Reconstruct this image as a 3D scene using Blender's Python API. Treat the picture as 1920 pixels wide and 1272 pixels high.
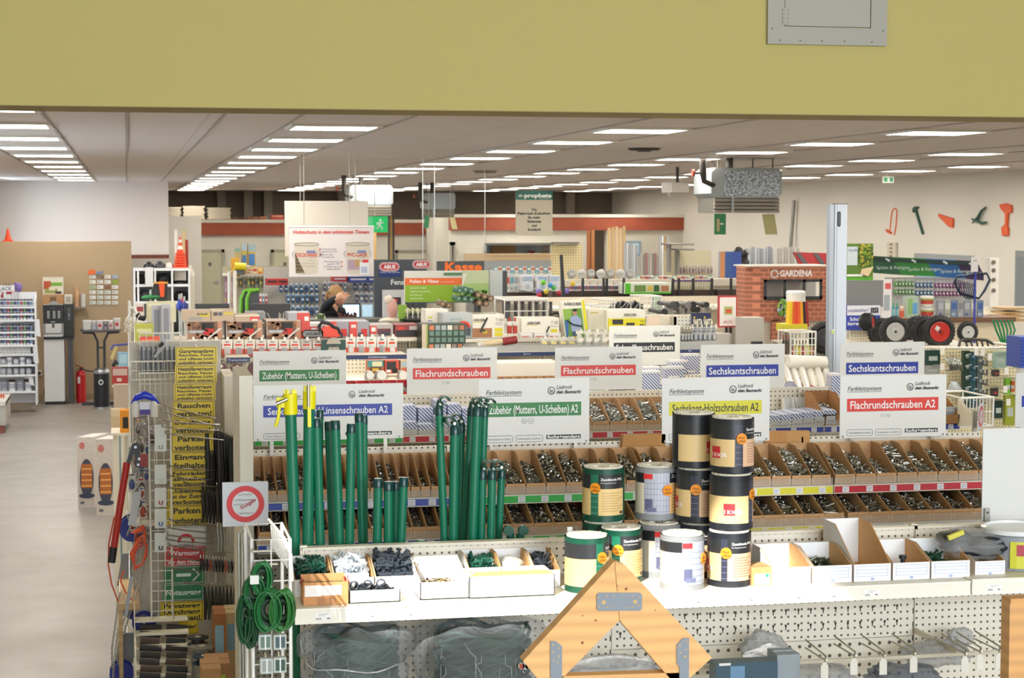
import bpy,bmesh,math,random
from mathutils import Vector,Matrix
from math import sin,cos,pi,radians,sqrt
random.seed(7)
SC=bpy.context.scene
COL=SC.collection
for _o in list(bpy.data.objects):bpy.data.objects.remove(_o)
#camera
FPX,CAMZ=3500.0,3.13
YAW,PIT=radians(11.66),radians(3.695)
cam=bpy.data.objects.new('camera',bpy.data.cameras.new('camera'))
COL.objects.link(cam);SC.camera=cam
cam.location=(0,0,CAMZ)
cam.rotation_euler=(pi/2-PIT,0,-YAW)
cam.data.sensor_width=36.0
cam.data.lens=36.0*FPX/1920.0
cam.data.clip_end=300
cam.data.dof.use_dof=True
cam.data.dof.focus_distance=8.2
cam.data.dof.aperture_fstop=11.0
_f=Vector((sin(YAW)*cos(PIT),cos(YAW)*cos(PIT),-sin(PIT)))
_r=Vector((cos(YAW),-sin(YAW),0));_u=_r.cross(_f)
def at(px,py,Y):
 """world point seen at pixel (px,py) of the photograph at depth plane Y"""
 d=_f+_r*((px-960)/FPX)+_u*((636-py)/FPX)
 t=Y/d.y
 return Vector((d.x*t,Y,CAMZ+d.z*t))
def onx(px,py,X):
 d=_f+_r*((px-960)/FPX)+_u*((636-py)/FPX)
 t=X/d.x
 return Vector((X,d.y*t,CAMZ+d.z*t))
def onz(px,py,Z):
 d=_f+_r*((px-960)/FPX)+_u*((636-py)/FPX)
 t=(Z-CAMZ)/d.z
 return Vector((d.x*t,d.y*t,Z))
#world, light, exposure
SC.view_settings.view_transform='Standard';SC.view_settings.look='None'
SC.view_settings.gamma=1.0;SC.view_settings.use_curve_mapping=False
SC.view_settings.exposure=0.8
SC.cycles.max_bounces=8;SC.cycles.diffuse_bounces=4;SC.cycles.glossy_bounces=3
SC.cycles.transmission_bounces=5;SC.cycles.transparent_max_bounces=12
SC.cycles.sample_clamp_indirect=6.0
SC.cycles.caustics_reflective=False;SC.cycles.caustics_refractive=False
world=bpy.data.worlds.new('sky');SC.world=world;world.use_nodes=True
_bg=world.node_tree.nodes['Background']
_bg.inputs[0].default_value=(0.72,0.86,1.0,1);_bg.inputs[1].default_value=1.6
def lamp(name,kind,loc,energy,color,**kw):
 l=bpy.data.lights.new(name,kind);l.energy=energy;l.color=color
 o=bpy.data.objects.new(name,l);COL.objects.link(o);o.location=loc
 for k,v in kw.items():
  if k=='dir':o.rotation_euler=Vector(v).to_track_quat('-Z','Y').to_euler()
  else:setattr(l,k,v)
 return o
SUN_DIR=Vector((0.45,0.65,-0.61)).normalized()
lamp('sun','SUN',(0,0,12),5.5,(1.0,0.96,0.88),dir=SUN_DIR,angle=radians(0.6))
lamp('daylight_rear_window','AREA',(3.5,-5.7,4.1),700,(0.93,0.96,1.0),dir=(0.02,1,0.0),shape='RECTANGLE',size=9,size_y=3.2)
lamp('daylight_left_window','AREA',(-3.2,47.3,2.4),80,(0.72,0.86,1.0),dir=(1,-0.1,-0.15),shape='RECTANGLE',size=3.2,size_y=4.6)
lamp('aisle_fill_light','AREA',(-3.35,24,2.2),70,(0.8,0.9,1.0),dir=(1,0.1,-0.25),shape='RECTANGLE',size=8,size_y=2.6)  # added fill light for the left aisle, no window known there
#materials
_M={}
def lin(h):
 h=h.lstrip('#');c=[int(h[i:i+2],16)/255 for i in(0,2,4)]
 return tuple(((x/12.92)if x<=.04045 else((x+.055)/1.055)**2.4)for x in c)+(1,)
def M(spec):
 """'hex' or 'hex:option,option' -> cached procedural material"""
 if spec in _M:return _M[spec]
 hx,_,opt=spec.partition(':');opts=opt.split(',')if opt else[]
 m=bpy.data.materials.new(spec.replace('#',''));m.use_nodes=True
 nt=m.node_tree;N=nt.nodes;L=nt.links
 b=N['Principled BSDF'];out=N['Material Output']
 b.inputs['Base Color'].default_value=lin(hx);b.inputs['Roughness'].default_value=.5
 def tc(scale=1):
  t=N.new('ShaderNodeTexCoord');mp=N.new('ShaderNodeMapping');L.new(t.outputs['Object'],mp.inputs[0])
  mp.inputs['Scale'].default_value=scale if isinstance(scale,tuple)else(scale,)*3
  return mp.outputs[0]
 def noise(sc,detail=4,rough=.6,vec=None):
  n=N.new('ShaderNodeTexNoise');n.inputs['Scale'].default_value=sc
  n.inputs['Detail'].default_value=detail;n.inputs['Roughness'].default_value=rough
  L.new(vec if vec else tc(),n.inputs['Vector']);return n.outputs[0]
 def ramp(src,stops):
  r=N.new('ShaderNodeValToRGB');e=r.color_ramp.elements
  while len(e)<len(stops):e.new(.5)
  for k,(p,c)in enumerate(stops):e[k].position=p;e[k].color=c
  L.new(src,r.inputs[0]);return r.outputs[0]
 def dark(k):return tuple(v*k for v in lin(hx)[:3])+(1,)
 def bump(src,s,d=.01):
  n=N.new('ShaderNodeBump');n.inputs['Strength'].default_value=s;n.inputs['Distance'].default_value=d
  L.new(src,n.inputs['Height']);L.new(n.outputs[0],b.inputs['Normal'])
 col=None
 for o in opts:
  k,_,v=o.partition('=');v=float(v)if v else None
  if k=='r':b.inputs['Roughness'].default_value=v
  elif k=='metal':b.inputs['Metallic'].default_value=1;b.inputs['Roughness'].default_value=v or .3
  elif k=='e':b.inputs['Emission Color'].default_value=lin(hx);b.inputs['Emission Strength'].default_value=v
  elif k=='vary':L.new(ramp(noise(v),[(.3,dark(.82)),(.7,lin(hx))]),b.inputs['Base Color'])
  elif k=='mottle':
   L.new(ramp(noise(v,8,.75),[(.42,dark(.3)),(.58,dark(1.6))]),b.inputs['Base Color'])
  elif k=='concrete':
   a=noise(.45,3,.5);L.new(ramp(a,[(.3,dark(.9)),(.7,dark(1.04))]),b.inputs['Base Color'])
   L.new(ramp(noise(2.2,3,.5),[(.3,(.38,)*3+(1,)),(.75,(.5,)*3+(1,))]),b.inputs['Roughness'])
  elif k=='wood':
   w=N.new('ShaderNodeTexWave');w.wave_type='BANDS';w.bands_direction='Z'
   w.inputs['Scale'].default_value=v or 6;w.inputs['Distortion'].default_value=5;w.inputs['Detail'].default_value=3
   w.inputs['Detail Scale'].default_value=.6
   L.new(tc((.35,1,1)),w.inputs['Vector'])
   L.new(ramp(w.outputs[0],[(0,dark(.84)),(1,dark(1.03))]),b.inputs['Base Color'])
  elif k=='card':
   L.new(ramp(noise(60,3),[(.35,dark(.9)),(.7,dark(1.03))]),b.inputs['Base Color']);b.inputs['Roughness'].default_value=.8
  elif k=='brick':
   t=N.new('ShaderNodeTexCoord');s=N.new('ShaderNodeSeparateXYZ');c2=N.new('ShaderNodeCombineXYZ');ad=N.new('ShaderNodeMath')
   L.new(t.outputs['Object'],s.inputs[0]);L.new(s.outputs[0],ad.inputs[0]);L.new(s.outputs[1],ad.inputs[1])
   L.new(ad.outputs[0],c2.inputs[0]);L.new(s.outputs[2],c2.inputs[1])
   br=N.new('ShaderNodeTexBrick');br.inputs['Scale'].default_value=v or 4
   br.inputs['Color1'].default_value=lin(hx);br.inputs['Color2'].default_value=dark(.8)if 'mortar' in opts else dark(.96)
   br.inputs['Mortar'].default_value=dark(1.7)if 'mortar' in opts else dark(.93)
   br.inputs['Mortar Size'].default_value=.03 if 'mortar' in opts else .012;L.new(c2.outputs[0],br.inputs['Vector'])
   L.new(br.outputs[0],b.inputs['Base Color'])
  elif k=='peg':
   t=N.new('ShaderNodeTexCoord');s=N.new('ShaderNodeSeparateXYZ');L.new(t.outputs['Object'],s.inputs[0])
   def fr(sock,off=0):
    a=N.new('ShaderNodeMath');a.operation='MULTIPLY_ADD';a.inputs[1].default_value=1/v;a.inputs[2].default_value=off;L.new(sock,a.inputs[0])
    f_=N.new('ShaderNodeMath');f_.operation='FRACT';L.new(a.outputs[0],f_.inputs[0])
    g=N.new('ShaderNodeMath');g.operation='SUBTRACT';g.inputs[1].default_value=.5;L.new(f_.outputs[0],g.inputs[0]);return g.outputs[0]
   c2=N.new('ShaderNodeCombineXYZ');L.new(fr(s.outputs[0]),c2.inputs[0]);L.new(fr(s.outputs[2]),c2.inputs[1])
   ln=N.new('ShaderNodeVectorMath');ln.operation='LENGTH';L.new(c2.outputs[0],ln.inputs[0])
   gt=N.new('ShaderNodeMath');gt.operation='GREATER_THAN';gt.inputs[1].default_value=.17;L.new(ln.outputs['Value'],gt.inputs[0])
   L.new(ramp(gt.outputs[0],[(0,dark(.12)),(1,lin(hx))]),b.inputs['Base Color'])
  elif k=='tile':
   br=N.new('ShaderNodeTexBrick');br.offset=0;br.inputs['Scale'].default_value=1
   br.inputs['Brick Width'].default_value=3.15;br.inputs['Row Height'].default_value=.62;br.inputs['Mortar Size'].default_value=.012
   br.inputs['Color1'].default_value=lin(hx);br.inputs['Color2'].default_value=dark(.97);br.inputs['Mortar'].default_value=dark(.8)
   L.new(tc(),br.inputs['Vector']);L.new(br.outputs[0],b.inputs['Base Color']);bump(noise(40,5),.15)
  elif k=='bump':bump(noise(v,5),.5)
  elif k=='stripes':
   w=N.new('ShaderNodeTexWave');w.inputs['Scale'].default_value=v;w.bands_direction='DIAGONAL'
   L.new(tc(),w.inputs['Vector']);L.new(ramp(w.outputs[0],[(.45,lin('e8eaf0')),(.55,lin(hx))]),b.inputs['Base Color'])
  elif k in('clear','film'):
   tr=N.new('ShaderNodeBsdfTransparent');gl=N.new('ShaderNodeBsdfGlossy');gl.inputs['Roughness'].default_value=.08 if k=='clear' else .2
   mx=N.new('ShaderNodeMixShader');mx.inputs[0].default_value=v or .2
   b.inputs['Roughness'].default_value=.15
   L.new(tr.outputs[0],mx.inputs[1]);L.new(b.outputs[0],mx.inputs[2]);L.new(mx.outputs[0],out.inputs[0])
   if k=='film':bump(noise(9,6,.7),1,.05)
 _M[spec]=m;return m
#mesh builder
WL={}
class MB:
 def __init__(s):s.v=[];s.f=[];s.mi=[];s.mats=[];s.sm=[]
 def _m(s,m):
  if m not in s.mats:s.mats.append(m)
  return s.mats.index(m)
 def add(s,vs,fs,m,smooth=False):
  o=len(s.v);s.v+=[tuple(x)for x in vs];k=s._m(m)
  for f in fs:s.f.append(tuple(i+o for i in f));s.mi.append(k);s.sm.append(smooth)
  return s
 def box(s,x0,x1,y0,y1,z0,z1,m,rot=None):
  vs=[Vector((x,y,z))for z in(z0,z1)for y in(y0,y1)for x in(x0,x1)]
  if rot:
   c=Vector(((x0+x1)/2,(y0+y1)/2,(z0+z1)/2));vs=[c+rot@(q-c)for q in vs]
  return s.add(vs,[(0,2,3,1),(4,5,7,6),(0,1,5,4),(2,6,7,3),(0,4,6,2),(1,3,7,5)],m)
 def poly(s,pts,m):return s.add(pts,[tuple(range(len(pts)))],m)
 def prism(s,pts,vec,m):
  n=len(pts);vec=Vector(vec);a=[Vector(p)for p in pts];b=[p+vec for p in a]
  return s.add(a+b,[tuple(range(n))[::-1],tuple(range(n,2*n))]+[(i,(i+1)%n,(i+1)%n+n,i+n)for i in range(n)],m)
 def tube(s,pts,r,m,n=6,closed=False,cap=True,smooth=True):
  pts=[Vector(p)for p in pts];N_=len(pts);rs=r if isinstance(r,(list,tuple))else[r]*N_
  ref=None;rings=[]
  for i,p in enumerate(pts):
   if closed:t=(pts[(i+1)%N_]-pts[i-1])
   else:t=pts[min(i+1,N_-1)]-pts[max(i-1,0)]
   t=t.normalized()if t.length>1e-9 else Vector((0,0,1))
   if ref is None or abs(ref.dot(t))>.98:ref=t.orthogonal().normalized()
   a=(ref-t*ref.dot(t)).normalized();ref=a;b_=t.cross(a)
   rings+=[p+(a*cos(2*pi*k/n)+b_*sin(2*pi*k/n))*rs[i]for k in range(n)]
  fs=[]
  for i in range(N_ if closed else N_-1):
   j=(i+1)%N_
   for k in range(n):fs.append((i*n+k,i*n+(k+1)%n,j*n+(k+1)%n,j*n+k))
  s.add(rings,fs,m,smooth)
  if cap and not closed:s.add(rings[:n],[tuple(range(n))[::-1]],m);s.add(rings[-n:],[tuple(range(n))],m)
  return s
 def lathe(s,c,prof,m,n=16,axis='z',ms=None,smooth=True):
  c=Vector(c);vs=[]
  for(r,h)in prof:
   for k in range(n):
    a=2*pi*k/n;q=(r*cos(a),r*sin(a),h)
    if axis=='y':q=(r*cos(a),h,r*sin(a))
    elif axis=='x':q=(h,r*cos(a),r*sin(a))
    vs.append(c+Vector(q))
  for i in range(len(prof)-1):
   fs=[(i*n+k,i*n+(k+1)%n,(i+1)*n+(k+1)%n,(i+1)*n+k)for k in range(n)]
   used=vs[i*n:(i+2)*n];s.add(used,[tuple(q-i*n for q in f)for f in fs],ms[i]if ms else m,smooth)
  for e,i in((0,0),(1,len(prof)-1)):
   if prof[i][0]>1e-4:
    t=tuple(range(n));s.add(vs[i*n:(i+1)*n],[t if e else t[::-1]],(ms[0]if e==0 else ms[-1])if ms else m)
  return s
 def sphere(s,c,r,m,n=12,sc=(1,1,1),half=False):
  c=Vector(c);R=n//2;vs=[];fs=[];top=pi/2 if half else pi
  for i in range(R+1):
   th=top*i/R
   for k in range(n):a=2*pi*k/n;vs.append(c+Vector((r*sc[0]*sin(th)*cos(a),r*sc[1]*sin(th)*sin(a),r*sc[2]*cos(th))))
  for i in range(R):
   for k in range(n):fs.append((i*n+k,(i+1)*n+k,(i+1)*n+(k+1)%n,i*n+(k+1)%n))
  return s.add(vs,fs,m,True)
 def face(s,X0,X1,Z0,Z1,Y,m):
  return s.add([(X0,Y,Z0),(X1,Y,Z0),(X1,Y,Z1),(X0,Y,Z1)],[(0,1,2,3)],m)
 def text(s,t,x0,z0,h,Y,m,w=None,align='l',shear=0,bold=0,map_=None):
  vs,fs,tw,th=text_data(t,shear,bold)
  k=h/th;kx=(w/tw)if w else k
  W=tw*kx;off={'l':0,'c':-W/2,'r':-W}[align]
  if map_ is None:map_=lambda a,b:(x0+off+a,Y,z0+b)
  return s.add([map_(a*kx,b*k)for a,b in vs],fs,m)
 def build(s,name,parent=None,label=None,cat=None,group=None,kind=None,smooth_all=False):
  xs=list(zip(*s.v));c=Vector(((min(xs[0])+max(xs[0]))/2,(min(xs[1])+max(xs[1]))/2,min(xs[2])))
  me=bpy.data.meshes.new(name);me.from_pydata([tuple(Vector(q)-c)for q in s.v],[],s.f)
  for m in s.mats:me.materials.append(M(m))
  me.polygons.foreach_set('material_index',s.mi)
  me.polygons.foreach_set('use_smooth',[True]*len(s.f)if smooth_all else s.sm)
  me.update()
  o=bpy.data.objects.new(name,me);COL.objects.link(o);WL[o.name]=c
  if parent:o.parent=parent;o.location=c-WL[parent.name]
  else:o.location=c
  tag(o,label,cat,group,kind)
  return o
_T={}
def text_data(t,shear,bold):
 key=(t,shear,bold)
 if key not in _T:
  cu=bpy.data.curves.new('t','FONT');cu.body=t;cu.resolution_u=2;cu.shear=shear;cu.offset=bold
  ob=bpy.data.objects.new('t',cu);COL.objects.link(ob)
  dg=bpy.context.evaluated_depsgraph_get();me=bpy.data.meshes.new_from_object(ob.evaluated_get(dg))
  v=[(q.co.x,q.co.y)for q in me.vertices];f=[tuple(p.vertices)for p in me.polygons]
  bpy.data.objects.remove(ob);bpy.data.meshes.remove(me);bpy.data.curves.remove(cu)
  x0=min(q[0]for q in v);x1=max(q[0]for q in v)
  _T[key]=([(a-x0,b)for a,b in v],f,x1-x0,.7)
 return _T[key]
def tag(o,label=None,cat=None,group=None,kind=None):
 if label:o['label']=label
 if cat:o['category']=cat
 if group:o['group']=group
 if kind:o['kind']=kind
 return o
def thing(name,label,cat,loc=(0,0,0),group=None):
 o=bpy.data.objects.new(name,None);COL.objects.link(o);o.location=loc;o.empty_display_size=.05
 WL[o.name]=Vector(loc);return tag(o,label,cat,group)
def dup(o,loc,label=None,group=None,rotz=None,parent=None,top=True,scale=None):
 c=o.copy();COL.objects.link(c)
 if top:
  c.location=loc;WL[c.name]=Vector(loc)
  if rotz is not None:c.rotation_euler=(0,0,rotz)
  if scale:c.scale=scale
  if label:c['label']=label
  if group:c['group']=group
 else:c.parent=parent
 for ch in list(o.children):dup(ch,None,parent=c,top=False)
 return c
ORD=['first','second','third','fourth','fifth','sixth','seventh','eighth','ninth','tenth','eleventh','twelfth','thirteenth','fourteenth','fifteenth','sixteenth','seventeenth','eighteenth','nineteenth','twentieth']
def nth(i,n,side='left'):
 if i==0:return 'leftmost'
 if i==n-1:return 'rightmost'
 if i<9 or i<n/2:return ORD[i]+' from the left'
 return ORD[n-1-i]+' from the right'
def R(x0,y0,x1,y1,Y):
 cy=(y0+y1)/2;cx=(x0+x1)/2
 return at(x0,cy,Y).x,at(x1,cy,Y).x,at(cx,y1,Y).z,at(cx,y0,Y).z
def decals(mb,X0,X1,Z0,Z1,Y,dec,txt):
 e=.0012*max(1,Y/9);W=X1-X0;H=Z1-Z0
 for k,d in enumerate(dec):
  u0,v0,u1,v1,c=d[:5]
  mb.face(X0+u0*W,X0+u1*W,Z1-v1*H,Z1-v0*H,Y-e*(1+.5*k),c)
 for t in txt:
  s_,u,v,h,c=t[:5];al=t[5]if len(t)>5 else 'l';w=t[6]*W if len(t)>6 and t[6]else None
  mb.text(s_,X0+u*W,Z1-v*H,h*H,Y-e*(2+.5*len(dec)),c,w=w,align=al,shear=t[7]if len(t)>7 else 0,bold=t[8]if len(t)>8 else 0)
def carton(name,label,cat,px,Y,d,col,dec=(),txt=(),group=None,zbase=None,lid=None):
 X0,X1,Z0,Z1=R(*px,Y)
 if zbase is not None:Z0=zbase
 mb=MB();g=min(.002,d*.05)
 mb.box(X0,X1,Y,Y+d,Z0,Z1,col)
 mb.box(X0+.004*(X1-X0),X1-.004*(X1-X0),Y+d*.48,Y+d*.52,Z1,Z1+g,lid or col)
 decals(mb,X0,X1,Z0,Z1,Y,dec,txt)
 return mb.build(name,label=label,cat=cat,group=group)
#the building
HC=4.10
XL,XR,YB=-3.45,17.6,67.0
def struct(name,mb,label=None):return mb.build(name,kind='structure')
b=MB();b.box(-6,20,-6,70,-.2,0,'88827a:concrete');struct('floor',b)
b=MB();b.box(XL-.3,XR+.3,9.45,YB+.3,HC,HC+.2,'d6cbc4:tile,r=.6');struct('ceiling',b)
b=MB();W_='ddd4cc:vary=.6,r=.8'
for(y0,y1,z0,z1)in((9.45,20,0,HC),(20,28,0,.9),(20,28,3.5,HC),(28,45,0,HC),(45,49.6,0,.7),(45,49.6,3.95,HC),(49.6,YB,0,HC)):
 b.box(XL-.3,XL,y0,y1,z0,z1,W_)
struct('wall_left',b)
b=MB()
for(y0,y1,z0,z1)in((20,28,.9,3.5),(45,49.6,.7,3.95)):  # nearer opening is unseen, added to give the aisle fill a source
 n=4
 for k in range(n+1):yy=y0+(y1-y0)*k/n;b.box(XL-.2,XL-.12,yy-.04,yy+.04,z0,z1,'e6e6e2:r=.4')
 b.box(XL-.2,XL-.12,y0,y1,z0,z0+.07,'e6e6e2:r=.4');b.box(XL-.2,XL-.12,y0,y1,z1-.07,z1,'e6e6e2:r=.4')
struct('window_1',b)
b=MB();b.box(XR,XR+.3,9.45,YB,0,HC,'e2ddd2:r=.85');struct('wall_right',b)
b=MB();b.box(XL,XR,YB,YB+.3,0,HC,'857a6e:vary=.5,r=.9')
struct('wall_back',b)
def backstrip(x0,x1,y0,y1,Y,d,col,mb):
 X0,X1,Z0,Z1=R(x0,y0,x1,y1,Y);mb.box(X0,X1,Y,Y+d,Z0,Z1,col)
b=MB()
BW='e0dccf:brick=1.6,r=.8'
X0,X1=at(316,450,63).x,at(850,450,63).x
zt,zr1,zr0=at(600,412,63).z,at(600,418,63).z,at(600,441,63).z
b.box(X0,X1,63,63.4,0,zr0,BW);b.box(X0,X1,62.85,63.4,zr0,zr1,'a8543a:vary=3,r=.7');b.box(X0,X1,62.8,63.9,zr1,zt,'d8d2c4:r=.7')
struct('wall_back_office',b)
b=MB();Yf=58.
X0,X1=at(844,450,Yf).x,XR
zt,zr1,zr0=at(1000,402,Yf).z,at(1000,408,Yf).z,at(1000,432,Yf).z
xw0,xw1=at(912,470,Yf).x,at(1035,470,Yf).x;zw0,zw1=at(975,478,Yf).z,at(975,460,Yf).z
for q in((X0,xw0,0,zr0),(xw1,at(1100,450,Yf).x,0,zr0),(xw0,xw1,0,zw0),(xw0,xw1,zw1,zr0)):
 b.box(q[0],q[1],Yf,Yf+.3,q[2],q[3],BW)
b.box(at(1137,450,Yf).x,X1,Yf,Yf+.3,0,zr0,'cfcabc:r=.8')
b.box(X0,X1,Yf-.12,Yf+.3,zr0,zr1,'a8543a:vary=3,r=.7');b.box(X0,X1,Yf-.15,Yf+.9,zr1,zt,'d8d2c4:r=.7')
b.box(X0,X0+.25,Yf+.3,62.8,0,zt,'cfcabc:r=.8')
struct('wall_back_hatch',b)
b=MB();b.box(xw0,xw1,Yf+1.6,Yf+1.7,zw0-.6,zw1+.3,'8d9aa4:r=.8')
b.box(at(938,470,Yf).x,at(985,470,Yf).x,Yf+1.5,Yf+1.6,zw0-.6,zw1+.3,'8a6a45:wood,r=.6')
b.box(at(1008,470,Yf).x,at(1018,470,Yf).x,Yf+1.2,Yf+1.5,zw0-.2,zw0+.12,'6a3038')
b.box(xw0-.3,xw0+.05,Yf+.3,Yf+1.6,zw0-.6,zw1+.3,'98a4ac')
struct('wall_behind_hatch',b)
b=MB();b.box(xw0-.06,xw1+.06,Yf-.06,Yf,zw1,zw1+.07,'6c6c68');b.box(xw0-.06,xw0,Yf-.06,Yf,zw0,zw1,'8c8c84');b.box(xw0,xw1,Yf-.05,Yf+.02,zw0-.05,zw0,'8c8c84')
struct('window_2',b)
b=MB();Y5=50.;X0,X1,Z0,Z1=R(-10,478,316,338,Y5)
zb=at(250,478,Y5).z
b.box(XL,X1,Y5,Y5+.35,zb,HC,'d6ccc4:r=.85');struct('wall_bulkhead',b)
b=MB();b.box(XL,X1,Y5-.05,Y5+.35,at(250,485,Y5).z,zb,'6b3420:wood,r=.6');struct('trim_1',b)
b=MB();b.box(XL,X1+1.2,Y5+9,Y5+9.3,0,HC-.9,'d8d2c8:r=.8');struct('wall_side_room',b)
b=MB()
for px in(415,465,502,640,1068):
 x=at(px,380,66.8).x;b.box(x-.15,x+.15,66.6,67,0,HC,'9c9488:r=.9')
struct('wall_back_piers',b)
b=MB();b.box(-11,XL-.3,12,62,4.3,4.5,'b8b4ac:r=.8');struct('ceiling_sun_blocker',b)  # unseen slab added outside to keep sun out of the left openings
b=MB();zl=3.653;YE='beb26e:r=.75'
b.box(-6,20,9.0,9.45,zl+.004,6.9,YE);b.box(-6,20,9.0,9.45,zl,zl+.004,'a89868:r=.8')
struct('wall_lintel',b)
b=MB()
b.box(-6,XL-.0,9.0,9.45,0,zl,YE);b.box(XR,20,9.0,9.45,0,zl,YE)
struct('wall_lintel_piers',b)
b=MB();q0,q1=at(1440,82,8.97),at(1664,82,8.97);hw=q1.x-q0.x;hz=q0.z;GY='a6a49a:r=.5'
t=thing('access_hatch','grey square access hatch on the yellow wall at the top right','hatch',((q0.x+q1.x)/2,8.98,hz))
bw=.088*hw/.64
for pts in(((0,0),(hw,0),(hw-bw,bw),(bw,bw)),((0,0),(bw,bw),(bw,hw-bw),(0,hw)),((hw,0),(hw,hw),(hw-bw,hw-bw),(hw-bw,bw)),((0,hw),(bw,hw-bw),(hw-bw,hw-bw),(hw,hw))):
 b.prism([(q0.x+u*.998+.0006,8.975,hz+v*.998+.0006)for u,v in pts],(0,.024,0),GY)
for u,v in((.1,.03),(.27,.03),(.45,.03),(.64,.03),(.87,.03),(.035,.12),(.965,.12)):b.lathe((q0.x+u*hw,8.972,hz+v*hw),[(.004,0),(.004,.004)],'5c5c54',8,'y')
b.build('frame',t);b=MB();b.box(q0.x+bw+.004,q0.x+hw-bw-.004,8.978,8.999,hz+bw+.005,hz+hw-bw-.004,'a8a69c:r=.5');b.build('door',t)
b=MB();b.box(q0.x+bw-.012,q0.x+bw+.022,8.970,8.975,hz+bw+.01,hz+bw+.09,GY)
for k in range(4):
 for u in(-.006,.016):b.lathe((q0.x+bw+u,8.967,hz+bw+.02+.02*k),[(.0025,0),(.0025,.003)],'5c5c54',6,'y')
b.build('hinge',t)
b=MB();NW='d8d0b8:r=.8'
b.box(-6.2,-6,-6,9,0,6.9,NW);struct('wall_near_left',b)
b=MB();b.box(20,20.2,-6,9.45,0,6.9,NW);struct('wall_near_right',b)
b=MB()
for q in((-6,-1.5,0,6.9),(8.5,20,0,6.9),(-1.5,8.5,0,2.3),(-1.5,8.5,5.9,6.9)):b.box(q[0],q[1],-6.2,-6,q[2],q[3],NW)
struct('wall_near',b)
b=MB()
for k in range(6):x=-1.5+2*k;b.box(x-.04,x+.04,-6.15,-6.05,2.3,5.9,'e8e8e4:r=.4')
for z in(2.33,4.1,5.87):b.box(-1.5,8.5,-6.15,-6.05,z-.03,z+.03,'e8e8e4:r=.4')
struct('window_3',b)
zs=6.6;tt=(zs-1.9)/-SUN_DIR.z
sx0,sx1=.50-SUN_DIR.x*tt,2.32-SUN_DIR.x*tt
ycen=6.0-SUN_DIR.y*tt;sy0,sy1=ycen-.42,ycen+.28
b=MB()
b.box(-6,sx0,-6,9,zs,zs+.15,NW);b.box(sx1,20,-6,9,zs,zs+.15,NW)
b.box(sx0,sx1,-6,sy0,zs,zs+.15,NW);b.box(sx0,sx1,sy1,9,zs,zs+.15,NW)
struct('ceiling_near',b)
b=MB()
b.box(sx0-.05,sx0,sy0,sy1,zs,zs+.2,'e8e8e4');b.box(sx1,sx1+.05,sy0,sy1,zs,zs+.2,'e8e8e4')
b.box(sx0-.05,sx1+.05,sy0-.05,sy0,zs,zs+.2,'e8e8e4');b.box(sx0-.05,sx1+.05,sy1,sy1+.05,zs,zs+.2,'e8e8e4')
struct('window_added_skylight',b)  # unseen skylight, added and sized to drop sun on the front shelf
def door(name,px,Y,col,frame,zfoot=0):
 X0,X1,Z0,Z1=R(*px,Y);fr=MB();w=.1
 fr.box(X0,X0+w,Y-.1,Y,zfoot,Z1,frame);fr.box(X1-w,X1,Y-.1,Y,zfoot,Z1,frame);fr.box(X0,X1,Y-.1,Y,Z1-w,Z1,frame)
 o=fr.build(name,kind='structure')
 l=MB();l.box(X0+w,X1-w,Y-.07,Y-.02,zfoot,Z1-w,col);l.build('door_leaf',o)
 h=MB();h.tube([(X1-w-.12,Y-.12,1.02),(X1-w-.28,Y-.12,1.02)],.02,'b8b8b4:metal=.3');h.box(X1-w-.16,X1-w-.09,Y-.11,Y-.07,.93,1.1,'b8b8b4:metal=.3')
 h.build('door_handle',o)
 n=MB();xm=(X0+X1)/2;n.box(xm-.05,xm+.05,Y-.085,Y-.07,Z1-.55,Z1-.43,'6a6a60');n.build('door_number',o)
 return o
door('door_1',(367,468,422,740),62.9,'c4c2a6:r=.6','a6a58e:r=.6')
door('door_2',(509,468,560,740),62.9,'c4c2a6:r=.6','a6a58e:r=.6')
door('door_3',(741,469,812,740),62.9,'cfcbb8:r=.6','9c9a8c:r=.6')
door('door_4',(843,454,853,640),57.9,'78785c:r=.6','9c9a8c:r=.6')
b=MB();p0=onx(1907,470,XR-.02);p1=onx(1960,470,XR-.02)
b.box(XR-.06,XR,p1.y,p0.y,0,p0.z,'8f9490:r=.6');b.box(XR-.09,XR-.06,p1.y+.12,p0.y-.12,0,p0.z-.12,'7c8288:r=.5');struct('door_5',b)
b=MB();p0=onx(1720,475,XR-.02);p1=onx(1826,475,XR-.02);zz=onx(1770,545,XR-.02).z
b.box(XR-.1,XR,p1.y,p0.y,zz,p0.z,'9aa0a2:r=.5');b.box(XR-.11,XR-.1,p1.y+.2,p0.y-.2,zz+.1,p0.z-.15,'a8c8e6:r=.1');struct('window_5',b)
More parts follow.
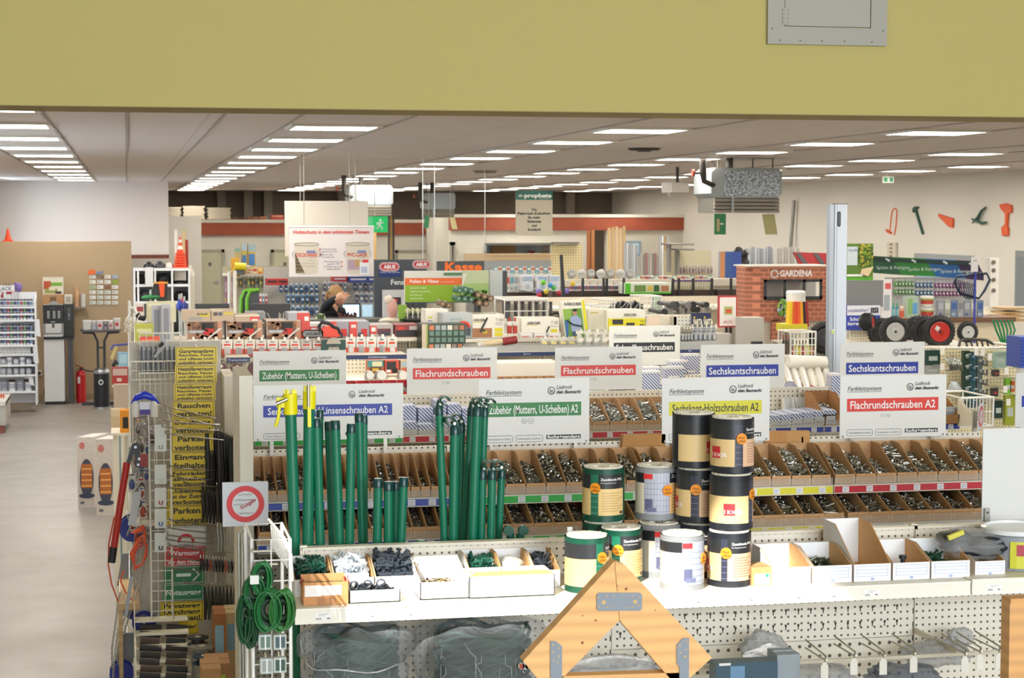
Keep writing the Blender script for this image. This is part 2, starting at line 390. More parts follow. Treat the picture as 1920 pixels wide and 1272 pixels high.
#ceiling lights
STRIPS=[-1.62,1.72,5.05,8.4,11.7,14.9]
SN=['over the left aisle','second strip from the left wall','third strip from the left wall','fourth strip from the left wall','fifth strip from the left wall','strip nearest the right wall']
def make_light():
 t=thing('ceiling_light','ceiling light','ceiling light',(0,0,0))
 f=MB();w,l,e=.84,.8,.05
 for q in((-e,w+e,-e,0),(-e,w+e,l,l+e),(-e,0,0,l),(w,w+e,0,l)):f.box(q[0],q[1],q[2],q[3],-.03,0,'dcd8d0:r=.5')
 f.build('frame',t);d=MB();d.box(0,w,0,l,-.022,-.006,'fff9ee:e=13');d.build('diffuser',t)
 return t
_L0=make_light();first=True
for si,x in enumerate(STRIPS):
 ys=[10.24+3.08*k for k in range(13)]if si==0 else[9.9+3.12*k-(.54 if k<2 else 0)for k in range(18)]
 if si in(3,4,5):ys=[y-.2 for y in ys]
 n=len(ys)
 for k,y in enumerate(ys):
  lab='ceiling light, %s from the beam, %s'%(ORD[k]if k<20 else 'last',SN[si])if si else 'ceiling light, %s from the yellow beam over the left aisle'%ORD[k]
  if first:_L0.location=(x,y,HC);_L0['label']=lab;_L0['group']='square ceiling lights';first=False
  else:dup(_L0,(x,y,HC),lab,'square ceiling lights')
b=MB();p=onz(1208,278,HC);b.lathe((p.x,p.y,HC-.03),[(.2,0),(.24,.03)],'2e2a26:r=.6',20);b.lathe((p.x,p.y,HC-.05),[(.09,0),(.12,.03)],'4a4640')
b.build('ceiling_vent',label='dark round vent in the ceiling between two light strips',cat='ceiling vent')
b=MB();p=onz(910,320,HC);b.lathe((p.x,p.y,HC-.05),[(.2,0),(.26,.05)],'8a8278:r=.6',20)
b.build('ceiling_vent',label='pale round ceiling vent far back above the bicycle sign',cat='ceiling vent')
for k,x in enumerate([-1.72,-.74,0.02,.9,1.62,2.68,4.95,6.02,8.3,9.35,11.6,12.65,14.8]):
 b=MB();b.box(x-.015,x+.015,9.5,50 if x<.6 else YB,HC-.012,HC,'a89e94:r=.7')
 b.build('trim_%d'%(k+2),kind='structure')
#unit heaters under the ceiling
def heater(name,px,Y,label,mott,pipes=True,rods=((.1,.1),(.9,.1)),blue=False):
 X0,X1,Z0,Z1=R(*px,Y);W=X1-X0;Hh=Z1-Z0;D=W*.8
 t=thing(name,label,'heater',((X0+X1)/2,Y+D/2,Z0))
 zm=Z0+Hh*.33;c=W*.06
 b=MB();b.prism([(X0+c,Y,zm),(X1-c,Y,zm),(X1,Y,zm+c),(X1,Y,Z1-c),(X1-c,Y,Z1),(X0+c,Y,Z1),(X0,Y,Z1-c),(X0,Y,zm+c)],(0,D,0),'9ca2a2:r=.45')
 hs=b.build('housing',t)
 b=MB();b.box(X0+W*.18,X1-W*.04,Y-.01,Y,zm+.03,Z1-.04,mott);b.build('front_panel',hs)
 b=MB();n=4
 b.box(X0+W*.05,X1-W*.05,Y+.04,Y+D-.04,Z0,zm,'6c6860:r=.6')
 for k in range(n):
  z=Z0+(zm-Z0)*(k+.5)/n
  b.box(X0+W*.04,X1-W*.04,Y-.03,Y+.05,z-(zm-Z0)*.3/n,z+(zm-Z0)*.34/n,'948e82:r=.5',Matrix.Rotation(.35,3,'X'))
 b.box(X0+W*.27,X0+W*.31,Y-.05,Y+.03,Z0,zm,'9aa0a0:metal=.4')
 b.build('louvre',t,kind=None)
 for u,v in rods:
  b=MB();x=X0+W*u;b.tube([(x,Y+D*v,Z1-.02),(x,Y+D*v,HC)],.012,'54504a');b.build('hanger_rod',t)
 if pipes:
  for k,dx in enumerate((-.12,.28)):
   x=X0+W*dx;b=MB();yy=Y+.1*k
   b.tube([(x,yy,HC),(x,yy,Z1-Hh*.12),(x+.02,yy,Z1-Hh*.3),(x+.15,yy,Z1-Hh*(.38+.1*k)),(x+.3,yy+.12,Z1-Hh*(.38+.1*k))],[.06,.055,.045,.04,.04],'3e3832:r=.6',10)
   pp_=b.build('pipe',t)
   b=MB();b.tube([(x-.16,yy,Z1-Hh*.12),(x,yy,Z1-Hh*.12)],.018,'4a4038');b.lathe((x-.18,yy,Z1-Hh*.12),[(.06,0),(.06,.03)],'9c3a24',10,'x')
   b.build('valve',pp_)
 return t
heater('unit_heater',(1334,315,1466,399),28.5,'large galvanised unit heater with two dark pipes hanging above the brick display','a8b2ba:mottle=28,r=.4',rods=((.14,.2),(.22,.8),(.72,.5),(.98,.4)))
heater('unit_heater',(655,347,737,405),42,'pale unit heater hanging left of the green escape sign','98a2a8:r=.5')
heater('unit_heater',(795,362,854,408),50,'small pale unit heater hanging in front of the red band','98a2a8:r=.5')
def flap(px,Y,col,label,tilt=0):
 (a,b_,c,d)=px;b=MB();X0,X1,Z0,Z1=R(a,b_,c,d,Y);k=tilt*(X1-X0)
 b.prism([(X0+k,Y,Z0),(X1+k,Y,Z0),(X1,Y,Z1),(X0,Y,Z1)],(0,.03,0),col)
 return b,(X0,X1,Z0,Z1)
b,q=flap((1340,401,1361,440),28.6,'2c7a4c','');b.face(q[0]+.03,q[0]+.08,q[2]+.05,q[3]-.08,28.59,'b0a070');b.face(q[0]+.09,q[0]+.14,q[2]+.16,q[2]+.18,28.59,'e8e8e0')
b.tube([(q[1]-.06,28.6,q[3]),(q[1]-.06,28.6,q[3]+.1)],.006,'cccccc',4)
b.build('hanging_card',label='green card dangling under the left of the large heater',cat='card')
b,q=flap((1430,402,1452,440),28.6,'a8a270:r=.7','',.28);b.tube([(q[0]+.1,28.61,q[3]-.02),(q[0]+.08,28.61,q[3]+.1)],.006,'cccccc',4)
b.build('hanging_card',label='tilted olive card dangling under the right of the large heater',cat='card')
b,q=flap((797,404,806,428),49.8,'3a8a5c','',-.3);b.tube([(q[0]+.1,49.81,q[3]-.02),(q[0]+.1,49.81,HC)],.008,'cccccc',4);b.build('hanging_card',label='narrow green card under the small heater at the red band',cat='card')
b,q=flap((843,408,853,430),49.8,'d8cc98','',.5);b.tube([(q[0]+.02,49.81,q[3]-.02),(q[0]+.02,49.81,HC)],.008,'cccccc',4);b.build('hanging_card',label='narrow cream card under the small heater at the red band',cat='card')
#hanging signs
def hang(t,xs,Y,z,mat='bdb8b0:metal=.4',top=HC,r=.008):
 for x in xs:b=MB();b.tube([(x,Y,z),(x,Y,top)],r,mat,5);b.build('wire',t)
X0,X1,Z0,Z1=R(534,377,690,440,30)
t=thing('hanging_board','blank off-white board hanging behind the paint can poster','board',((X0+X1)/2,30.02,Z0-.35))
b=MB();b.box(X0,X1,30.0,30.04,Z0-.35,Z1,'d2cabe:r=.7');b.build('panel',t);hang(t,(X0+.25,X1-.2),30.02,Z1)
Y=27.;X0,X1,Z0,Z1=R(542,426,701,519,Y);W=X1-X0;H_=Z1-Z0
t=thing('hanging_poster','white hanging poster with red heading and two paint cans','poster',((X0+X1)/2,Y,Z0))
b=MB();b.box(X0,X1,Y,Y+.03,Z0,Z1,'d8d0cc:r=.6');b.box(X0-.005,X1+.005,Y-.01,Y+.035,Z1,Z1+.02,'f0f0ee')
decals(b,X0,X1,Z0,Z1,Y,[],[('Holzschutz in den schönsten Tönen:',.5,.13,.07,'d02820','c',.9,0,.02),('Hochdeckende,',.38,.46,.035,'50587a'),('elastische Farbe',.38,.51,.035,'50587a'),('Für fast alle',.38,.57,.035,'50587a'),('Untergründe',.38,.62,.035,'50587a'),('Wasserbasierter',.6,.71,.035,'50587a','r'),('Lack für PVC',.6,.76,.035,'50587a','r'),('Grundierung und',.6,.81,.035,'50587a','r'),('Lack in einem',.6,.86,.035,'50587a','r')])
for v in(.43,.54):b.face(X0+.355*W,X0+.37*W,Z1-(v+.03)*H_,Z1-v*H_,Y-.004,'d02820')
for v in(.69,.78):b.face(X0+.61*W,X0+.625*W,Z1-(v+.03)*H_,Z1-v*H_,Y-.004,'d02820')
b.build('panel',t)
def can_print(u0,u1,v0,v1,word,t):
 b=MB();e=Y-.005;x0,x1,z1,z0=X0+u0*W,X0+u1*W,Z1-v0*H_,Z1-v1*H_;m=(x0+x1)/2;a=(x1-x0)/2
 pts=[(x0,e,z1)]+[(m+a*cos(pi-k*pi/10),e,z1+.02*sin(k*pi/10))for k in range(11)]+[(x1-.02,e,z0)]+[(m+(a-.02)*cos(k*pi/10),e,z0-.02*sin(k*pi/10))for k in range(11)]+[(x0+.02,e,z0)]
 b.poly(pts,'c8bfae');b.tube([(m+a*cos(k*pi/12),e-.002,z1-.01+.022*sin(k*pi/12))for k in range(24)],.004,'8c8478',4,closed=True)
 b.tube([(x0,e-.004,z1-.1),(x0-.03,e-.004,z1-.15),(x0-.005,e-.004,z1-.2)],.004,'6c6a66',4)
 b.tube([(x1,e-.004,z1-.1),(x1+.03,e-.004,z1-.15),(x1+.005,e-.004,z1-.2)],.004,'6c6a66',4)
 b.text(word,m,(z0+z1)/2+.02,.055,e-.004,'c84840',w=(x1-x0)*.86,align='c',bold=.02)
 b.face(m,x1-.05,z1-.14,z1-.1,e-.003,'7080a8')
 for k in range(5):b.face(x0+.2 if k>1 else x0+.1,x1-.06,z0+.09+.04*k,z0+.10+.04*k,e-.003,'a89c88')
 if word=='DECKFARBE':
  b.poly([(x0+.02,e-.003,z0),(x0+.15,e-.003,z0),(x0+.09,e-.003,z0+.12),(x0+.01,e-.003,z0+.3)],'5a4a34')
  for k in range(5):b.tube([(x0+.02,e-.005,z0+.05*k+.02),(x0+.13-.02*k,e-.005,z0+.05*k+.01)],.003,'b8a888',4)
 b.build('can_picture',t)
can_print(.06,.35,.33,.92,'DECKFARBE',t);can_print(.665,.945,.33,.92,'PVC-LACK',t)
b=MB();b.face(X0+.665*W+.03,X0+.83*W,Z1-.86*H_,Z1-.66*H_,Y-.009,'a890a0');b.face(X0+.77*W,X0+.83*W,Z1-.8*H_,Z1-.66*H_,Y-.01,'b09060');b.face(X0+.83*W,X0+.94*W,Z1-.97*H_,Z1-.72*H_,Y-.011,'e0e0e4');b.face(X0+.865*W,X0+.93*W,Z1-.72*H_,Z1-.66*H_,Y-.011,'c82830');b.face(X0+.845*W,X0+.92*W,Z1-.93*H_,Z1-.8*H_,Y-.012,'b0b8cc');b.build('varnish_picture',t)
hang(t,(X0+.22,X1-.35),Y+.015,Z1,r=.006)
Y=40.;X0,X1,Z0,Z1=R(967,358,1036,442,Y);W=X1-X0
t=thing('hanging_sign','grey and teal bicycle accessories sign hanging from the ceiling','sign',((X0+X1)/2,Y,Z0))
b=MB();b.box(X0,X1,Y,Y+.03,Z0,Z1,'bcb4a0:r=.7')
tx=[('Das',.5,.44,.055),('Fahrrad-Zubehör',.5,.53,.055),('für mehr',.5,.62,.055),('Sicherheit',.5,.71,.055),('und',.5,.80,.055),('Komfort!',.5,.89,.055)]
decals(b,X0,X1,Z0,Z1,Y,[(0,0,1,.2,'1c6a60')],[(s_,u,v,h,'243c44','c',.9 if 'Fahr' in s_ else None,0,.025)for s_,u,v,h in tx]+[('prophete',.6,.145,.085,'f0f4f0','c',.74,0,.04),('FAHRRADZUBEHÖR',.94,.18,.02,'e0e8e4','r')])
for k in range(3):b.tube([(X0+W*(.07+.03*k),Y-.01,Z1-.13),(X0+W*(.1+.03*k),Y-.01,Z1-.08),(X0+W*(.13+.03*k),Y-.01,Z1-.13)],.01,'f0f4f0',4)
b.build('panel',t);hang(t,(X0+W*.5,),Y+.015,Z1)
Y=35.;X0,X1,Z0,Z1=R(691,406,727,436,Y)
def runner(b,X0,X1,Z0,Z1,Y,col='f4fff8'):
 w=X1-X0;h=Z1-Z0;P=lambda u,v:(X0+u*w,Y-.01,Z1-v*h)
 b.sphere(P(.52,.24),h*.075,col,8,(1,.2,1));b.tube([P(.5,.36),P(.44,.58)],h*.08,col,5)
 for a in(((.5,.36),(.66,.42),(.72,.34)),((.48,.38),(.32,.42),(.28,.55)),((.45,.58),(.62,.68),(.6,.86)),((.44,.58),(.36,.74),(.2,.76))):b.tube([P(*q)for q in a],h*.04,col,5)
t=thing('exit_sign','green running man escape sign hanging above the counter','exit sign',((X0+X1)/2,Y,Z0))
b=MB();xm=X0+(X1-X0)*.2;b.box(xm,X1,Y,Y+.04,Z0,Z1,'0a9a50:e=.5');runner(b,xm,X1,Z0,Z1,Y);b.build('front_face',t)
b=MB();b.prism([(X0,Y+.35,Z0+.1),(xm,Y+.02,Z0+.05),(xm,Y+.02,Z1),(X0,Y+.35,Z1)],(0,.04,0),'0a9a50:e=.4');b.build('side_face',t);hang(t,(xm+.05,),Y+.02,Z1)
p=onz(1665,325,HC);Y=36.;X0,X1,Z0,Z1=R(1655,331,1676,343,Y)
t=thing('exit_sign','small green and white escape sign beside the right wall','exit sign',((X0+X1)/2,Y,Z0))
b=MB();b.box(X0,X1,Y,Y+.05,Z0,Z1,'d8dcd4');b.box(X0+.03,X0+.1,Y-.01,Y,Z0+.02,Z1-.02,'2c9a5c');b.box(X1-.09,X1-.02,Y-.01,Y,Z0+.02,Z1-.02,'3a8a5c');b.build('panel',t);hang(t,(X0+.1,),Y+.02,Z1)
b=MB();X0,X1,Z0,Z1=R(1250,342,1292,361,34);b.box(X0+.1,X1,34,34.06,Z0,Z1,'dcd8d0:r=.6');b.prism([(X0,34.3,Z0),(X0+.1,34.03,Z0),(X0+.1,34.03,Z1),(X0,34.3,Z1)],(0,.05,0),'c8c4bc');b.tube([((X0+X1)/2,34.03,Z1),((X0+X1)/2,34.03,HC)],.03,'3c3a38');b.box(X0+.06,X0+.16,33.98,34.1,Z0-.08,Z0,'a8a49c')
b.build('hanging_lamp_box',label='white rectangular box hanging left of the large heater',cat='projector')
for px,y0,y1,Y,lab in((793,322,590,30,'left of the two thin chains above the garden fleece banner'),(815,330,590,30,'right of the two thin chains above the garden fleece banner'),(909,357,470,36,'thin chain hanging in front of the hatch in the back wall')):
 b=MB();p=at(px,y1,Y);n=60
 b.tube([(p.x+.006*(k%2),Y,p.z+(HC-p.z)*k/n)for k in range(n+1)],.009,'d8d8d4:metal=.4',4);b.build('hanging_chain',label=lab,cat='chain')
def wallshape(pts_list,label,name,col,closed_tubes=()):
 b=MB()
 for pts in pts_list:b.prism([onx(x,y,XR-.05)for x,y in pts],(.04,0,0),col)
 for pts,r in closed_tubes:b.tube([onx(x,y,XR-.06)for x,y in pts],r,col,6)
 b.build(name,label=label,cat='wall decoration',group='cut-out tools on the right wall')
OR,GR='e4602c:r=.6','2c5a48:r=.6'
wallshape([[(1660,430),(1669,435),(1670,439),(1662,436)]],'orange cut-out hacksaw on the right wall','hacksaw_cutout',OR,[([(1668,436),(1672,400),(1675,392),(1679,391),(1682,396),(1680,425),(1677,441)],.014)])
wallshape([[(1710,392),(1714,387),(1720,388),(1721,390),(1716,392),(1730,439),(1728,440),(1714,394),(1711,399)]],'dark green cut-out hammer on the right wall','hammer_cutout',GR)
wallshape([[(1759,401),(1786,410),(1785,427),(1779,426),(1759,406)]],'orange cut-out handsaw on the right wall','handsaw_cutout',OR)
wallshape([],'dark green cut-out pliers on the right wall','pliers_cutout',GR,[([(1848,389),(1840,396),(1834,408),(1823,418)],[.02,.03,.035,.015]),([(1849,417),(1841,419),(1832,414),(1822,411)],[.02,.03,.035,.015])])
wallshape([[(1873,384),(1885,381),(1895,385),(1896,398),(1889,400),(1887,424),(1889,428),(1889,442),(1878,442),(1877,427),(1884,420),(1884,401),(1876,392)]],'orange cut-out cordless drill on the right wall','drill_cutout',OR)
b=MB();p=onx(1489,376,XR-.1);q=onx(1481,465,XR-.1);b.tube([p,Vector((XR-.25,q.y,.02))],.05,'9c9a94:metal=.5',8);b.build('long_pole',label='long grey pole leaning on the right wall',cat='pole')
b=MB();p=onx(1668,455,XR-.1);q=onx(1668,485,XR-.1);b.box(XR-.06,XR-.01,p.y-.25,p.y+.25,q.z,p.z,'cfc7b4:r=.6')
for k in range(4):b.box(XR-.08,XR-.06,p.y-.06,p.y+.06,q.z+.04+.09*k,q.z+.08+.09*k,'8a8270')
b.build('wall_rail',label='short slotted beige rail on the right wall under the hacksaw',cat='rail')
for j,(x0,x1,y0)in enumerate(((300,340,388),(343,384,386),(389,433,389))):
 X0,X1,Z0,Z1=R(x0,y0,x1,411,63.5);n=7
 for k in range(n):
  b=MB();h=(Z1-Z0)/n;b.box(X0+.03*(k%2),X1-.02*(k%3),63.45,64.6,Z0+k*h,Z0+(k+.86)*h,'b0a898:r=.7')
  b.build('insulation_slab',label='grey slab on the loft, %s from the bottom of the %s stack'%(ORD[k],('left','middle','right')[j]),cat='slab',group='stacked slabs on the loft')
for k,(x0,x1,y0,c)in enumerate(((437,446,408,'6b4a34'),(450,460,408,'5a3a2c'),(463,470,407,'8a4a34'),(473,484,407,'7a4430'),(487,500,406,'8a5038'),(508,532,403,'7c2a24'))):
 carton('stored_box','%s of the small brown boxes on the loft edge'%nth(k,6),'box',(x0,y0,x1,412,),63.4,.4,c+':card',dec=[(.1,.2,.9,.35,'a08060')],group='small boxes on the loft')
#front gondola (shelf in the sunlight)
ZS=1.885
YF,YP=5.90,6.32
XS0,XS1=at(553,1140,YF).x,at(1821,1100,YF).x
CREAM='e2dccb:r=.45'
PEG='e6e0d2:peg=.0255,r=.5'
pxl=[at(571,1200,YP).x,at(1145,1180,YP).x,at(1713,1140,YP).x,at(1713,1140,YP).x+1.12]
lipx=[XS0,None,XS1,XS1+1.1]
names_=['left bay','middle bay','right bay']
def price_label(b,x,z,Y,w=.055,h=.024):
 b.face(x,x+w,z,z+h,Y-.0012,'f2f2f0');b.face(x+.012,x+w*.8,z+h*.8,z+h*.86,Y-.002,'9a9a9a');b.face(x+.012,x+w*.6,z+h*.6,z+h*.66,Y-.002,'a0a0a0')
 for k in range(6):b.face(x+.004+k*.003,x+.0055+k*.003,z+.002,z+.009,Y-.002,'707070')
 b.face(x+w*.7,x+w*.9,z+.004,z+.008,Y-.002,'707070')
t=thing('gondola_shelving','cream metal gondola with white top shelf full of boxes in front','shelving',((XS0+XS1)/2,YP,0))
for k in range(3):
 b=MB();b.box(pxl[k]+.004,pxl[k+1]-.004,YP,YP+.02,ZS-.28 if k==1 else 0.1,ZS+.115,PEG)
 if k==1:
  for r_ in range(3):
   for c_ in range(24):
    x=pxl[1]+.035+.0475*c_;z=ZS-.115-.056*r_
    if x<pxl[2]-.03:b.face(x-.002,x+.002,z-.012,z+.004,YP-.0008,'4a4238');b.face(x-.004,x+.004,z,z+.009,YP-.0008,'4a4238')
 b.build('back_panel',t)
 if k==1:b=MB();b.box(pxl[k]+.004,pxl[k+1]-.004,YP+.003,YP+.02,.1,ZS-.283,'e6e0d2:peg=.0385,r=.5');b.build('lower_back_panel',t)
 b=MB();b.box(pxl[k]-.006,pxl[k+1]+.006,YP-.012,YP+.03,ZS+.115,ZS+.125,CREAM);b.build('top_rail',t)
for k in range(4):
 b=MB();x=pxl[k];b.box(x-.012,x+.012,YP+.005,YP+.03,0,ZS+.13,'cfc8b6:metal=.5')
 for j in range(9):b.box(x-.002,x+.002,YP+.0035,YP+.0055,ZS-.5+.05*j,ZS-.48+.05*j,'2c2824')
 b.build('upright',t)
for k,(x0,x1,dz)in enumerate(((XS0,XS1-.003,0),(XS1+.003,pxl[3]+.06,.004))):
 b=MB();b.box(x0,x1,YF+.01,YP,ZS-.012,ZS+dz,CREAM);b.build('shelf_board',t)
 b=MB();b.box(x0,x1,YF,YF+.012,ZS-.048,ZS+.002+dz,'ece8dc:r=.35');b.box(x0,x1,YF-.004,YF,ZS-.048,ZS-.042,'f2efe4');b.box(x0,x1,YF-.004,YF,ZS-.004,ZS+.002,'f2efe4')
 lb=[(590,.0),(672,0),(745,0),(1285,0),(1385,0),(1475,0),(1540,0),(1620,0)]if k==0 else[(1850,0)]
 for px,_ in lb:
  price_label(b,at(px,1120,YF).x,ZS-.038,YF)
 b.build('shelf_lip',t)
b=MB();b.prism([(XS1+.02,YF+.1,ZS-.012),(XS1+.02,YP,ZS-.012),(XS1+.02,YP,ZS-.14),(XS1+.02,YF+.35,ZS-.06)],(.004,0,0),'cfc8b6:metal=.5');b.build('shelf_bracket',t)
b=MB();_q=at(1650,1240,5.95).z+.004;b.box(pxl[1]+.1,pxl[3],5.945,5.953,_q+.0,_q+.012,'cfc8b6:r=.5')
for x in(pxl[1]+.12,pxl[2]+.0,pxl[3]-.05):b.box(x,x+.008,5.953,YP,_q,_q+.02,'cfc8b6:metal=.5')
b.build('hook_rail',t)
b=MB();b.box(pxl[0],pxl[3],5.2,YP,0,.16,CREAM);b.build('base_shelf',t)
#fence film rolls
def roll(cx,Yc,z,kind,rot,label,r=.0745,h=.183):
 X=at(cx,1050,Yc).x
 t=thing('fence_film_roll',label,'fence film roll',(X,Yc,z),'shrink-wrapped fence film rolls')
 base={'g':'0f4a38:r=.35','b':'20242c:r=.35','s':'8d9094:r=.35'}[kind]
 CRM,PK='e2c486:r=.4','dcb894:r=.4'
 n=64;b=MB()
 zs=[0,.022,.04,.078,.115,.13,.165,h]
 def col(a,zi):
  z0=zs[zi];a=(a-rot+180)%360-180
  if zi==0 or zi==len(zs)-2:return base
  if kind=='s':
   if a<-38:return '2a2c30:r=.35' if zi>=5 else 'e4dcc8:r=.4'
   if a<38:return 'b4bac8:r=.35' if zi>0 else base
   return 'e0bc80:r=.4' if zi<5 else '2c2c34:r=.35'
  if a<-30:return '2a2c30:r=.35' if zi>=4 else(CRM if kind=='g' else 'dcc08a:r=.4')
  if a<-8:return('1c6a50:r=.35' if kind=='g' else '34384a:r=.35')if zi<6 else 'e4e4e0'
  if a<75:return '26282c:r=.35' if zi>=4 else(CRM if kind=='g' else PK)
  return base
 vs=[(X+r*sin(2*pi*k/n),Yc-r*cos(2*pi*k/n),z+q)for q in zs for k in range(n)]
 for i in range(len(zs)-1):
  for k in range(n):
   a=360*(k+.5)/n;a=a if a<180 else a-360
   q=[vs[i*n+k],vs[i*n+(k+1)%n],vs[(i+1)*n+(k+1)%n],vs[(i+1)*n+k]]
   b.add(q,[(0,1,2,3)],col(a,i),True)
 def cyl(a0,zz):
  def f(a,c):th=radians(a0+rot)+a/r;return(X+(r+.0012)*sin(th),Yc-(r+.0012)*cos(th),z+zz+c)
  return f
 def lab(a0,a1,z0,z1,m,e=.0008):
  k=max(2,int((a1-a0)/5));pts=[]
  for i in range(k+1):
   th=radians(a0+rot+(a1-a0)*i/k)
   pts+=[(X+(r+e)*sin(th),Yc-(r+e)*cos(th),z+z0),(X+(r+e)*sin(th),Yc-(r+e)*cos(th),z+z1)]
  b.add(pts,[(2*i,2*i+2,2*i+3,2*i+1)for i in range(k)],m,True)
 if kind=='s':
  for k in range(6):lab(-37,38,.03+.02*k,.0312+.02*k,'7c84a0')
  for k in range(9):lab(-34+8.5*k,-33.4+8.5*k,.024,.16,'7c84a0')
  lab(-34,-12,.035,.075,'5c6080',.0014);lab(-28,-2,.03,.045,'6c7090',.0015)
  lab(-38,-12,.145,.163,'d42c30',.0016);b.text('NEU',0,0,.013,0,'f4f4f4',map_=lambda a,c:cyl(-35,.148)(a,c))
  if rot<20:b.text('Zaunblende',0,0,.011,0,'e8e8e8',map_=cyl(42,.148))
  for k in range(7):lab(44,80,.03+.011*k,.033+.011*k,'a88858')
 else:
  b.text('Zaunblende PVC',0,0,.0085,0,'f0f0f0',bold=.02,map_=cyl(0,.144));b.text('für Doppelstabmatten',0,0,.0045,0,'e0e0e0',map_=cyl(0,.134))
  for k in range(8):lab(4,50+9*((k*7)%3),.036+.009*k,.0385+.009*k,'b89868' if kind=='g' else 'b08070')
  lab(56,70,.026,.036,'585048')
  for k in range(6):lab(-8,-29,.03+.02*k,.031+.02*k,'586070')if False else lab(-29,-9,.03+.02*k,.0312+.02*k,'8fa8a0' if kind=='g' else '7c80a0')
  if kind=='b':lab(-100,-70,.05,.09,'c82c34',.0012);b.text('NOOR',0,0,.014,0,'f4f0f0',bold=.02,map_=cyl(-98,.055))
 b.build('wrapped_roll',t)
 b=MB();th=radians(rot-14 if kind!='s' else rot+28)
 cc=Vector((X+(r+.001)*sin(th),Yc-(r+.001)*cos(th),z+.118 if kind!='s' else z+.105));tn=Vector((cos(th),sin(th),0));nn=Vector((sin(th),-cos(th),0))
 b.prism([cc+tn*.019*cos(2*pi*k/20)+Vector((0,0,.019*sin(2*pi*k/20)))for k in range(20)],nn*.0035,'e8901c:r=.5')
 b.add([cc+nn*.0042+tn*(a-.013)+Vector((0,0,c))for a,c in[(q[0]*.012,q[1]*.012)for q in text_data('19cm',0,.01)[0]]],text_data('19cm',0,.01)[1],'3a2a10')
 b.add([cc+nn*.0042+tn*(a-.013)+Vector((0,0,c-.012))for a,c in[(q[0]*.012,q[1]*.012)for q in text_data('x35m',0,.01)[0]]],text_data('x35m',0,.01)[1],'3a2a10')
 b.build('orange_sticker',t)
 b=MB();b.lathe((X,Yc,z),[(r*.92,h),(r*.86,h+.006),(r*.5,h+.004),(r*.3,h-.002)],'d8d4c4:r=.25,bump=40',32)
 for k in range(14):a=2*pi*k/14+random.random()*.3;b.tube([(X+r*.3*cos(a),Yc+r*.3*sin(a),z+h+.002),(X+r*.93*cos(a+.1),Yc+r*.93*sin(a+.1),z+h+.005)],.0018,'f0ece0:r=.2',4)
 b.build('film_top',t)
 return t
HR=.192
roll(1100,6.03,ZS,'g',42,'green fence film roll at the front left of the stacked rolls')
roll(1164,6.16,ZS,'g',-8,'green fence film roll half hidden behind the front left roll')
roll(1131,6.245+.06,ZS,'g',-30,'green fence film roll carrying another at the back left')
roll(1131,6.245+.06,ZS+HR,'g',-22,'green fence film roll on top of the back left stack')
roll(1236,6.235,ZS,'s',10,'grey fence film roll under another, behind the front ones')
roll(1230,6.30,ZS+HR,'s',-14,'grey fence film roll on top of the middle back stack')
roll(1279,6.00,ZS,'s',22,'grey fence film roll marked NEU standing in front')
roll(1367,6.03,ZS,'b',-12,'black fence film roll at the bottom of the tall front stack')
roll(1370,6.05,ZS+HR,'b',62,'black fence film roll with red square in the tall front stack')
roll(1371,6.06,ZS+2*HR,'b',20,'black fence film roll on top of the tall front stack')
roll(1312,6.21,ZS,'b',-30,'black fence film roll at the bottom of the tall back stack')
roll(1306,6.21,ZS+HR,'b',-6,'black fence film roll in the middle of the tall back stack')
roll(1299,6.22,ZS+2*HR,'b',120,'black fence film roll topping the tall back stack')
#open-fronted picking bins
def bin_mesh(b,x0,x1,y0,y1,z,hf,hb,inside,outside,t=.002,lab=None,run=.38):
 ym=y1-(y1-y0)*run
 side=[(y0,0),(y1,0),(y1,hb),(ym,hb),(y0,hf)]
 for xa,xb,mo in((x0,x0+t,1),(x1-t,x1,1)):
  b.prism([(xa,y,z+q)for y,q in side],(t,0,0),inside)
 b.box(x0,x1,y1-t,y1,z,z+hb,inside);b.box(x0,x1,y0,y1,z,z+t,inside);b.box(x0,x1,y0,y0+t,z,z+hf,inside)
 if outside!=inside:
  e=.0006
  b.face(x0,x1,z,z+hf,y0-e,outside)
  b.poly([(x0-e,y,z+q)for y,q in side],outside)
  b.face(x0+t,x1-t,z+hf*.2,z+hb,y1-t-e,outside)
  b.poly([(x0+t+e,y,z+q)for y,q in side],outside)
def picking(px0,px1,Yb,hf,hb,d,label,side='d8a870:card',out='e9ebee:r=.7',lines=True,name='picking_bin',group='white cardboard picking bins on the front shelf',z=None):
 z=ZS if z is None else z
 x0,x1=at(px0,1080,Yb).x,at(px1,1080,Yb).x;b=MB()
 bin_mesh(b,x0,x1,Yb,Yb+d,z+.001,hf,hb,side,out,.0025)
 W=x1-x0
 if lines:
  e=.0016;c='7c9cd0'
  for k in range(4):zz=z+hf*(.3+.19*k);b.face(x0+W*.08,x1-W*.08,zz,zz+.0009,Yb-e,c)
  b.face(x0+W*.08,x0+W*.086,z+hf*.3,z+hf*.87,Yb-e,c);b.face(x1-W*.086,x1-W*.08,z+hf*.3,z+hf*.87,Yb-e,c)
  b.text('SSI',x0+W*.5,z+hf*.09,hf*.13,Yb-e,'4c86cc',align='c',bold=.02)
 b.build(name,label=label,cat='picking bin',group=group)
 return x0,x1,Yb,Yb+d,z
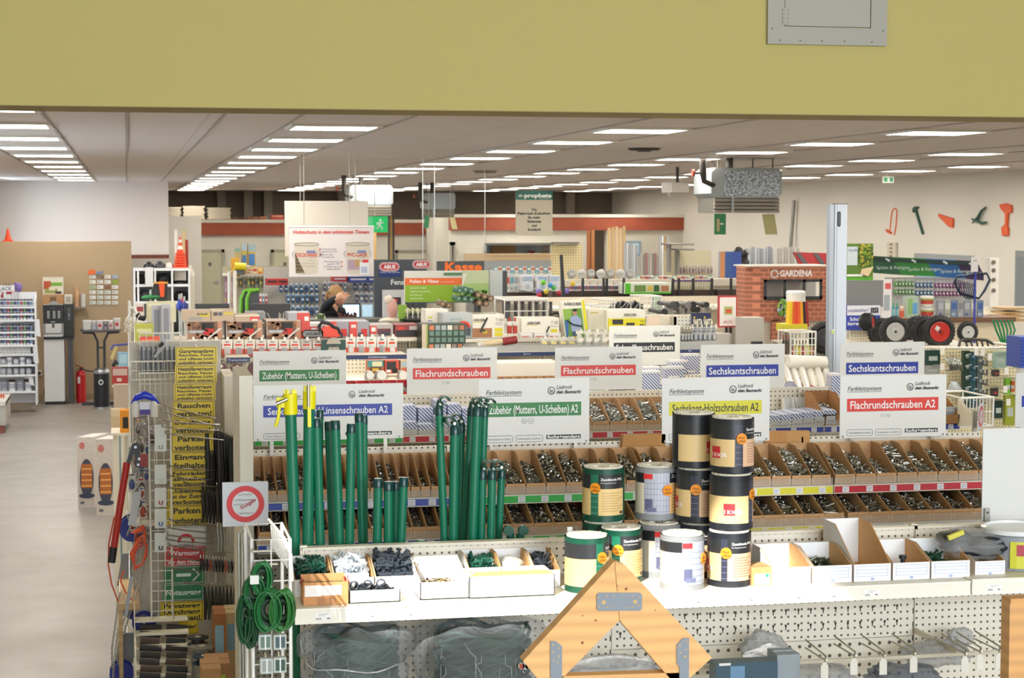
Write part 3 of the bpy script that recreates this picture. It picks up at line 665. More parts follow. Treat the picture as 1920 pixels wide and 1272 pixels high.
def screw_mesh(L,r,head,flat=False,nut=False,n=6):
 b=MB()
 if nut:
  b.lathe((0,0,0),[(r,-r*.4),(r,r*.4)],'c',6,smooth=False);b.lathe((0,0,0),[(r*.5,-r*.42),(r*.5,r*.42)],'c',5);return b.v,b.f
 b.tube([(-L/2,0,0),(L/2,0,0)],r,'c',n,smooth=True);b.lathe((L/2,0,0),[(head,0),(head,r*1.2),(head*.5,r*1.6)]if not flat else[(r,0),(head,r),(head*.9,r*1.1)],'c',6,'x',smooth=False)
 return b.v,b.f
def heap_mesh(w,d,hf,hb,seed,kind,n,mat):
 """loose hardware lying on a sloping mound, w wide, d deep, rising from hf to hb"""
 rnd=random.Random(seed);b=MB()
 G=6;vs=[]
 for j in range(G+1):
  for i in range(G+1):
   u,v=i/G,j/G;z=hf+(hb-hf)*(v**.8)+.006*sin(pi*u)+rnd.uniform(-.003,.003);z*=1-.25*abs(u-.5)
   vs.append(((u-.5)*w,v*d,max(.003,z)))
 b.add(vs,[(j*(G+1)+i,j*(G+1)+i+1,(j+1)*(G+1)+i+1,(j+1)*(G+1)+i)for j in range(G)for i in range(G)],'4c4842:r=.7',True)
 L,r,hd,flat,nut=kind
 pv,pf=screw_mesh(L,r,hd,flat,nut)
 for k in range(n):
  u,v=rnd.random(),rnd.random()
  z=(hf+(hb-hf)*(v**.8)+.006*sin(pi*u))*(1-.25*abs(u-.5))+rnd.uniform(0,r*2.2)
  m=Matrix.Translation(((u-.5)*(w-L*.5 if w>L*.8 else w*.5),d*.04+v*d*.92,z+r))@Matrix.Rotation(rnd.uniform(0,6.28),4,'Z')@Matrix.Rotation(rnd.uniform(-.45,.45)if not nut else rnd.uniform(-1.3,1.3),4,'Y')@Matrix.Rotation(rnd.uniform(0,3)if not nut else rnd.uniform(-1,1),4,'X')
  b.add([m@Vector(q)for q in pv],pf,mat)
 return b
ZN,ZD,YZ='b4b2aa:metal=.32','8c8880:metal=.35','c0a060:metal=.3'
def heap_at(x0,x1,y0,y1,z,seed,kind,n,mat,hf,hb,name,label,group):
 b=heap_mesh(x1-x0-.008,(y1-y0)-.008,hf,hb,seed,kind,n,mat)
 cx,cy=(x0+x1)/2,y0+.004
 zt=z+.004-min(q[2]for q in b.v)
 b.v=[(q[0]*(min(1,(x1-x0-.006)/2/max(abs(q[0]),1e-6)))+cx,min(max(q[1],0),y1-y0-.008)+cy,q[2]+zt)for q in b.v]
 return b.build(name,label=label,cat='loose hardware',group=group,kind='stuff')
YB0=5.965
g=picking(1449,1520,YB0,.060,.105,.21,'empty white picking bin at the left of the right-hand five')
picking(1525,1597,YB0,.060,.105,.21,'white picking bin holding a few bolts, second of the five')
g2_=(at(1525,1080,YB0).x,at(1597,1080,YB0).x)
heap_at(g2_[0],g2_[1],YB0,YB0+.19,ZS,3,(.05,.004,.008,False,False),30,'6c7264:metal=.45',.03,.062,'loose_bolts','few greenish bolts in the second white bin right of the rolls','loose parts in the white bins')
picking(1601,1670,YB0,.060,.172,.29,'largest white picking bin with a high open back wall')
picking(1674,1743,YB0,.060,.105,.21,'white picking bin with one black fitting, right of the tall one')
b=MB();xx=at(1688,1060,YB0+.1).x;b.tube([(xx,YB0+.08,ZS+.01),(xx,YB0+.08,ZS+.07)],.008,'202428:r=.5');b.lathe((xx,YB0+.08,ZS+.06),[(.014,0),(.014,.012)],'202428:r=.5',8);b.build('black_fitting',label='small black fitting standing in the white bin beside the tall one',cat='fitting')
picking(1746,1818,YB0,.060,.105,.21,'white picking bin with dark green clips, last before the gap')
picking(1828,1884,5.985,.050,.09,.2,'white picking bin under the black bagged package')
def clip_pile(x0,x1,y0,y1,z,mat,n,seed,label,zt=.05,L=.045,group='loose fence clips in the bins'):
 rnd=random.Random(seed);b=MB()
 b.box(x0+.01,x1-.01,y0+.01,y1-.01,z+.003,z+zt*.55,mat)
 for k in range(n):
  c=Vector((rnd.uniform(x0+.022,x1-.022),rnd.uniform(y0+.02,y1-.02),z+zt*(.5+.5*rnd.random()*(1-abs(rnd.random()-.5)))))
  a=Vector((rnd.uniform(-1,1),rnd.uniform(-1,1),rnd.uniform(-.5,.7))).normalized();p=a.orthogonal().normalized()
  l=L*rnd.uniform(.5,1)
  ends=[c-a*l/2,c+a*l/2]
  for e in ends:e.x=min(max(e.x,x0+.006),x1-.006);e.y=min(max(e.y,y0+.006),y1-.006);e.z=max(e.z,z+.006)
  b.prism([ends[0]-p*.004,ends[1]-p*.004,ends[1]+p*.004,ends[0]+p*.004],a.cross(p)*.005,mat)
  if k%3==0:b.prism([ends[1]-p*.009,ends[1]+a*.006-p*.009,ends[1]+a*.006+p*.009,ends[1]+p*.009],a.cross(p)*.01,mat)
 b.build('fence_clips',label=label,cat='loose hardware',group=group,kind='stuff')
x0,x1=at(1746,1080,YB0).x,at(1818,1080,YB0).x
clip_pile(x0+.004,x1-.03,YB0+.04,YB0+.2,ZS,'12402c:r=.5',40,4,'dark green clips in the white bin left of the black package',.062)
carton('small_carton','small brown carton with a green and white label beside the black rolls','carton',(1409,1064,1446,1101),5.975,.09,'b89060:card',[(.15,.35,.92,.95,'e8ece0'),(.7,.38,.88,.55,'2ca070'),(.25,.6,.8,.63,'c08080'),(.25,.72,.8,.75,'80a080')],zbase=ZS)
def lumpy(c,r,m,seed,n=20,amp=.12,fr=4):
 rnd=random.Random(seed);ph=[rnd.uniform(0,6)for _ in range(6)];c=Vector(c);vs=[];R_=n//2;fs=[]
 for i in range(R_+1):
  th=pi*i/R_
  for k in range(n):
   a=2*pi*k/n;d=Vector((sin(th)*cos(a),sin(th)*sin(a),cos(th)))
   q=1+amp*(sin(fr*d.x+ph[0]+2*d.z)*.6+sin(fr*1.7*d.y+ph[1])*.5+sin(fr*2.3*d.z+ph[2]+3*d.x)*.5+.5*sin(9*a+ph[3])*sin(th))
   vs.append(c+Vector((d.x*r[0]*q,d.y*r[1]*q,d.z*r[2]*q)))
 for i in range(R_):
  for k in range(n):fs.append((i*n+k,(i+1)*n+k,(i+1)*n+(k+1)%n,i*n+(k+1)%n))
 return vs,fs,m
t=thing('bagged_package','black folded net in a shiny clear bag on the right of the shelf','package',(at(1826,1020,6.1).x,6.1,ZS+.06))
c=at(1835,1022,6.1)
b=MB();b.add(*lumpy(c,(.115,.09,.04),'22262a:r=.45,bump=30',2,28,.1),smooth=True);b.add(*lumpy(at(1790,1010,6.12),(.06,.06,.03),'22262a:r=.45,bump=30',5,20,.1),smooth=True);b.build('folded_net',t)
b=MB();b.add(*lumpy(at(1826,1019,6.1),(.14,.105,.05),'dfe3e6:clear=.22,bump=14',8,32,.16,6),smooth=True);b.build('clear_bag',t)
b=MB();q=at(1790,1003,6.02);b.box(q.x-.03,q.x+.03,6.005,6.02,q.z-.008,q.z+.008,'cfc84a:r=.4',Matrix.Rotation(-.35,3,'Y'));b.build('yellow_band',t)
t=thing('plastic_tub','clear plastic tub with a coloured label at the right edge of the shelf','tub',(at(1890,1050,6.1).x,6.1,ZS+.005))
X=at(1905,1050,6.1).x
b=MB();b.lathe((X,6.1,ZS+.005),[(.095,0),(.105,.12),(.11,.125),(.11,.135)],'a4acb6:clear=.75',32);b.build('tub',t)
b=MB();b.lathe((X,6.1,ZS+.141),[(.125,-.008),(.125,.008),(.11,.012),(.108,.004)],'dfe3e6:r=.2',32);b.build('lid',t)
b=MB()
for k in range(5):
 a0=radians(-38+12*k);a1=radians(-38+12*(k+1));b.add([(X+.107*sin(a),6.1-.107*cos(a),ZS+z_)for a,z_ in((a0,.015),(a1,.015),(a1,.11),(a0,.11))],[(0,1,2,3)],'c8c83c',True)
 if k in(1,2,3):b.add([(X+.108*sin(a),6.1-.108*cos(a),ZS+z_)for a,z_ in((a0,.06),(a1,.06),(a1,.1),(a0,.1))],[(0,1,2,3)],'a83c4c' if k<3 else '4c6a50',True)
b.build('label',t)
X0,X1,Z0,Z1=R(1842,803,1960,986,6.42)
t=thing('blank_sign_board','blank white board standing up at the right edge of the front shelf','sign board',((X0+X1)/2,6.42,Z0-.03))
b=MB();b.box(X0,X1,6.42,6.425,Z0,Z1,'d2d3d2:r=.5');b.build('panel',t)
b=MB();b.box(X0+.006,X0+.026,6.405,6.419,Z0-.03,Z0+.07,'a0a09a:metal=.4');b.lathe((X0+.016,6.402,Z0+.055),[(.004,0),(.004,.004)],'404040',8,'y');b.lathe((X0+.016,6.402,Z0+.0),[(.004,0),(.004,.004)],'404040',8,'y');b.build('bracket',t)
#left half of the shelf: brown carton, white boxes, bins with clips
X0,X1,Z0,Z1=R(569,1079,653,1131,5.95)
t=thing('open_carton','brown open carton with white label and red torn tape on the left of the shelf','carton',((X0+X1)/2,6.0,ZS))
b=MB();zc=ZS+.075
for q in((X0,X1,5.95,5.953),(X0,X1,6.047,6.05)):b.box(*q,ZS+.001,zc if q[2]<6 else zc+.01,'c8905c:card')
b.box(X0,X0+.003,5.953,6.047,ZS+.001,zc,'c8905c:card');b.box(X1-.003,X1,5.953,6.047,ZS+.001,zc,'c8905c:card');b.box(X0,X1,5.953,6.047,ZS+.001,ZS+.004,'c8905c:card')
b.face(X0+.045,X1-.04,ZS+.001,ZS+.025,5.949,'a87448');b.build('box',t)
b=MB();b.box(X0+.004,X0+.055,5.9475,5.9495,ZS+.03,ZS+.066,'ece8e4');b.box(X0+.05,X1-.022,5.948,5.9495,ZS+.032,ZS+.064,'ece8e4');b.build('white_label',t)
b=MB()
for k in range(10):x=X0+random.choice((0,X1-X0))+random.uniform(-.006,.006);b.tube([(x,5.951+random.random()*.08,zc-.01),(x+random.uniform(-.008,.008),5.96+random.random()*.07,zc+random.uniform(-.02,.012))],.002,'b83030',4)
b.build('red_tape',t)
b=MB();b.box(X0+.01,X1-.01,5.965,6.035,ZS+.005,zc-.016,'0f4438:r=.5');b.box(X0+.02,X1-.014,5.97,5.985,zc-.016,zc-.004,'0f5040:r=.4');b.build('fence_clips',label='dark green clip strips lying in the open brown carton',cat='loose hardware',kind='stuff',group='loose fence clips in the bins')
def openbox(px0,px1,Y,h,d,label,name='open_box',m='e9e9e6:r=.7',inn='d6d2ca:r=.8',hb=None,flap=False,z=ZS):
 x0,x1=at(px0,1090,Y).x,at(px1,1090,Y).x;hb=hb or h;b=MB();t=.003
 b.box(x0,x1,Y,Y+t,z+.001,z+h,m);b.box(x0,x1,Y+d-t,Y+d,z+.001,z+hb,inn)
 for xx in(x0,x1-t):b.prism([(xx,Y,z+.001),(xx,Y+d,z+.001),(xx,Y+d,z+hb),(xx,Y,z+h)],(t,0,0),m)
 b.box(x0,x1,Y,Y+d,z+.001,z+.004,inn)
 if flap:b.prism([(x0,Y+.002,z+h),(x1,Y+.002,z+h),(x1-.02,Y+.04,z+h+.006),(x0+.03,Y+.04,z+h+.006)],(0,0,.002),'d4a878:card')
 b.build(name,label=label,cat='box',group='white open boxes on the front shelf')
 return x0,x1
q=openbox(655,750,5.955,.042,.10,'low white box with black pipe clamps in the sunlight')
clip_pile(q[0]+.006,q[1]-.006,5.962,6.045,ZS,'2c3038:r=.4',26,12,'black pipe clamps in the low white box beside the brown carton',.055,.05)
b=MB()
for k in range(3):xx=q[0]+.02+.045*k;b.tube([(xx+.014*cos(a/8*pi*2),5.99+.01*k,ZS+.052+.014*sin(a/8*pi*2))for a in range(8)],.003,'3c4450:r=.4',5,closed=True)
b.build('pipe_clamps',label='round black clamp rings lying on top of the low white box',cat='loose hardware',kind='stuff')
q=openbox(880,1040,5.955,.072,.16,'largest white box, overexposed in the sun, with its flap folded in',flap=True)
q=openbox(788,879,5.965,.058,.22,'white picking bin with brass screws, high back wall in the sun',hb=.105,name='picking_bin')
heap_at(q[0],q[1],6.0,6.15,ZS,5,(.035,.002,.005,True,False),60,YZ,.045,.06,'brass_screws','brass coloured screws in the sunlit white bin','loose parts in the white bins')
for(a0,a1,mat,n,lab,h,L,m2)in((552,624,'0f4438:r=.45',150,'dark green clips heaped in the leftmost back bin',.10,.04,'leftmost'),(627,701,'cfd6dc:r=.35',150,'shiny white clips heaped in the second back bin',.115,.055,'second'),(704,786,'343c46:r=.35',130,'dark grey clamp bars heaped in the third back bin',.115,.075,'third'),(882,942,'0f4a3c:r=.45',90,'mid green clips in the bin behind the large white box',.095,.04,'fourth'),(1004,1050,'282c34:r=.45',70,'black brackets in the bin left of the green rolls',.09,.05,'fifth')):
 Yb=6.09
 x0,x1=at(a0,1070,Yb).x,at(a1,1070,Yb).x;b=MB()
 bin_mesh(b,x0,x1,Yb,Yb+.21,ZS+.001,.058,.10,'d8a870:card','e9ebee:r=.7',.0025)
 for k in range(4):b.face(x0+.01,x1-.01,ZS+.02+.009*k,ZS+.0208+.009*k,Yb-.0014,'9aa4b4')
 b.build('picking_bin',label='white back-row picking bin holding the '+lab.split(' heaped')[0].split(' in the bin')[0],cat='picking bin',group='white cardboard picking bins on the front shelf')
 clip_pile(x0+.004,x1-.004,Yb+.012,Yb+.2,ZS+.004,mat,n,len(lab),lab,h,L)
x0,x1=at(944,1070,6.09).x,at(1001,1070,6.09).x;b=MB()
bin_mesh(b,x0,x1,6.12,6.30,ZS+.001,.058,.10,'d8a870:card','e9ebee:r=.7',.0025);b.build('picking_bin',label='back-row bin with pale film bags, seen over the large white box',cat='picking bin',group='white cardboard picking bins on the front shelf')
b=MB();b.add(*lumpy(((x0+x1)/2,6.2,ZS+.062),(.038,.06,.03),'c8cac0:r=.25,bump=30',3),smooth=True);b.build('film_bag',label='pale crumpled film bag in the bin behind the large white box',cat='bag')
b=MB();b.tube([at(1073,1005,6.2),at(1078,985,6.2),at(1084,1005,6.2),at(1082,1020,6.2)],.0015,'a0a0a0:metal=.3',4);q=at(1068,995,6.21);b.box(q.x-.009,q.x+.009,6.205,6.215,ZS+.001,q.z+.012,'f0f0ee');b.build('price_tag',label='small white tag with wire loop left of the green rolls',cat='tag')
#green fence posts behind the shelf
GP='117054:r=.35'
def post(px,ptop,w,label,lean=0,cap='0c3c3c:r=.3',top=None,Y=6.6,px2=None):
 p1=at(px,ptop,Y);r=w/2*Y*1.02/FPX;p0=at((px2 if px2 else px),1035,Y);k=(p1.z-.012)/(p1.z-p0.z)
 foot=p1+(p0-p1)*k
 t=thing('fence_post',label,'fence post',(foot.x,foot.y,0),'green fence posts standing behind the front shelf')
 b=MB();b.tube([foot+Vector((0,0,.014)),p1],r,GP,16);b.build('tube',t)
 ax=(p1-foot).normalized();b=MB()
 b.tube([p1-ax*.03,p1-ax*.002,p1+ax*.003],[r*1.06,r*1.06,r*.85],cap,16);b.build('cap',t)
 if top=='y':
  b=MB();Yc='e6dc0c:r=.35';b.tube([p1-ax*.06,p1+ax*.012],r*1.25,Yc,16)
  b.box(p1.x-r*2.4,p1.x-r*.6,Y-.012,Y+.012,p1.z-.035,p1.z+.0,Yc);b.tube([(p1.x-r*1.9,Y-.02,p1.z-.02),(p1.x-r*2.2,Y-.025,p1.z-.07),(p1.x-r*2.7,Y-.025,p1.z-.1)],.006,Yc,6)
  for k in range(6):a=k*pi/3;b.box(p1.x+r*.9*cos(a)-.004,p1.x+r*.9*cos(a)+.004,Y+r*.9*sin(a)-.004,Y+r*.9*sin(a)+.004,p1.z+.01,p1.z+.026,Yc)
  b.build('yellow_tensioner',t)
  b=MB();b.tube([(p1.x-r*2.6,Y-.03,p1.z-.02),(p1.x-r*.6,Y-.03,p1.z-.004)],.0065,'c8c8c0:metal=.3',8);b.build('steel_bolt',t)
 if top=='y2':
  b=MB();Yc='e6dc0c:r=.35';b.tube([p1-ax*.05,p1+ax*.012],r*1.15,Yc,16);b.box(p1.x-r*.5,p1.x+r*.1,Y-r-.02,Y-r-.006,p1.z-.11,p1.z-.04,Yc)
  for k in range(5):a=k*pi/2.5;b.box(p1.x+r*.9*cos(a)-.005,p1.x+r*.9*cos(a)+.005,Y+r*.9*sin(a)-.004,Y+r*.9*sin(a)+.004,p1.z+.01,p1.z+.03,Yc)
  b.tube([(p1.x-r*.3,Y-r-.012,p1.z-.04),(p1.x-r*.3,Y-r-.012,p1.z+.04)],.005,'c8c8c0:metal=.3',8)
  b.build('yellow_tensioner',t)
 if top and top[0]=='c':
  s=int(top[1:]);b=MB();cx=p1.x+.02*s;zc=p1.z+.022
  n=14;ring=[Vector((cx+.02*cos(2*pi*k/n),Y+.02*sin(2*pi*k/n)*.5,zc+.017*sin(2*pi*k/n)))for k in range(n)]
  for k in range(n-3):
   a,c_=ring[k],ring[k+1];b.prism([a+Vector((0,-.02,0)),c_+Vector((0,-.02,0)),c_+Vector((0,.02,0)),a+Vector((0,.02,0))],(c_-a).cross(Vector((0,1,0))).normalized()*.006,'0f4438:r=.35')
  b.tube([p1,Vector((p1.x+.006*s,Y,p1.z+.02))],.012,'0f4438:r=.35',8);b.lathe((p1.x+.004*s,Y-.017,p1.z+.012),[(.006,0),(.006,.005)],'b0b0a8:metal=.3',6,'y')
  b.build('clamp_head',t)
 return t
post(544,745,21,'tallest green post at the far left with a yellow tensioner and steel bolt',top='y',px2=553,Y=6.5)
post(580,740,21,'second green post from the left with a yellow crown clip',top='y2',px2=577,Y=6.5)
post(593,786,17,'green post with rounded cap, third from the left',px2=601,Y=6.5)
post(600,770,13,'thin dark green post behind the third, with eye cap',top=None,px2=598,Y=6.66)
post(617,792,17,'green post half hidden behind the paler one in the left cluster',px2=625,Y=6.66)
post(628,790,18,'green post with side eyelet in the left cluster',px2=637,Y=6.52)
post(659,796,17,'green post with blue-green cap standing straight, right of the gap',px2=655,Y=6.5)
post(673,776,16,'tallest green post of the pair under the letter U',px2=680,Y=6.62)
post(683,780,12,'dark thin green post behind the pair',px2=684,Y=6.7)
post(709,899,17,'short green post, leftmost of the four low ones',px2=707,Y=6.5)
post(728,905,17,'short green post, second of the four low ones',px2=728,Y=6.48)
post(742,905,14,'short green post hidden behind the low ones',px2=740,Y=6.62)
post(757,897,17,'short green post, rightmost of the four low ones',px2=751,Y=6.5)
post(823,763,15,'green post with clamp head at the left of the right cluster',top='c1',px2=834,Y=6.52)
post(853,800,18,'bright green post with flat cap in the right cluster',top='c-1',px2=849,Y=6.5)
post(866,796,13,'dark green post behind the flat capped one',top='c-1',px2=862,Y=6.66)
post(884,765,14,'tall dark green post leaning left in the right cluster',top='c1',px2=868,Y=6.62)
post(895,765,19,'thickest tall green post with a clamp ring in the right cluster',top='c1',px2=885,Y=6.5)
post(909,767,14,'tall dark green post with a clamp ring pointing right',top='c1',px2=900,Y=6.68)
post(905,884,15,'short green post with clamp head, left of the low right group',top='c1',px2=902,Y=6.5)
post(923,884,16,'short green post with clamp head, middle of the low right group',top='c1',px2=920,Y=6.48)
post(941,882,14,'short green post with clamp head, right of the low right group',top='c-1',px2=934,Y=6.58)
b,m_=MB(),'0f5040:r=.35'
for px,s in((957,-1),(975,1)):
 p=at(px,1000,6.45);b.tube([(p.x,6.45,1.7),p],.014,m_,10)
 b.lathe((p.x+.01*s,6.44,p.z+.012),[(.016,-.012),(.018,-.012),(.018,.012),(.016,.012)],m_,14,'y')
b.tube([(at(957,1000,6.45).x,6.45,1.72),(at(975,1000,6.45).x,6.45,1.72)],.01,m_,8)
b.build('clamp_fitting',label='two short green clamp heads rising right of the post clusters',cat='fitting')
b=MB();p=at(790,1013,6.45);b.lathe((p.x,p.y,p.z-.02),[(.016,-.3),(.016,0),(.014,.02)],'2c7a68:r=.35',16);b.build('post_stub',label='short pale green post end just above the shelf rim',cat='fence post')
b=MB();b.box(pxl[0],pxl[2],YP+.06,YP+.44,0.0,.012,'cfc8b6:metal=.5');b.box(pxl[0],pxl[2],YP+.42,YP+.44,.012,.5,'cfc8b6:metal=.5');b.build('post_tray',label='low metal tray on the floor holding the fence posts',cat='tray')
#rafter model in the foreground
YA=4.62;WD='e2ae70:wood=9,r=.55'
def P(x,y,Y=YA):return at(x,y,Y)
def board(b,pts,d=.045):b.prism([P(*q)for q in pts],(0,d,0),WD)
t=thing('rafter_model','pine rafter model forming a peak with grey metal connector plates','roof truss model',(P(1157,1200).x,YA,P(1157,1340).z))
b=MB();board(b,[(1152,1053),(1161,1164),(1052,1275),(1010,1275),(981,1240)]);b.build('left_rafter',t)
b=MB();board(b,[(1153,1053),(1172,1060),(1335,1234),(1290,1275),(1258,1275),(1162,1164)]);b.build('right_rafter',t)
b=MB();b.prism([P(1045,1269),P(1275,1262),P(1275,1340),P(1045,1340)],(0,.04,0),WD);b.build('tie_beam',t)
PL='7d8690:r=.5'
def plate(pts,holes,name,Y=YA-.004):
 b=MB();b.prism([P(x,y,Y)for x,y in pts],(0,.002,0),PL)
 for x,y,r in holes:p=P(x,y,Y-.0008);b.poly([(p.x+r*cos(k*pi/6),p.y,p.z+r*sin(k*pi/6))for k in range(12)],'c8a060')
 b.build(name,t)
hl=[(1122,1121,.0018),(1138,1118,.002),(1151,1118,.002),(1170,1117,.002),(1186,1118,.002),(1199,1121,.002),(1124,1138,.002),(1138,1140,.002),(1149,1140,.002),(1174,1140,.002),(1186,1139,.002),(1198,1136,.002),(1132,1130,.0055),(1191,1129,.0055)]
plate([(1123,1112),(1200,1112),(1204,1116),(1204,1142),(1200,1146),(1123,1146),(1119,1142),(1119,1116)],hl,'connector_plate')
plate([(1032,1203),(1042,1203),(1054,1212),(1054,1330),(1032,1330)],[(1037,1210,.0022),(1048,1216,.0022),(1037,1224,.0022),(1048,1231,.0022),(1038,1240,.002),(1046,1243,.002)],'strap_plate')
plate([(1281,1197),(1292,1197),(1292,1330),(1274,1330),(1274,1250),(1269,1246),(1269,1210)],[(1287,1203,.002),(1275,1211,.0025),(1287,1218,.0022),(1276,1225,.002),(1285,1232,.003)],'strap_plate')
b=MB()
for x,y,r in((1174,1105,.004),(1092,1206,.004),(1117,1164,.003),(1157,1099,.002),(1229,1145,.002),(1092,1155,.002)):p=P(x,y,YA-.0008);b.poly([(p.x+r*cos(k*pi/6),p.y,p.z+r*sin(k*pi/6))for k in range(12)],'8a4a24')
b.build('knots',t)
X0,X1,Z0,Z1=R(1892,1122,1960,1340,YA)
b=MB();b.box(X0,X1,YA,YA+.05,Z0,Z1,'cc9a60:wood=9,r=.55');b.box(X0,X1,YA-.004,YA,Z1-.014,Z1,'d8a060:wood=9,r=.5');b.build('wooden_post',label='end of a pine post at the lower right edge of the picture',cat='post')
zl_=P(1157,1340).z
b=MB();b.box(1.0,3.6,YA-.1,YA+.15,zl_-.03,zl_-.001,CREAM)
for x in(1.05,3.5):b.box(x,x+.04,YA-.05,YA+.1,0,zl_-.03,CREAM)
b.build('display_ledge',label='low cream ledge carrying the rafter model, below the picture',cat='ledge')
#bagged fence nets under the shelf
def bag(cpx,Y,r,seed,label,tie=True,z=None):
 c=at(*cpx,Y);t=thing('bagged_net_bundle',label,'bagged net',(c.x,c.y,c.z-r[2]))
 b=MB()
 nn=34
 for k in range(nn):
  zz=c.z-r[2]*.9+1.72*r[2]*k/nn;rr=.9+.06*sin(k*2.3+seed)
  b.tube([(c.x+r[0]*rr*.82*cos(a*2*pi/20),c.y+r[1]*.8*sin(a*2*pi/20),zz+.02*sin(a+k))for a in range(20)],.006,'35544e:r=.5',5,closed=True)
 b.lathe((c.x,c.y,c.z-r[2]*.95),[(min(r[0],r[1])*.78,0),(min(r[0],r[1])*.8,r[2]*1.68)],'24403a:r=.6',20);b.build('wire_net',t)
 rnd=random.Random(seed);vs=[];fs=[];n,m=72,30;ph=[rnd.uniform(0,6)for _ in range(8)]
 for j in range(m+1):
  v=j/m;zz=c.z-r[2]+2*r[2]*v
  w=.98+.05*sin(v*7+ph[0]);
  if v>.86:w*=max(.05,1-((v-.86)/.14)**2*.75)
  if tie:w*=1-.13*math.exp(-((v-.62)/.035)**2)
  for k in range(n):
   a=2*pi*k/n;f=1+.05*sin(7*a+ph[1]+5*v)+.05*abs(sin(6.5*a+ph[2]-6*v))+.035*abs(sin(11*a+ph[3]+3*sin(9*v)))
   vs.append((c.x+r[0]*w*f*cos(a),c.y+r[1]*w*f*sin(a),zz+.012*sin(5*a+ph[4])))
 for j in range(m):
  for k in range(n):fs.append((j*n+k,j*n+(k+1)%n,(j+1)*n+(k+1)%n,(j+1)*n+k))
 b=MB();b.add(vs,fs,'b4bcc2:film=.3',True);b.build('plastic_bag',t);b=MB()
 for k in range(20):
  a=rnd.uniform(pi*1.05,pi*1.95);v=rnd.uniform(.3,.95);pts=[];da=rnd.uniform(-.04,.04);dv=rnd.uniform(-.06,-.03)
  for q in range(rnd.randint(3,6)):
   i=int(min(m,max(0,v*m)));w=vs[i*n+int(a/(2*pi)*n)%n];pts.append((w[0]+(w[0]-c.x)*.012,w[1]+(w[1]-c.y)*.015,w[2]));a+=da+rnd.uniform(-.04,.04);v+=dv+rnd.uniform(-.01,.01)
  b.tube(pts,[.0006]+[rnd.uniform(.0007,.0016)]*(len(pts)-2)+[.0005],'dfe6ec:clear=.55',5)
 b.build('fold_highlights',t)  # pale strands laid on the film as drawn-in highlights of its folds
 if tie:
  b=MB();zt=c.z-r[2]+2*r[2]*.62;b.tube([(c.x+r[0]*.92*cos(2*pi*k/30),c.y+r[1]*.92*sin(2*pi*k/30),zt+.006*sin(k))for k in range(30)],.0025,'e0e2e4:r=.3',5,closed=True);b.build('tie_band',t)
 return t
bag((668,1262,),6.02,(.178,.17,.17),3,'left large clear bag of dark green netting with a tie band under the shelf')
bag((905,1262,),6.03,(.205,.17,.185),9,'right large clear bag of dark green netting under the shelf',tie=False)
b=MB();p=at(978,1250,5.83);b.lathe((p.x,p.y,p.z),[(.011,0),(.011,.004)],'e8e8e0',16,'y');b.lathe((p.x+.022,p.y,p.z),[(.011,0),(.011,.004)],'9cb0a0',16,'y');b.box(p.x,p.x+.022,p.y,p.y+.003,p.z-.011,p.z+.011,'dce0d8');b.face(p.x-.008,p.x+.004,p.z-.008,p.z+.008,p.y-.001,'b85040');b.build('round_sticker',label='small green and red sticker on the right netting bag',cat='sticker')
b=MB();p=at(985,1223,5.83);b.box(p.x,p.x+.03,p.y,p.y+.002,p.z-.01,p.z+.01,'dcdde2');b.build('paper_label',label='small blank white label on the right netting bag',cat='label')
def softbag(px,py,Y,r,seed,label,m='c4c8cc:film=.5',name='clear_bag'):
 b=MB();c=at(px,py,Y);b.add(*lumpy(c,r,m,seed,36,.17,5),smooth=True);b.build(name,label=label,cat='bag',group='clear bags hanging on the pegboard')
softbag(1432,1215,6.15,(.075,.06,.055),21,'crumpled clear bag left of centre on the pegboard, bright in the sun')
softbag(1760,1225,6.12,(.12,.08,.045),22,'grey clear bag with a high crumpled corner on the right pegboard')
softbag(1800,1196,6.18,(.045,.04,.036),27,'crumpled bag corner sticking up on the right pegboard')
softbag(1150,1256,6.1,(.16,.09,.045),23,'clear bag behind the rafter model at the bottom')
softbag(1530,1262,6.0,(.11,.1,.035),24,'clear bag lying in front of the pegboard at the bottom centre')
softbag(1690,1268,5.95,(.12,.1,.04),25,'dark clear bag with blue print at the bottom right','5c6a80:film=.6')
softbag(1400,1262,5.9,(.08,.06,.035),26,'dark blue shiny bag at the bottom right of the rafter model','4c6478:film=.7')
b=MB();X0,X1,Z0,Z1=R(1457,1228,1500,1300,5.85);b.box(X0,X1,5.85,5.95,Z0,Z1,'98a4ae:r=.5');b.box(X0+.004,X1-.004,5.9,5.93,Z1,Z1+.003,'a8b2bc:r=.5');b.box(X0-.003,X0,5.87,5.93,Z0,Z1-.02,'98a4ae:r=.5');b.build('grey_box',label='plain grey box standing among the bags at the bottom',cat='box')
b=MB();X0,X1,Z0,Z1=R(1342,1243,1458,1300,5.8);b.box(X0,X1,5.8,5.87,Z0,Z1,'3c5a6c:r=.25');b.face(X0+.05,X0+.1,Z0+.03,Z1-.01,5.799,'6c94b8');b.box(X0+.01,X0+.05,5.795,5.8,Z1-.006,Z1+.002,'e8e8ea');b.build('blue_package',label='dark blue package with white flap at the bottom, beside the grey box',cat='package')
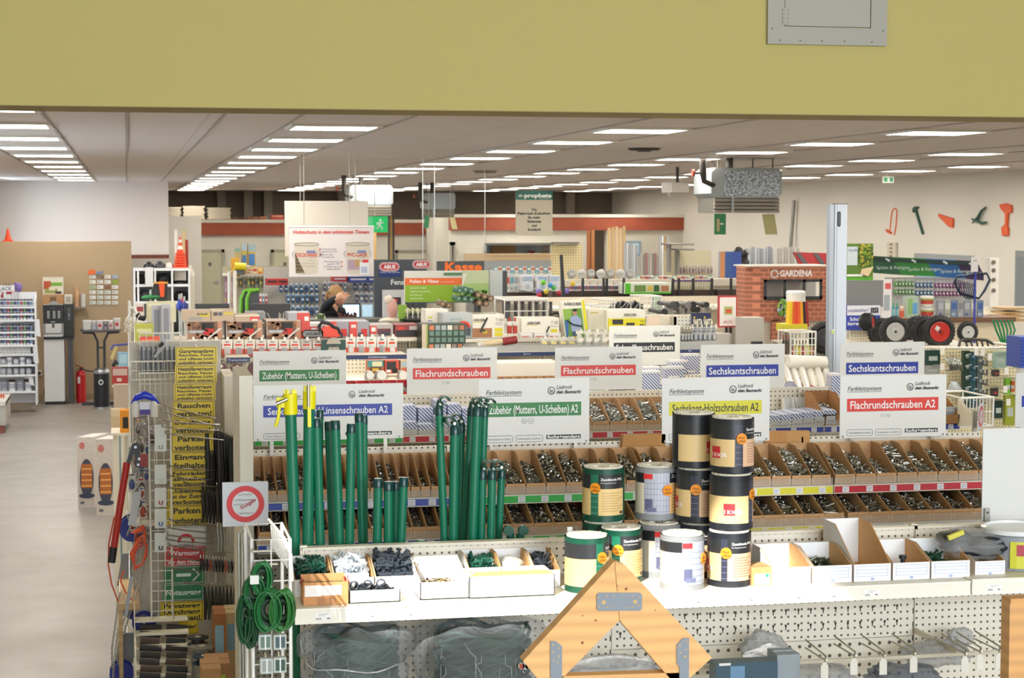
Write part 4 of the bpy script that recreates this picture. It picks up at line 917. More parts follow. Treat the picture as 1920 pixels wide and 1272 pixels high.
def hook(px,py,Y,L,label,tagc='e6e4dc:r=.4',both=True):
 p=at(px,py,Y);t=thing('display_hook',label,'display hook',(p.x,Y,p.z-.05),'display hooks with white label holders')
 b=MB();m='b8b4a4:metal=.35'
 b.tube([(p.x+.01,Y+.2,p.z+.012),(p.x+.012,Y+.02,p.z+.012),(p.x+.008,Y,p.z+.018)],.0028,m,6);b.tube([(p.x+.01,Y+.2,p.z+.04),(p.x+.006,Y,p.z+.03),(p.x,Y-.002,p.z+.0)],.0028,m,6);b.build('wire',t)
 b=MB();b.box(p.x-.013,p.x+.013,Y-.006,Y-.003,p.z-.045,p.z+.002,tagc);b.box(p.x-.008,p.x+.008,Y-.006,Y-.003,p.z+.002,p.z+.01,tagc);b.build('label_holder',t)
for k,(px,py)in enumerate(((1655,1240),(1712,1236),(1808,1236),(1836,1232),(1872,1230),(1545,1248),(1600,1240))):
 hook(px,py,5.75,.3,'display hook with white label holder, %s of the row at the bottom right'%nth(k if k<5 else k,7)if False else 'white label holder on a hook at the bottom right, %s'%['left of the middle gap','just right of the gap','third from the right post','second from the right post','beside the right post','farthest left of all','second farthest left'][k])
#colour-coded hardware signs
BW_,BK='e2e2de:r=.45','30343a'
def sign(px,Y,title,col,label,tcol='f2f2f0',icon='bolt',lean=0.0,wide=1.0):
 X0,X1,Z0,Z1=R(*px,Y);W=X1-X0;Hh=Z1-Z0
 t=thing('hardware_sign',label,'sign',((X0+X1)/2,Y,Z0),'white colour-coded hardware signs above the screw shelves')
 b=MB();b.box(X0,X1,Y,Y+.004,Z0,Z1,BW_)
 decals(b,X0,X1,Z0,Z1,Y,[(.065,.255,.385,.262,BK)],[('Farbleitsystem',.067,.238,.072,BK,'l',.318/wide,.35),('Laubrock',.70,.165,.062,BK,'l',.145/wide,.4),('dein Baumarkt',.70,.235,.05,BK,'l',.225/wide,.3,.03)])
 zc=Z1-.19*Hh;xc=X0+.655*W;r=Hh*.05
 b.tube([(xc+r*cos(k*pi/8)*1.05,Y-.001,zc+r*sin(k*pi/8)*1.1)for k in range(16)],Hh*.007,BK,4,closed=True)
 b.text('L',xc-r*.5,zc-r*.45,r*1.0,Y-.0015,BK,bold=.03);b.text('B',xc-r*.05,zc-r*.7,r*1.0,Y-.0015,BK)
 if icon=='bolt':
  zi=Z1-.645*Hh;xi=X0+.43*W;g='9a9c9c'
  b.tube([(xi-.03*W,Y-.001,zi+.012*Hh),(xi+.02*W,Y-.001,zi+.012*Hh)],.0008,g,4);b.tube([(xi-.03*W,Y-.001,zi-.012*Hh),(xi+.02*W,Y-.001,zi-.012*Hh)],.0008,g,4)
  b.tube([(xi-.035*W,Y-.001,zi+.035*Hh),(xi-.047*W,Y-.001,zi),(xi-.035*W,Y-.001,zi-.035*Hh)],.001,g,4)
  b.tube([(xi+.02*W,Y-.001,zi-.03*Hh),(xi+.02*W,Y-.001,zi+.03*Hh),(xi+.045*W,Y-.001,zi),(xi+.02*W,Y-.001,zi-.03*Hh)],.001,g,4)
 elif icon=='nuts':
  for j in(0,1):
   for rr in(.026,.012):b.tube([(X0+(.41+.06*j)*W+rr*W*cos(k*pi/(3 if j==0 and rr>.02 else 6)),Y-.001,Z1-.645*Hh+rr*W*sin(k*pi/(3 if j==0 and rr>.02 else 6)))for k in range(6 if j==0 and rr>.02 else 12)],.0009,'9a9c9c',4,closed=True)
 for u0,u1,s_ in((.067,.305,'Stahl (blank & verzinkt)'),(.335,.575,'Edelstahl rostfrei')):
  x0,x1,z0,z1=X0+u0*W,X0+u1*W,Z1-.965*Hh,Z1-.865*Hh
  b.tube([(x0,Y-.0008,z0+.004),(x0+.004,Y-.0008,z0),(x1-.004,Y-.0008,z0),(x1,Y-.0008,z0+.004),(x1,Y-.0008,z1-.004),(x1-.004,Y-.0008,z1),(x0+.004,Y-.0008,z1),(x0,Y-.0008,z1-.004)],.0008,BK,4,closed=True)
  b.text(s_,(x0+x1)/2,z0+.35*(z1-z0),.026*Hh*1.1,Y-.0012,'50545a',align='c',w=(x1-x0)*.84)
 b.face(X0+.61*W,X0+.922*W,Z1-.93*Hh,Z1-.866*Hh,Y-.0006,'1c1e20');b.text('fuchs+sanders',X0+.766*W,Z1-.918*Hh,.045*Hh,Y-.0014,'f0f0f0',align='c',w=.295*W,bold=.03)
 for u in(.028,.972):b.lathe((X0+u*W,Y-.002,Z0+.028*Hh),[(.0045,0),(.0045,.003)],'7c7c74:metal=.4',10,'y')
 b.build('panel',t)
 b=MB();b.face(X0+.065*W,X0+.925*W,Z1-.575*Hh,Z1-.365*Hh,Y-.0012,col)
 b.text(title,X0+.495*W,Z1-.53*Hh,.125*Hh,Y-.002,tcol,align='c',w=(.8 if len(title)>12 else .7)*W,bold=.012);b.build('colour_bar',t)
 for u in(.12,.88):b=MB();b.box(X0+u*W-.008,X0+u*W+.008,Y+.005,Y+.009,Z0-.12,Z0+.1,'a8a498:metal=.4');b.build('bracket',t)
 return t
BLUE,RED,GRN,YEL='2438a0:r=.4','d8382e:r=.4','1f7a34:r=.4','d8d024:r=.4'
KINDS={'screw':(.034,.0021,.005,False,False),'bolt':(.042,.0032,.0065,False,False),'long':(.06,.0028,.0055,True,False),'nut':(.02,.0062,.0,False,True),'small':(.018,.0018,.0035,True,False)}
def rail(px0,px1,z,Yr,col,parent,ntags,h=.036,gap=.02):
 x0,x1=px0,px1;b=MB()
 b.box(x0+.002,x1-.002,Yr,Yr+.006,z-h,z,'dcd6c4:r=.4');b.face(x0+.004,x1-.004,z-h+.004,z-.004,Yr-.001,col)
 W=(x1-x0)/ntags
 for k in range(ntags):
  xc=x0+W*(k+.5);b.face(xc-.015,xc+.015,z-h+.006,z-.006,Yr-.002,'e2e2e8');
  for j in range(3):b.face(xc-.011,xc+.011-.003*j,z-.013-.006*j,z-.0115-.006*j,Yr-.003,'88889a')
 pr_=b.build('price_rail',parent)
 b=MB();b.box(x0+.004,x1-.004,Yr-.001,Yr+.001,z+.002,z+.034,'e4e2da:clear=.16')
 n=int((x1-x0)/.0085)
 for k in range(n):xx=x0+.006+.0085*k;b.box(xx,xx+.0012,Yr-.0014,Yr-.001,z+.003,z+.026,'f0eee8:clear=.45')
 b.build('clear_divider',pr_)
seed=[100]
_bins={}
def bin_row(x0,x1,n,Yf,z,hf,hb,d,where,kinds,mat,fills,skip=(),short=(),card='c69c70:card'):
 w=(x1-x0)/n;variants=[]
 for k in range(n):
  if k in skip:continue
  xa=x0+k*w+.0008;xb=x0+(k+1)*w-.0008;o_=nth(k,n)
  key=(round(w,4),hf,hb,d)
  if key not in _bins:
   b=MB();bin_mesh(b,-(xb-xa)/2,(xb-xa)/2,0,d,0,hf,hb,card,card,.0016,run=.3)
   b.face(-(xb-xa)*.38,(xb-xa)*.38,hf*.2,hf*.75,-.0008,'b48858:r=.8')
   _bins[key]=b.build('cardboard_bin',label='x',cat='bin',group='brown cardboard bins of the screw shelves');ob=_bins[key]
   cY=d/2-0.0
   ob.location=((xa+xb)/2,Yf+d/2,z+.001);ob['label']='cardboard bin, %s, %s'%(o_,where)
  else:dup(_bins[key],((xa+xb)/2,Yf+d/2,z+.001),'cardboard bin, %s, %s'%(o_,where))
  f=fills[k%len(fills)]
  if f<=0:continue
  kd=kinds[k%len(kinds)];lab='%s in the %s bin, %s'%({'screw':'zinc screws','bolt':'thick bolts','long':'long bolts','nut':'shiny nuts','small':'small screws'}[kd],o_,where)
  vk=(round(w,3),kd,round(f,2),mat)
  hz0,hz1=hf*.45+.02*f-.01,hf*.4+(hb-hf*.4)*f*.86
  if vk in _bins:
   src,zoff,yoff,ww=_bins[vk];dup(src,((xa+xb)/2,Yf+yoff,z+zoff),lab,None);continue
  seed[0]+=1
  hm=heap_mesh(xb-xa-.008,d-.012,hz0,hz1,seed[0],KINDS[kd],int(55+40*f if kd!='nut' else 90)if w>.05 else 45,mat)
  lim=(xb-xa)/2-.003
  hm.v=[((xa+xb)/2+max(-lim,min(lim,q[0])),Yf+.006+min(max(q[1],0),d-.012),z+.004+max(0,q[2]))for q in hm.v]
  o=hm.build('screw_heap',label=lab,cat='screws',group='loose screws and nuts in the cardboard bins',kind='stuff')
  _bins[vk]=(o,o.location.z-z,o.location.y-Yf,w)
def bay(name_,x0,x1,Yf,zs,label,top,d=.42,back='ddd6c6:peg=.025,r=.5',lower=3):
 t=thing('screw_shelf_bay',label,'shelving',((x0+x1)/2,Yf+d/2,0),'steel shelf bays with colour-coded price rails')
 b=MB();b.box(x0+.01,x1-.002,Yf+d-.02,Yf+d,.02,top,back);b.build('back_panel',t)
 for z,yy in zs:b=MB();b.box(x0+.003,x1-.003,yy+.007,Yf+d-.02,z-.014,z,CREAM);b.build('shelf_board',t)
 for k in range(lower):zz=.2+.42*k;b=MB();b.box(x0+.003,x1-.003,Yf+.0,Yf+d-.02,zz-.03,zz,CREAM);b.build('shelf_board',t)
 b=MB();b.box(x0+.001,x0+.009,Yf+d-.03,Yf+d,0,top,CREAM);b.build('upright',t)
 return t
Y1=7.40
bx=[at(p,920,Y1).x for p in(476,868,1215,1563,1915)]
zU=at(1700,906,Y1).z;zL=at(1480,987,7.25).z
hfU,hbU=at(1700,886,Y1+.02).z-zU,at(1700,826,Y1+.30).z-zU
hfL,hbL=at(1480,965,7.27).z-zL,.125
hbL=min(hbL,zU-.018-zL)
BAYS=[('blue','3a50b0:r=.4','bay under the long blue sign',20),('green','34b04a:r=.4','bay under the green A2 sign',9),('yellow',YEL,'bay under the yellow sign',9),('red','c02838:r=.4','bay under the red A2 sign',9)]
for k,(nm,col,wh,n)in enumerate(BAYS):
 x0,x1=bx[k],bx[k+1]
 t=bay(nm,x0,x1,Y1,((zU,Y1),(zL,7.25)),'steel %s with two visible rows of cardboard bins'%wh,zU+.16)
 rail(x0,x1,zU-.001,Y1-.0,col if k else '4858b0:r=.4',t,8 if k else 10);rail(x0,x1,zL-.001,7.25,['2c44a0:r=.4','34b04a:r=.4',YEL,'c8ccd4:r=.4'][k],t,8)
 kinds=[['small','screw','small'],['small','nut','nut'],['nut','bolt','screw','long'],['screw','bolt','screw','long','bolt']][k]
 fl=[[.35,.4,.45,.3,.8,.7,.35,.4],[.7,.05,.55,.65,.9,.8,.7,.5],[.7,.6,.5,.75,.6,.5,.55,.85,.75],[.6,.65,.45,.9,.6,.75,.7,.9]][k]
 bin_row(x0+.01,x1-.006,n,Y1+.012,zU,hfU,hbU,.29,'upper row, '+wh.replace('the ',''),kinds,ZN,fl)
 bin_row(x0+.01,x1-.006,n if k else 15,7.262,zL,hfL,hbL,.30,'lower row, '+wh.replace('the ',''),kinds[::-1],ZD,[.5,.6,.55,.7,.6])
b=MB();x=bx[0];X0_,X1_,_,Z1_=R(449,706,474,800,Y1-.04);b.box(X0_,X1_,Y1-.04,Y1+.44,0,at(461,705,Y1-.04).z,'dad4c4:r=.5');b.build('upright_board',label='tall cream end panel at the left of the screw shelves',cat='upright')
X0_,X1_,_,_=R(421,706,441,800,9.3);b=MB();b.box(X0_,X1_,9.3,9.76,0,at(430,706,9.3).z,'d2ccbc:r=.5');b.build('upright_board',label='second cream end panel, behind and left of the nearest one',cat='panel')
sign((475,721,756,825),7.76,'Senkschrauben/ Linsenschrauben A2',BLUE,'long hardware sign with blue bar, mostly behind the green posts',wide=1.3)
sign((897,710,1105,833),7.76,'Zubehör (Muttern, U-Scheiben) A2',GRN,'hardware sign with green bar reading Zubehör A2, front row',icon='nuts')
sign((1241,708,1443,829),7.76,'Sechskant-Holzschrauben A2',YEL,'hardware sign with yellow bar, front row',tcol='30342c',icon='')
sign((1575,704,1774,820),7.76,'Flachrundschrauben A2',RED,'hardware sign with red bar reading Flachrundschrauben A2, front row')
b=MB();X0,X1,Z0,Z1=R(1163,817,1200,838,7.74);b.prism([(X0,7.76,zU+.02),(X1+.12,7.76,zU+.02),(X1+.12,7.76,Z1),(X0+.02,7.76,Z1)],(0,.05,0),'b88850:card');b.build('folded_cartons',label='folded brown cartons behind the bins between green and yellow signs',cat='carton')
b=MB();X0,X1,Z0,Z1=R(1443,812,1520,826,7.78);b.box(X0,X1,7.79,7.83,zU+.05,Z1+.005,'c89860:card');b.box(X0-.02,X0+.08,7.785,7.789,zU+.05,Z1+.01,'c08c54:card');b.build('folded_cartons',label='folded brown cartons behind the bins right of the yellow sign',cat='carton')
#second gondola
Y2=9.30
bx2=[at(p,820,Y2).x for p in(476,755,1010,1275,1545,1800)]
z2=at(1170,808,Y2).z
hf2,hb2=at(1170,790,Y2+.02).z-z2,at(1170,746,Y2+.28).z-z2
W2=['bay under the far green sign','bay under the left far red sign','bay under the right far red sign','bay under the left far blue sign','bay under the right far blue sign']
C2=['34b04a:r=.4','c02838:r=.4','c02838:r=.4',BLUE,BLUE]
for k in range(5):
 x0,x1=bx2[k],bx2[k+1]
 t=bay('',x0,x1,Y2,((z2,Y2),(z2-.26,Y2-.1)),'steel %s in the second row of shelving'%W2[k],z2+.17)
 rail(x0,x1,z2-.001,Y2,C2[k],t,7)
 if k in(0,2):bin_row(x0+.01,x1-.006,9 if k==0 else 8,Y2+.012,z2,hf2,hb2,.27,'far row, '+W2[k],['small','screw']if k==0 else['long','bolt'],'b8bab6:metal=.35',[.35,.9,.5]if k==0 else[.8,.65,.9,.75])
 if k in(0,1):bin_row(x0+.01,x1-.006,8,Y2-.09,z2-.26,.05,.10,.3,'lower far row, '+W2[k],['small'],'a8aaa4:metal=.4',[0,.3])
sign((475,658,649,756),9.72,'Zubehör (Muttern, U-Scheiben)',GRN,'hardware sign with green bar in the second row, far left',icon='')
sign((763,653,932,753),9.72,'Flachrundschrauben',RED,'hardware sign with red bar in the second row, left of centre')
sign((1041,651,1204,744),9.72,'Flachrundschrauben',RED,'hardware sign with red bar in the second row, right of centre')
sign((1314,646,1471,751),9.72,'Sechskantschrauben',BLUE,'hardware sign with blue bar in the second row, left one',icon='')
sign((1576,642,1733,745),9.72,'Sechskantschrauben',BLUE,'hardware sign with blue bar in the second row, right one',icon='')
LAT='5a6aa0:stripes=34'
def lat(px0,py0,px1,py1,Y,d,label,tilt=0,lid=None):
 X0,X1,Z0,Z1=R(px0,py0,px1,py1,Y);b=MB()
 b.box(X0,X1,Y,Y+d,Z0,Z1,LAT,Matrix.Rotation(tilt,3,'X')if tilt else None)
 if not tilt:b.face(X0+.004,X1-.004,Z0+.003,Z0+(Z1-Z0)*.62,Y-.001,'b8b8bc');b.face(X0+.01,X1-.01,Z0+(Z1-Z0)*.15,Z0+(Z1-Z0)*.3,Y-.002,'8c8c98')
 b.build('screw_carton',label=label,cat='carton',group='blue and white latticed screw cartons')
for k,(x0,x1,yt)in enumerate(((752,783,762),(785,815,766),(816,840,752),(841,868,760),(869,893,768))):
 lat(x0,yt+30,x1,826,Y2+.02,.2,'latticed screw carton, %s of the five behind the green posts'%nth(k,5));
 X0,X1,Z0,Z1=R(x0,yt,x1,yt+30,Y2+.1);b=MB();b.box(X0+.002,X1-.004,Y2+.12+.004*k,Y2+.26,Z0+.006,Z1,LAT);b.build('screw_carton',label='upper latticed screw carton, %s of those stacked behind the green posts'%nth(k,5),cat='carton',group='blue and white latticed screw cartons')
for k in range(6):
 px=1443+21*k;lat(px,780-2*k,px+20,806-2*k,Y2+.02,.22,'latticed screw carton, %s of the row between yellow and red signs'%nth(k,6))
for k in range(3):
 X0,X1,Z0,Z1=R(1500+23*k,757,1520+23*k,800,Y2+.05);b=MB();bin_mesh(b,X0,X1,Y2+.26,Y2+.34,z2,.05,.12,'d0d0cc:r=.7','d0d0cc:r=.7');b.build('white_bin',label='white bin with black inserts, %s of three by the front red sign'%nth(k,3),cat='bin')
b=MB();X0,X1,Z0,Z1=R(1546,738,1576,790,Y2);bin_mesh(b,X0,X1+.05,Y2+.02,Y2+.3,z2,hf2+.01,.16,'a8784a:card','a8784a:card');b.build('cardboard_bin',label='single brown bin with bolts just left of the front red sign',cat='bin',group='brown cardboard bins of the screw shelves')
heap_at(X0,X1+.05,Y2+.03,Y2+.28,z2,88,KINDS['bolt'],70,ZN,.03,.10,'screw_heap','zinc bolts in the single bin left of the front red sign','loose screws and nuts in the cardboard bins')
b=MB();q=at(1225,744,10.3);b.box(at(1200,740,10.3).x,at(1318,740,10.3).x,10.26,10.85,q.z-.03,q.z-.004,CREAM)
for xx in(1204,1308):b.box(at(xx,740,10.3).x,at(xx,740,10.3).x+.03,10.3,10.8,0,q.z-.03,CREAM)
b.build('display_step',label='cream step carrying the pile of white-lidded cartons',cat='step')
for k,(a,b_,c,d_,tl)in enumerate(((1204,700,1238,742,0),(1222,722,1250,742,0),(1247,692,1283,712,0),(1258,680,1290,700,0),(1283,668,1312,702,0),(1560,705,1576,742,0),(1206,692,1238,700,0))):
 X0,X1,Z0,Z1=R(a,b_,c,d_,10.3+.08*k if k<6 else 10.25);Yq=10.3+.09*k if k<5 else(9.66 if k==5 else 10.75)
 X0,X1,Z0,Z1=R(a,b_,c,d_,Yq);b=MB();b.box(X0,X1,Yq,Yq+.085,Z0,Z1,LAT);b.box(X0,X1,Yq-.001,Yq+.086,Z1,Z1+.012,'e6e6ea');b.face(X0+.02,X1-.03,Z0+.01,Z0+.022,Yq-.001,'e8e8ec')
 b.build('lattice_carton',label='white-lidded latticed carton %s'%['at the left foot of the pile right of the red sign','small, in front of the left one','in the middle of the pile','lying on the middle of the pile','highest, at the right of the pile','tilted beside the aluminium level','at the very back left of the pile'][k],cat='carton',group='white-lidded latticed cartons piled up')
Y3=11.2;z3=at(1250,745,Y3).z
bx3=[at(p,720,Y3).x for p in(640,930,1200,1470,1700)]
for k in range(4):
 t=bay('',bx3[k],bx3[k+1],Y3,((z3,Y3),),'steel shelf bay of the third row, %s of four'%nth(k,4),z3+.1)
 rail(bx3[k],bx3[k+1],z3-.001,Y3,'c8242c:r=.4',t,7)
hb3=at(985,706,Y3+.3).z-z3
bin_row(at(925,712,Y3+.3).x,at(1050,712,Y3+.3).x,8,Y3+.02,z3,.06,hb3,.29,'third row behind the far red signs',['long'],ZN,[0])
bin_row(at(640,716,Y3+.3).x,at(765,716,Y3+.3).x,5,Y3+.02,z3,.06,hb3-.01,.29,'red, beside the far green sign',['bolt'],ZD,[.5],card='b8202a:r=.5')
carton('white_ledge','long white ledge above the brown bins between the far red signs','ledge',(925,681,1052,704),Y3+.45,.3,'e6e2da:r=.5',[(0,.62,1,.7,'cfc8bc')],zbase=0)
sign((1142,611,1275,697),11.66,'Schnellbauschrauben','202226:r=.4','hardware sign with black bar in the third row',icon='')
for k in range(7):
 x=1475+14*k;t_=at(x,742,10.25);b=MB();e=at(x-18+k,690-3*(k%2),10.75);r=.0195
 b.tube([t_,e],r,'e6e4de:r=.3',14);b.tube([t_+(t_-e).normalized()*.002,t_+(t_-e).normalized()*.003],r*.5,'b8b4b0',10);b.build('white_tube_roll',label='white wrapped roll in the red tray, %s'%nth(k,7),cat='roll',group='white rolls in the red tray')
b=MB();p,q=at(1478,680,10.72),at(1548,682,10.72);b.tube([p,q],.045,'e8e6e0:r=.3',18);b.tube([q,q+Vector((.002,0,0))],.03,'c8c4c0',14);b.build('white_film_roll',label='large white film roll lying across the back of the red tray',cat='roll')
b=MB();X0,X1,Z0,Z1=R(1468,732,1530,758,10.1);b.box(X0,X1+.08,10.1,10.11,Z0,Z1,'c84044:clear=.8');b.box(X0,X1+.08,10.1,10.6,Z0-.01,Z0,'c84044:r=.4');b.box(X0,X0+.005,10.11,10.6,Z0,Z1,'c84044');b.box(X1+.075,X1+.08,10.11,10.6,Z0,Z1,'c84044');b.box(X0+.02,X0+.06,10.2,10.5,0,Z0-.01,CREAM);b.box(X1,X1+.04,10.2,10.5,0,Z0-.01,CREAM);b.build('red_tray',label='red tray holding the white rolls right of the blue sign',cat='tray')
b=MB();p=at(1482,722,10.08);b.poly([(p.x+.045*cos(k*pi/8),10.09,p.z-.03+.05*sin(k*pi/8))for k in range(9)],'b8b8c8');b.tube([(p.x+.045*cos(k*pi/8),10.089,p.z-.03+.05*sin(k*pi/8))for k in range(9)],.002,'9a9ab0',4);b.build('round_label',label='pale semicircular card at the front of the red tray',cat='card')
Yq=10.9;X0,X1,Z0,Z1=R(1564,383,1587,690,Yq)
t=thing('spirit_level','tall upright aluminium level with oval hand hole rising above the signs','spirit level',((X0+X1)/2,Yq,0))
xl=at(1556,500,Yq).x;b=MB();b.box(X0,X1,Yq,Yq+.03,0,Z1,'c4cddc:r=.35');b.box(X0+.012,X0+.016,Yq-.001,Yq,0,Z1,'9aa2ae');b.build('profile',t)
b=MB();b.box(xl,X0-.002,Yq+.005,Yq+.06,0,Z1-.004,'a8aeb4:metal=.5');b.build('side_flange',t)
b=MB();b.box(X0-.004,X1+.002,Yq-.003,Yq+.033,Z1,Z1+.004,'4a4c50');b.build('end_cap',t)
xc,zc=at(1573,410,Yq).x,at(1573,411,Yq).z;b=MB();w=.012;hh=.036
b.poly([(xc+w*cos(pi*k/8),Yq-.0015,zc+hh+w*sin(pi*k/8))for k in range(9)]+[(xc-w*cos(pi*k/8),Yq-.0015,zc-hh-w*sin(pi*k/8))for k in range(9)],'2a2e34');b.poly([(xc+w*.5*cos(pi*k/8)+.002,Yq-.0022,zc+hh+w*.5*sin(pi*k/8))for k in range(9)]+[(xc+.002-w*.5*cos(pi*k/8),Yq-.0022,zc-hh-w*.5*sin(pi*k/8))for k in range(9)],'50565e');b.build('hand_hole',t)
b=MB();xv,zv=at(1561,621,Yq).x,at(1561,622,Yq).z;b.box(xv-.01,xv+.01,Yq-.008,Yq+.004,zv-.014,zv+.012,'dcdcd0');b.box(xv-.008,xv+.008,Yq-.01,Yq-.008,zv-.006,zv+.004,'a8c840:r=.2');b.build('vial',t)
#product rows
def row(name,lab,cat,group,n,px0,px1,py0,py1,Y,mk,variants,dy=0,jit=0,names=None):
 protos={};rnd=random.Random(n*7+int(px0))
 for k in range(n):
  px=px0+(px1-px0)*(k+.5)/n;v=variants[k%len(variants)]
  p=at(px,py1+(dy*k),Y);X0,X1,Z0,Z1=R(px0,py0,px0+(px1-px0)/n,py1,Y)
  loc=Vector((p.x,Y+rnd.uniform(-jit,jit),p.z));L_=lab%nth(k,n)if '%s' in lab else lab
  if v not in protos:protos[v]=mk(name,(X1-X0)*.92,Z1-Z0,v);o=protos[v];o.location=loc;tag(o,L_,cat,group);WL[o.name]=loc
  else:dup(protos[v],loc,L_,group)
def mk_blister(name,w,h,v):
 t=thing(name,None,None,(0,0,0));b=MB()
 b.box(-w/2,w/2,0,.004,0,h*.86,v[0]);b.face(-w/2,w/2,0,h*.36,-.001,v[1]);b.face(-w*.35,w*.3,h*.52,h*.62,-.001,v[1]);b.face(-w*.2,w*.2,h*.7,h*.74,-.001,'50505a');b.build('card',t)
 b=MB();b.box(-w*.3,w*.3,-.03,-.002,h*.1,h*.48,'e8ecf0:clear=.3');b.box(-w*.2,w*.2,-.022,-.004,h*.14,h*.4,v[2]);b.build('blister',t)
 b=MB();b.tube([(0,.12,h*.93),(0,-.04,h*.93),(0,-.06,h*.97)],.004,'c8c4b8:metal=.4',5);b.box(-w*.12,w*.12,-.062,-.058,h*.82,h,'f0ece0');b.build('hook',t)
 return t
def mk_bottle(name,w,h,v):
 b=MB();r=w*.45;b.lathe((0,0,0),[(r*.95,0),(r,h*.03),(r,h*.2),(r,h*.6),(r*.96,h*.72),(r*.4,h*.82)],v[0],10,ms=[v[0],v[0],v[2],v[0],v[0]])
 b.lathe((0,0,h*.8),[(r*.42,0),(r*.45,h*.16),(r*.3,h*.2)],v[1],8);return b.build(name)
def mk_jar(name,w,h,v):
 b=MB();r=w*.47;b.lathe((0,0,0),[(r*.97,0),(r,h*.04),(r,h*.25),(r,h*.66),(r,h*.8),(r*1.04,h*.8),(r*1.04,h*.96),(r*.95,h)],v[0],12,ms=[v[0],v[0],v[2],v[0],v[1],v[1],v[1]]);return b.build(name)
def mk_box(name,w,h,v):
 b=MB();b.box(-w/2,w/2,0,w*.8,0,h,v[0]);b.face(-w*.38,w*.38,h*.5,h*.85,-.002,v[1]);b.face(-w*.38,w*.2,h*.15,h*.3,-.002,v[2]);b.box(-w*.48,w*.48,w*.38,w*.42,h,h+.002,v[1]);return b.build(name)
def mk_tube(name,w,h,v):
 b=MB();b.tube([(0,0,0),(0,0,h)],w*.46,v[0],8);b.tube([(0,0,h*.9),(0,0,h+.002)],w*.48,v[1],8);return b.build(name)
def mk_pack(name,w,h,v):
 b=MB();b.box(-w/2,w/2,0,.006,h*.72,h*.9,v[0]);b.add(*lumpy((0,0,h*.38),(w*.48,.03,h*.38),v[1],3,10,.08),smooth=True);b.box(-w*.12,w*.12,-.05,-.045,h*.84,h,'f2efe8');b.tube([(0,.1,h*.93),(0,-.045,h*.93)],.004,'c8c4b8',4)
 b.face(-w*.3,w*.3,h*.3,h*.5,-.034,v[2]);return b.build(name)
def mk_bag(name,w,h,v):
 b=MB();b.add(*lumpy((0,0,h*.5),(w*.5,w*.35,h*.5),v[0],5,12,.09),smooth=True);b.face(-w*.3,w*.3,h*.35,h*.65,-w*.36,v[1]);return b.build(name)
def shelf(name,px0,px1,py,Y,d,label,panel=None,col=CREAM,ptop=None,board=True,railc=None,group=None,th=.03,back='ddd6c2:peg=.028,r=.5'):
 z=at((px0+px1)/2,py,Y).z;x0,x1=at(px0,py,Y).x,at(px1,py,Y).x
 t=thing(name,label,'shelving',((x0+x1)/2,Y+d/2,0),group)
 zt=at((px0+px1)/2,ptop,Y+d).z if ptop else z
 b=MB();b.box(x0,x1,Y+d-.03,Y+d,.02,max(zt,z),back);b.build('back_panel',t)
 if board:b=MB();b.box(x0,x1,Y,Y+d-.03,z-th,z,col);b.build('shelf_board',t)
 b=MB();b.box(x0,x1,Y+.05,Y+d-.03,0,.15,col);b.build('base',t)
 for k in(1,2):b=MB();zz=.15+(z-.15)*k/3;b.box(x0,x1,Y+.02,Y+d-.03,zz-.02,zz,col);b.build('shelf_board',t)
 if railc:b=MB();b.box(x0,x1,Y-.006,Y,z-.05,z-.004,railc);n=int((x1-x0)/.25);[b.face(x0+.25*k+.03,x0+.25*k+.13,z-.045,z-.009,Y-.008,'b8bcd0')for k in range(n)];b.build('price_rail',t)
 return t
#fourth row: chainsaw boxes, blister packs, cleaning machines
Y4=14.5
NAVY='26345e:r=.4'
shelf('tool_shelf',300,782,636,Y4,.55,'long beige tool shelf with red blister packs and chainsaw boxes',ptop=634,back='e2dac8:peg=.026,r=.5')
shelf('tool_shelf',786,1180,634,Y4,.55,'beige shelf carrying the yellow cleaning machine boxes',ptop=632,back='e2dac8:peg=.026,r=.5')
b=MB();X0,X1,Z0,Z1=R(866,648,1152,661,Y4-.35);b.box(X0,X1,Y4-.35,Y4,Z0,Z1,'a8a8a4:r=.4');b.box(X0,X1,Y4-.3,Y4+.0,0,.12,CREAM);b.box(X0,X0+.04,Y4-.3,Y4,.12,Z0,CREAM);b.box(X1-.04,X1,Y4-.3,Y4,.12,Z0,CREAM);b.build('grey_shelf_ledge',label='grey shelf ledge under the peg wall right of centre',cat='ledge')
b=MB();X0,X1,Z0,Z1=R(1276,641,1346,662,Y4-.4);b.box(X0,X1,Y4-.4,Y4,Z0,Z1,'a8a8a4:r=.4');b.box(X0+.1,X0+.15,Y4-.3,Y4-.2,0,Z0,CREAM);b.box(X1-.15,X1-.1,Y4-.3,Y4-.2,0,Z0,CREAM);b.build('grey_shelf_ledge',label='grey shelf ledge below the battery display',cat='ledge')
for k,(x0,y0,x1,y1,s_)in enumerate(((384,674,416,681,'Sägen'),(425,671,469,680,'Trennscheiben'),(650,666,765,674,'Schleifscheiben'),(935,661,1042,668,'Bohrer'),(1276,656,1312,662,'Bits'))):
 Yq=Y4-.42;X0,X1,Z0,Z1=R(x0,y0,x1,y1,Yq);b=MB();b.box(X0,X1,Yq,Yq+.03,Z0,Z1,NAVY);b.box(X0,X1,Yq+.03,Yq+.4,Z1-.03,Z1,CREAM);b.text(s_,(X0+X1)/2,Z0+.01,(Z1-Z0)*.5,Yq-.003,'c8d0e4',align='c')
 for xx in(X0,X1-.03):b.box(xx,xx+.03,Yq+.3,Yq+.38,0,Z1-.03,CREAM)
 b.build('navy_shelf_rail',label='navy shelf rail %s'%['left of the yellow sign column','above the felt discs at the left','between the green and left red signs','between the two far red signs','right of the black sign'][k],cat='rail',group='navy shelf rails')
RB='d2402e:r=.4'
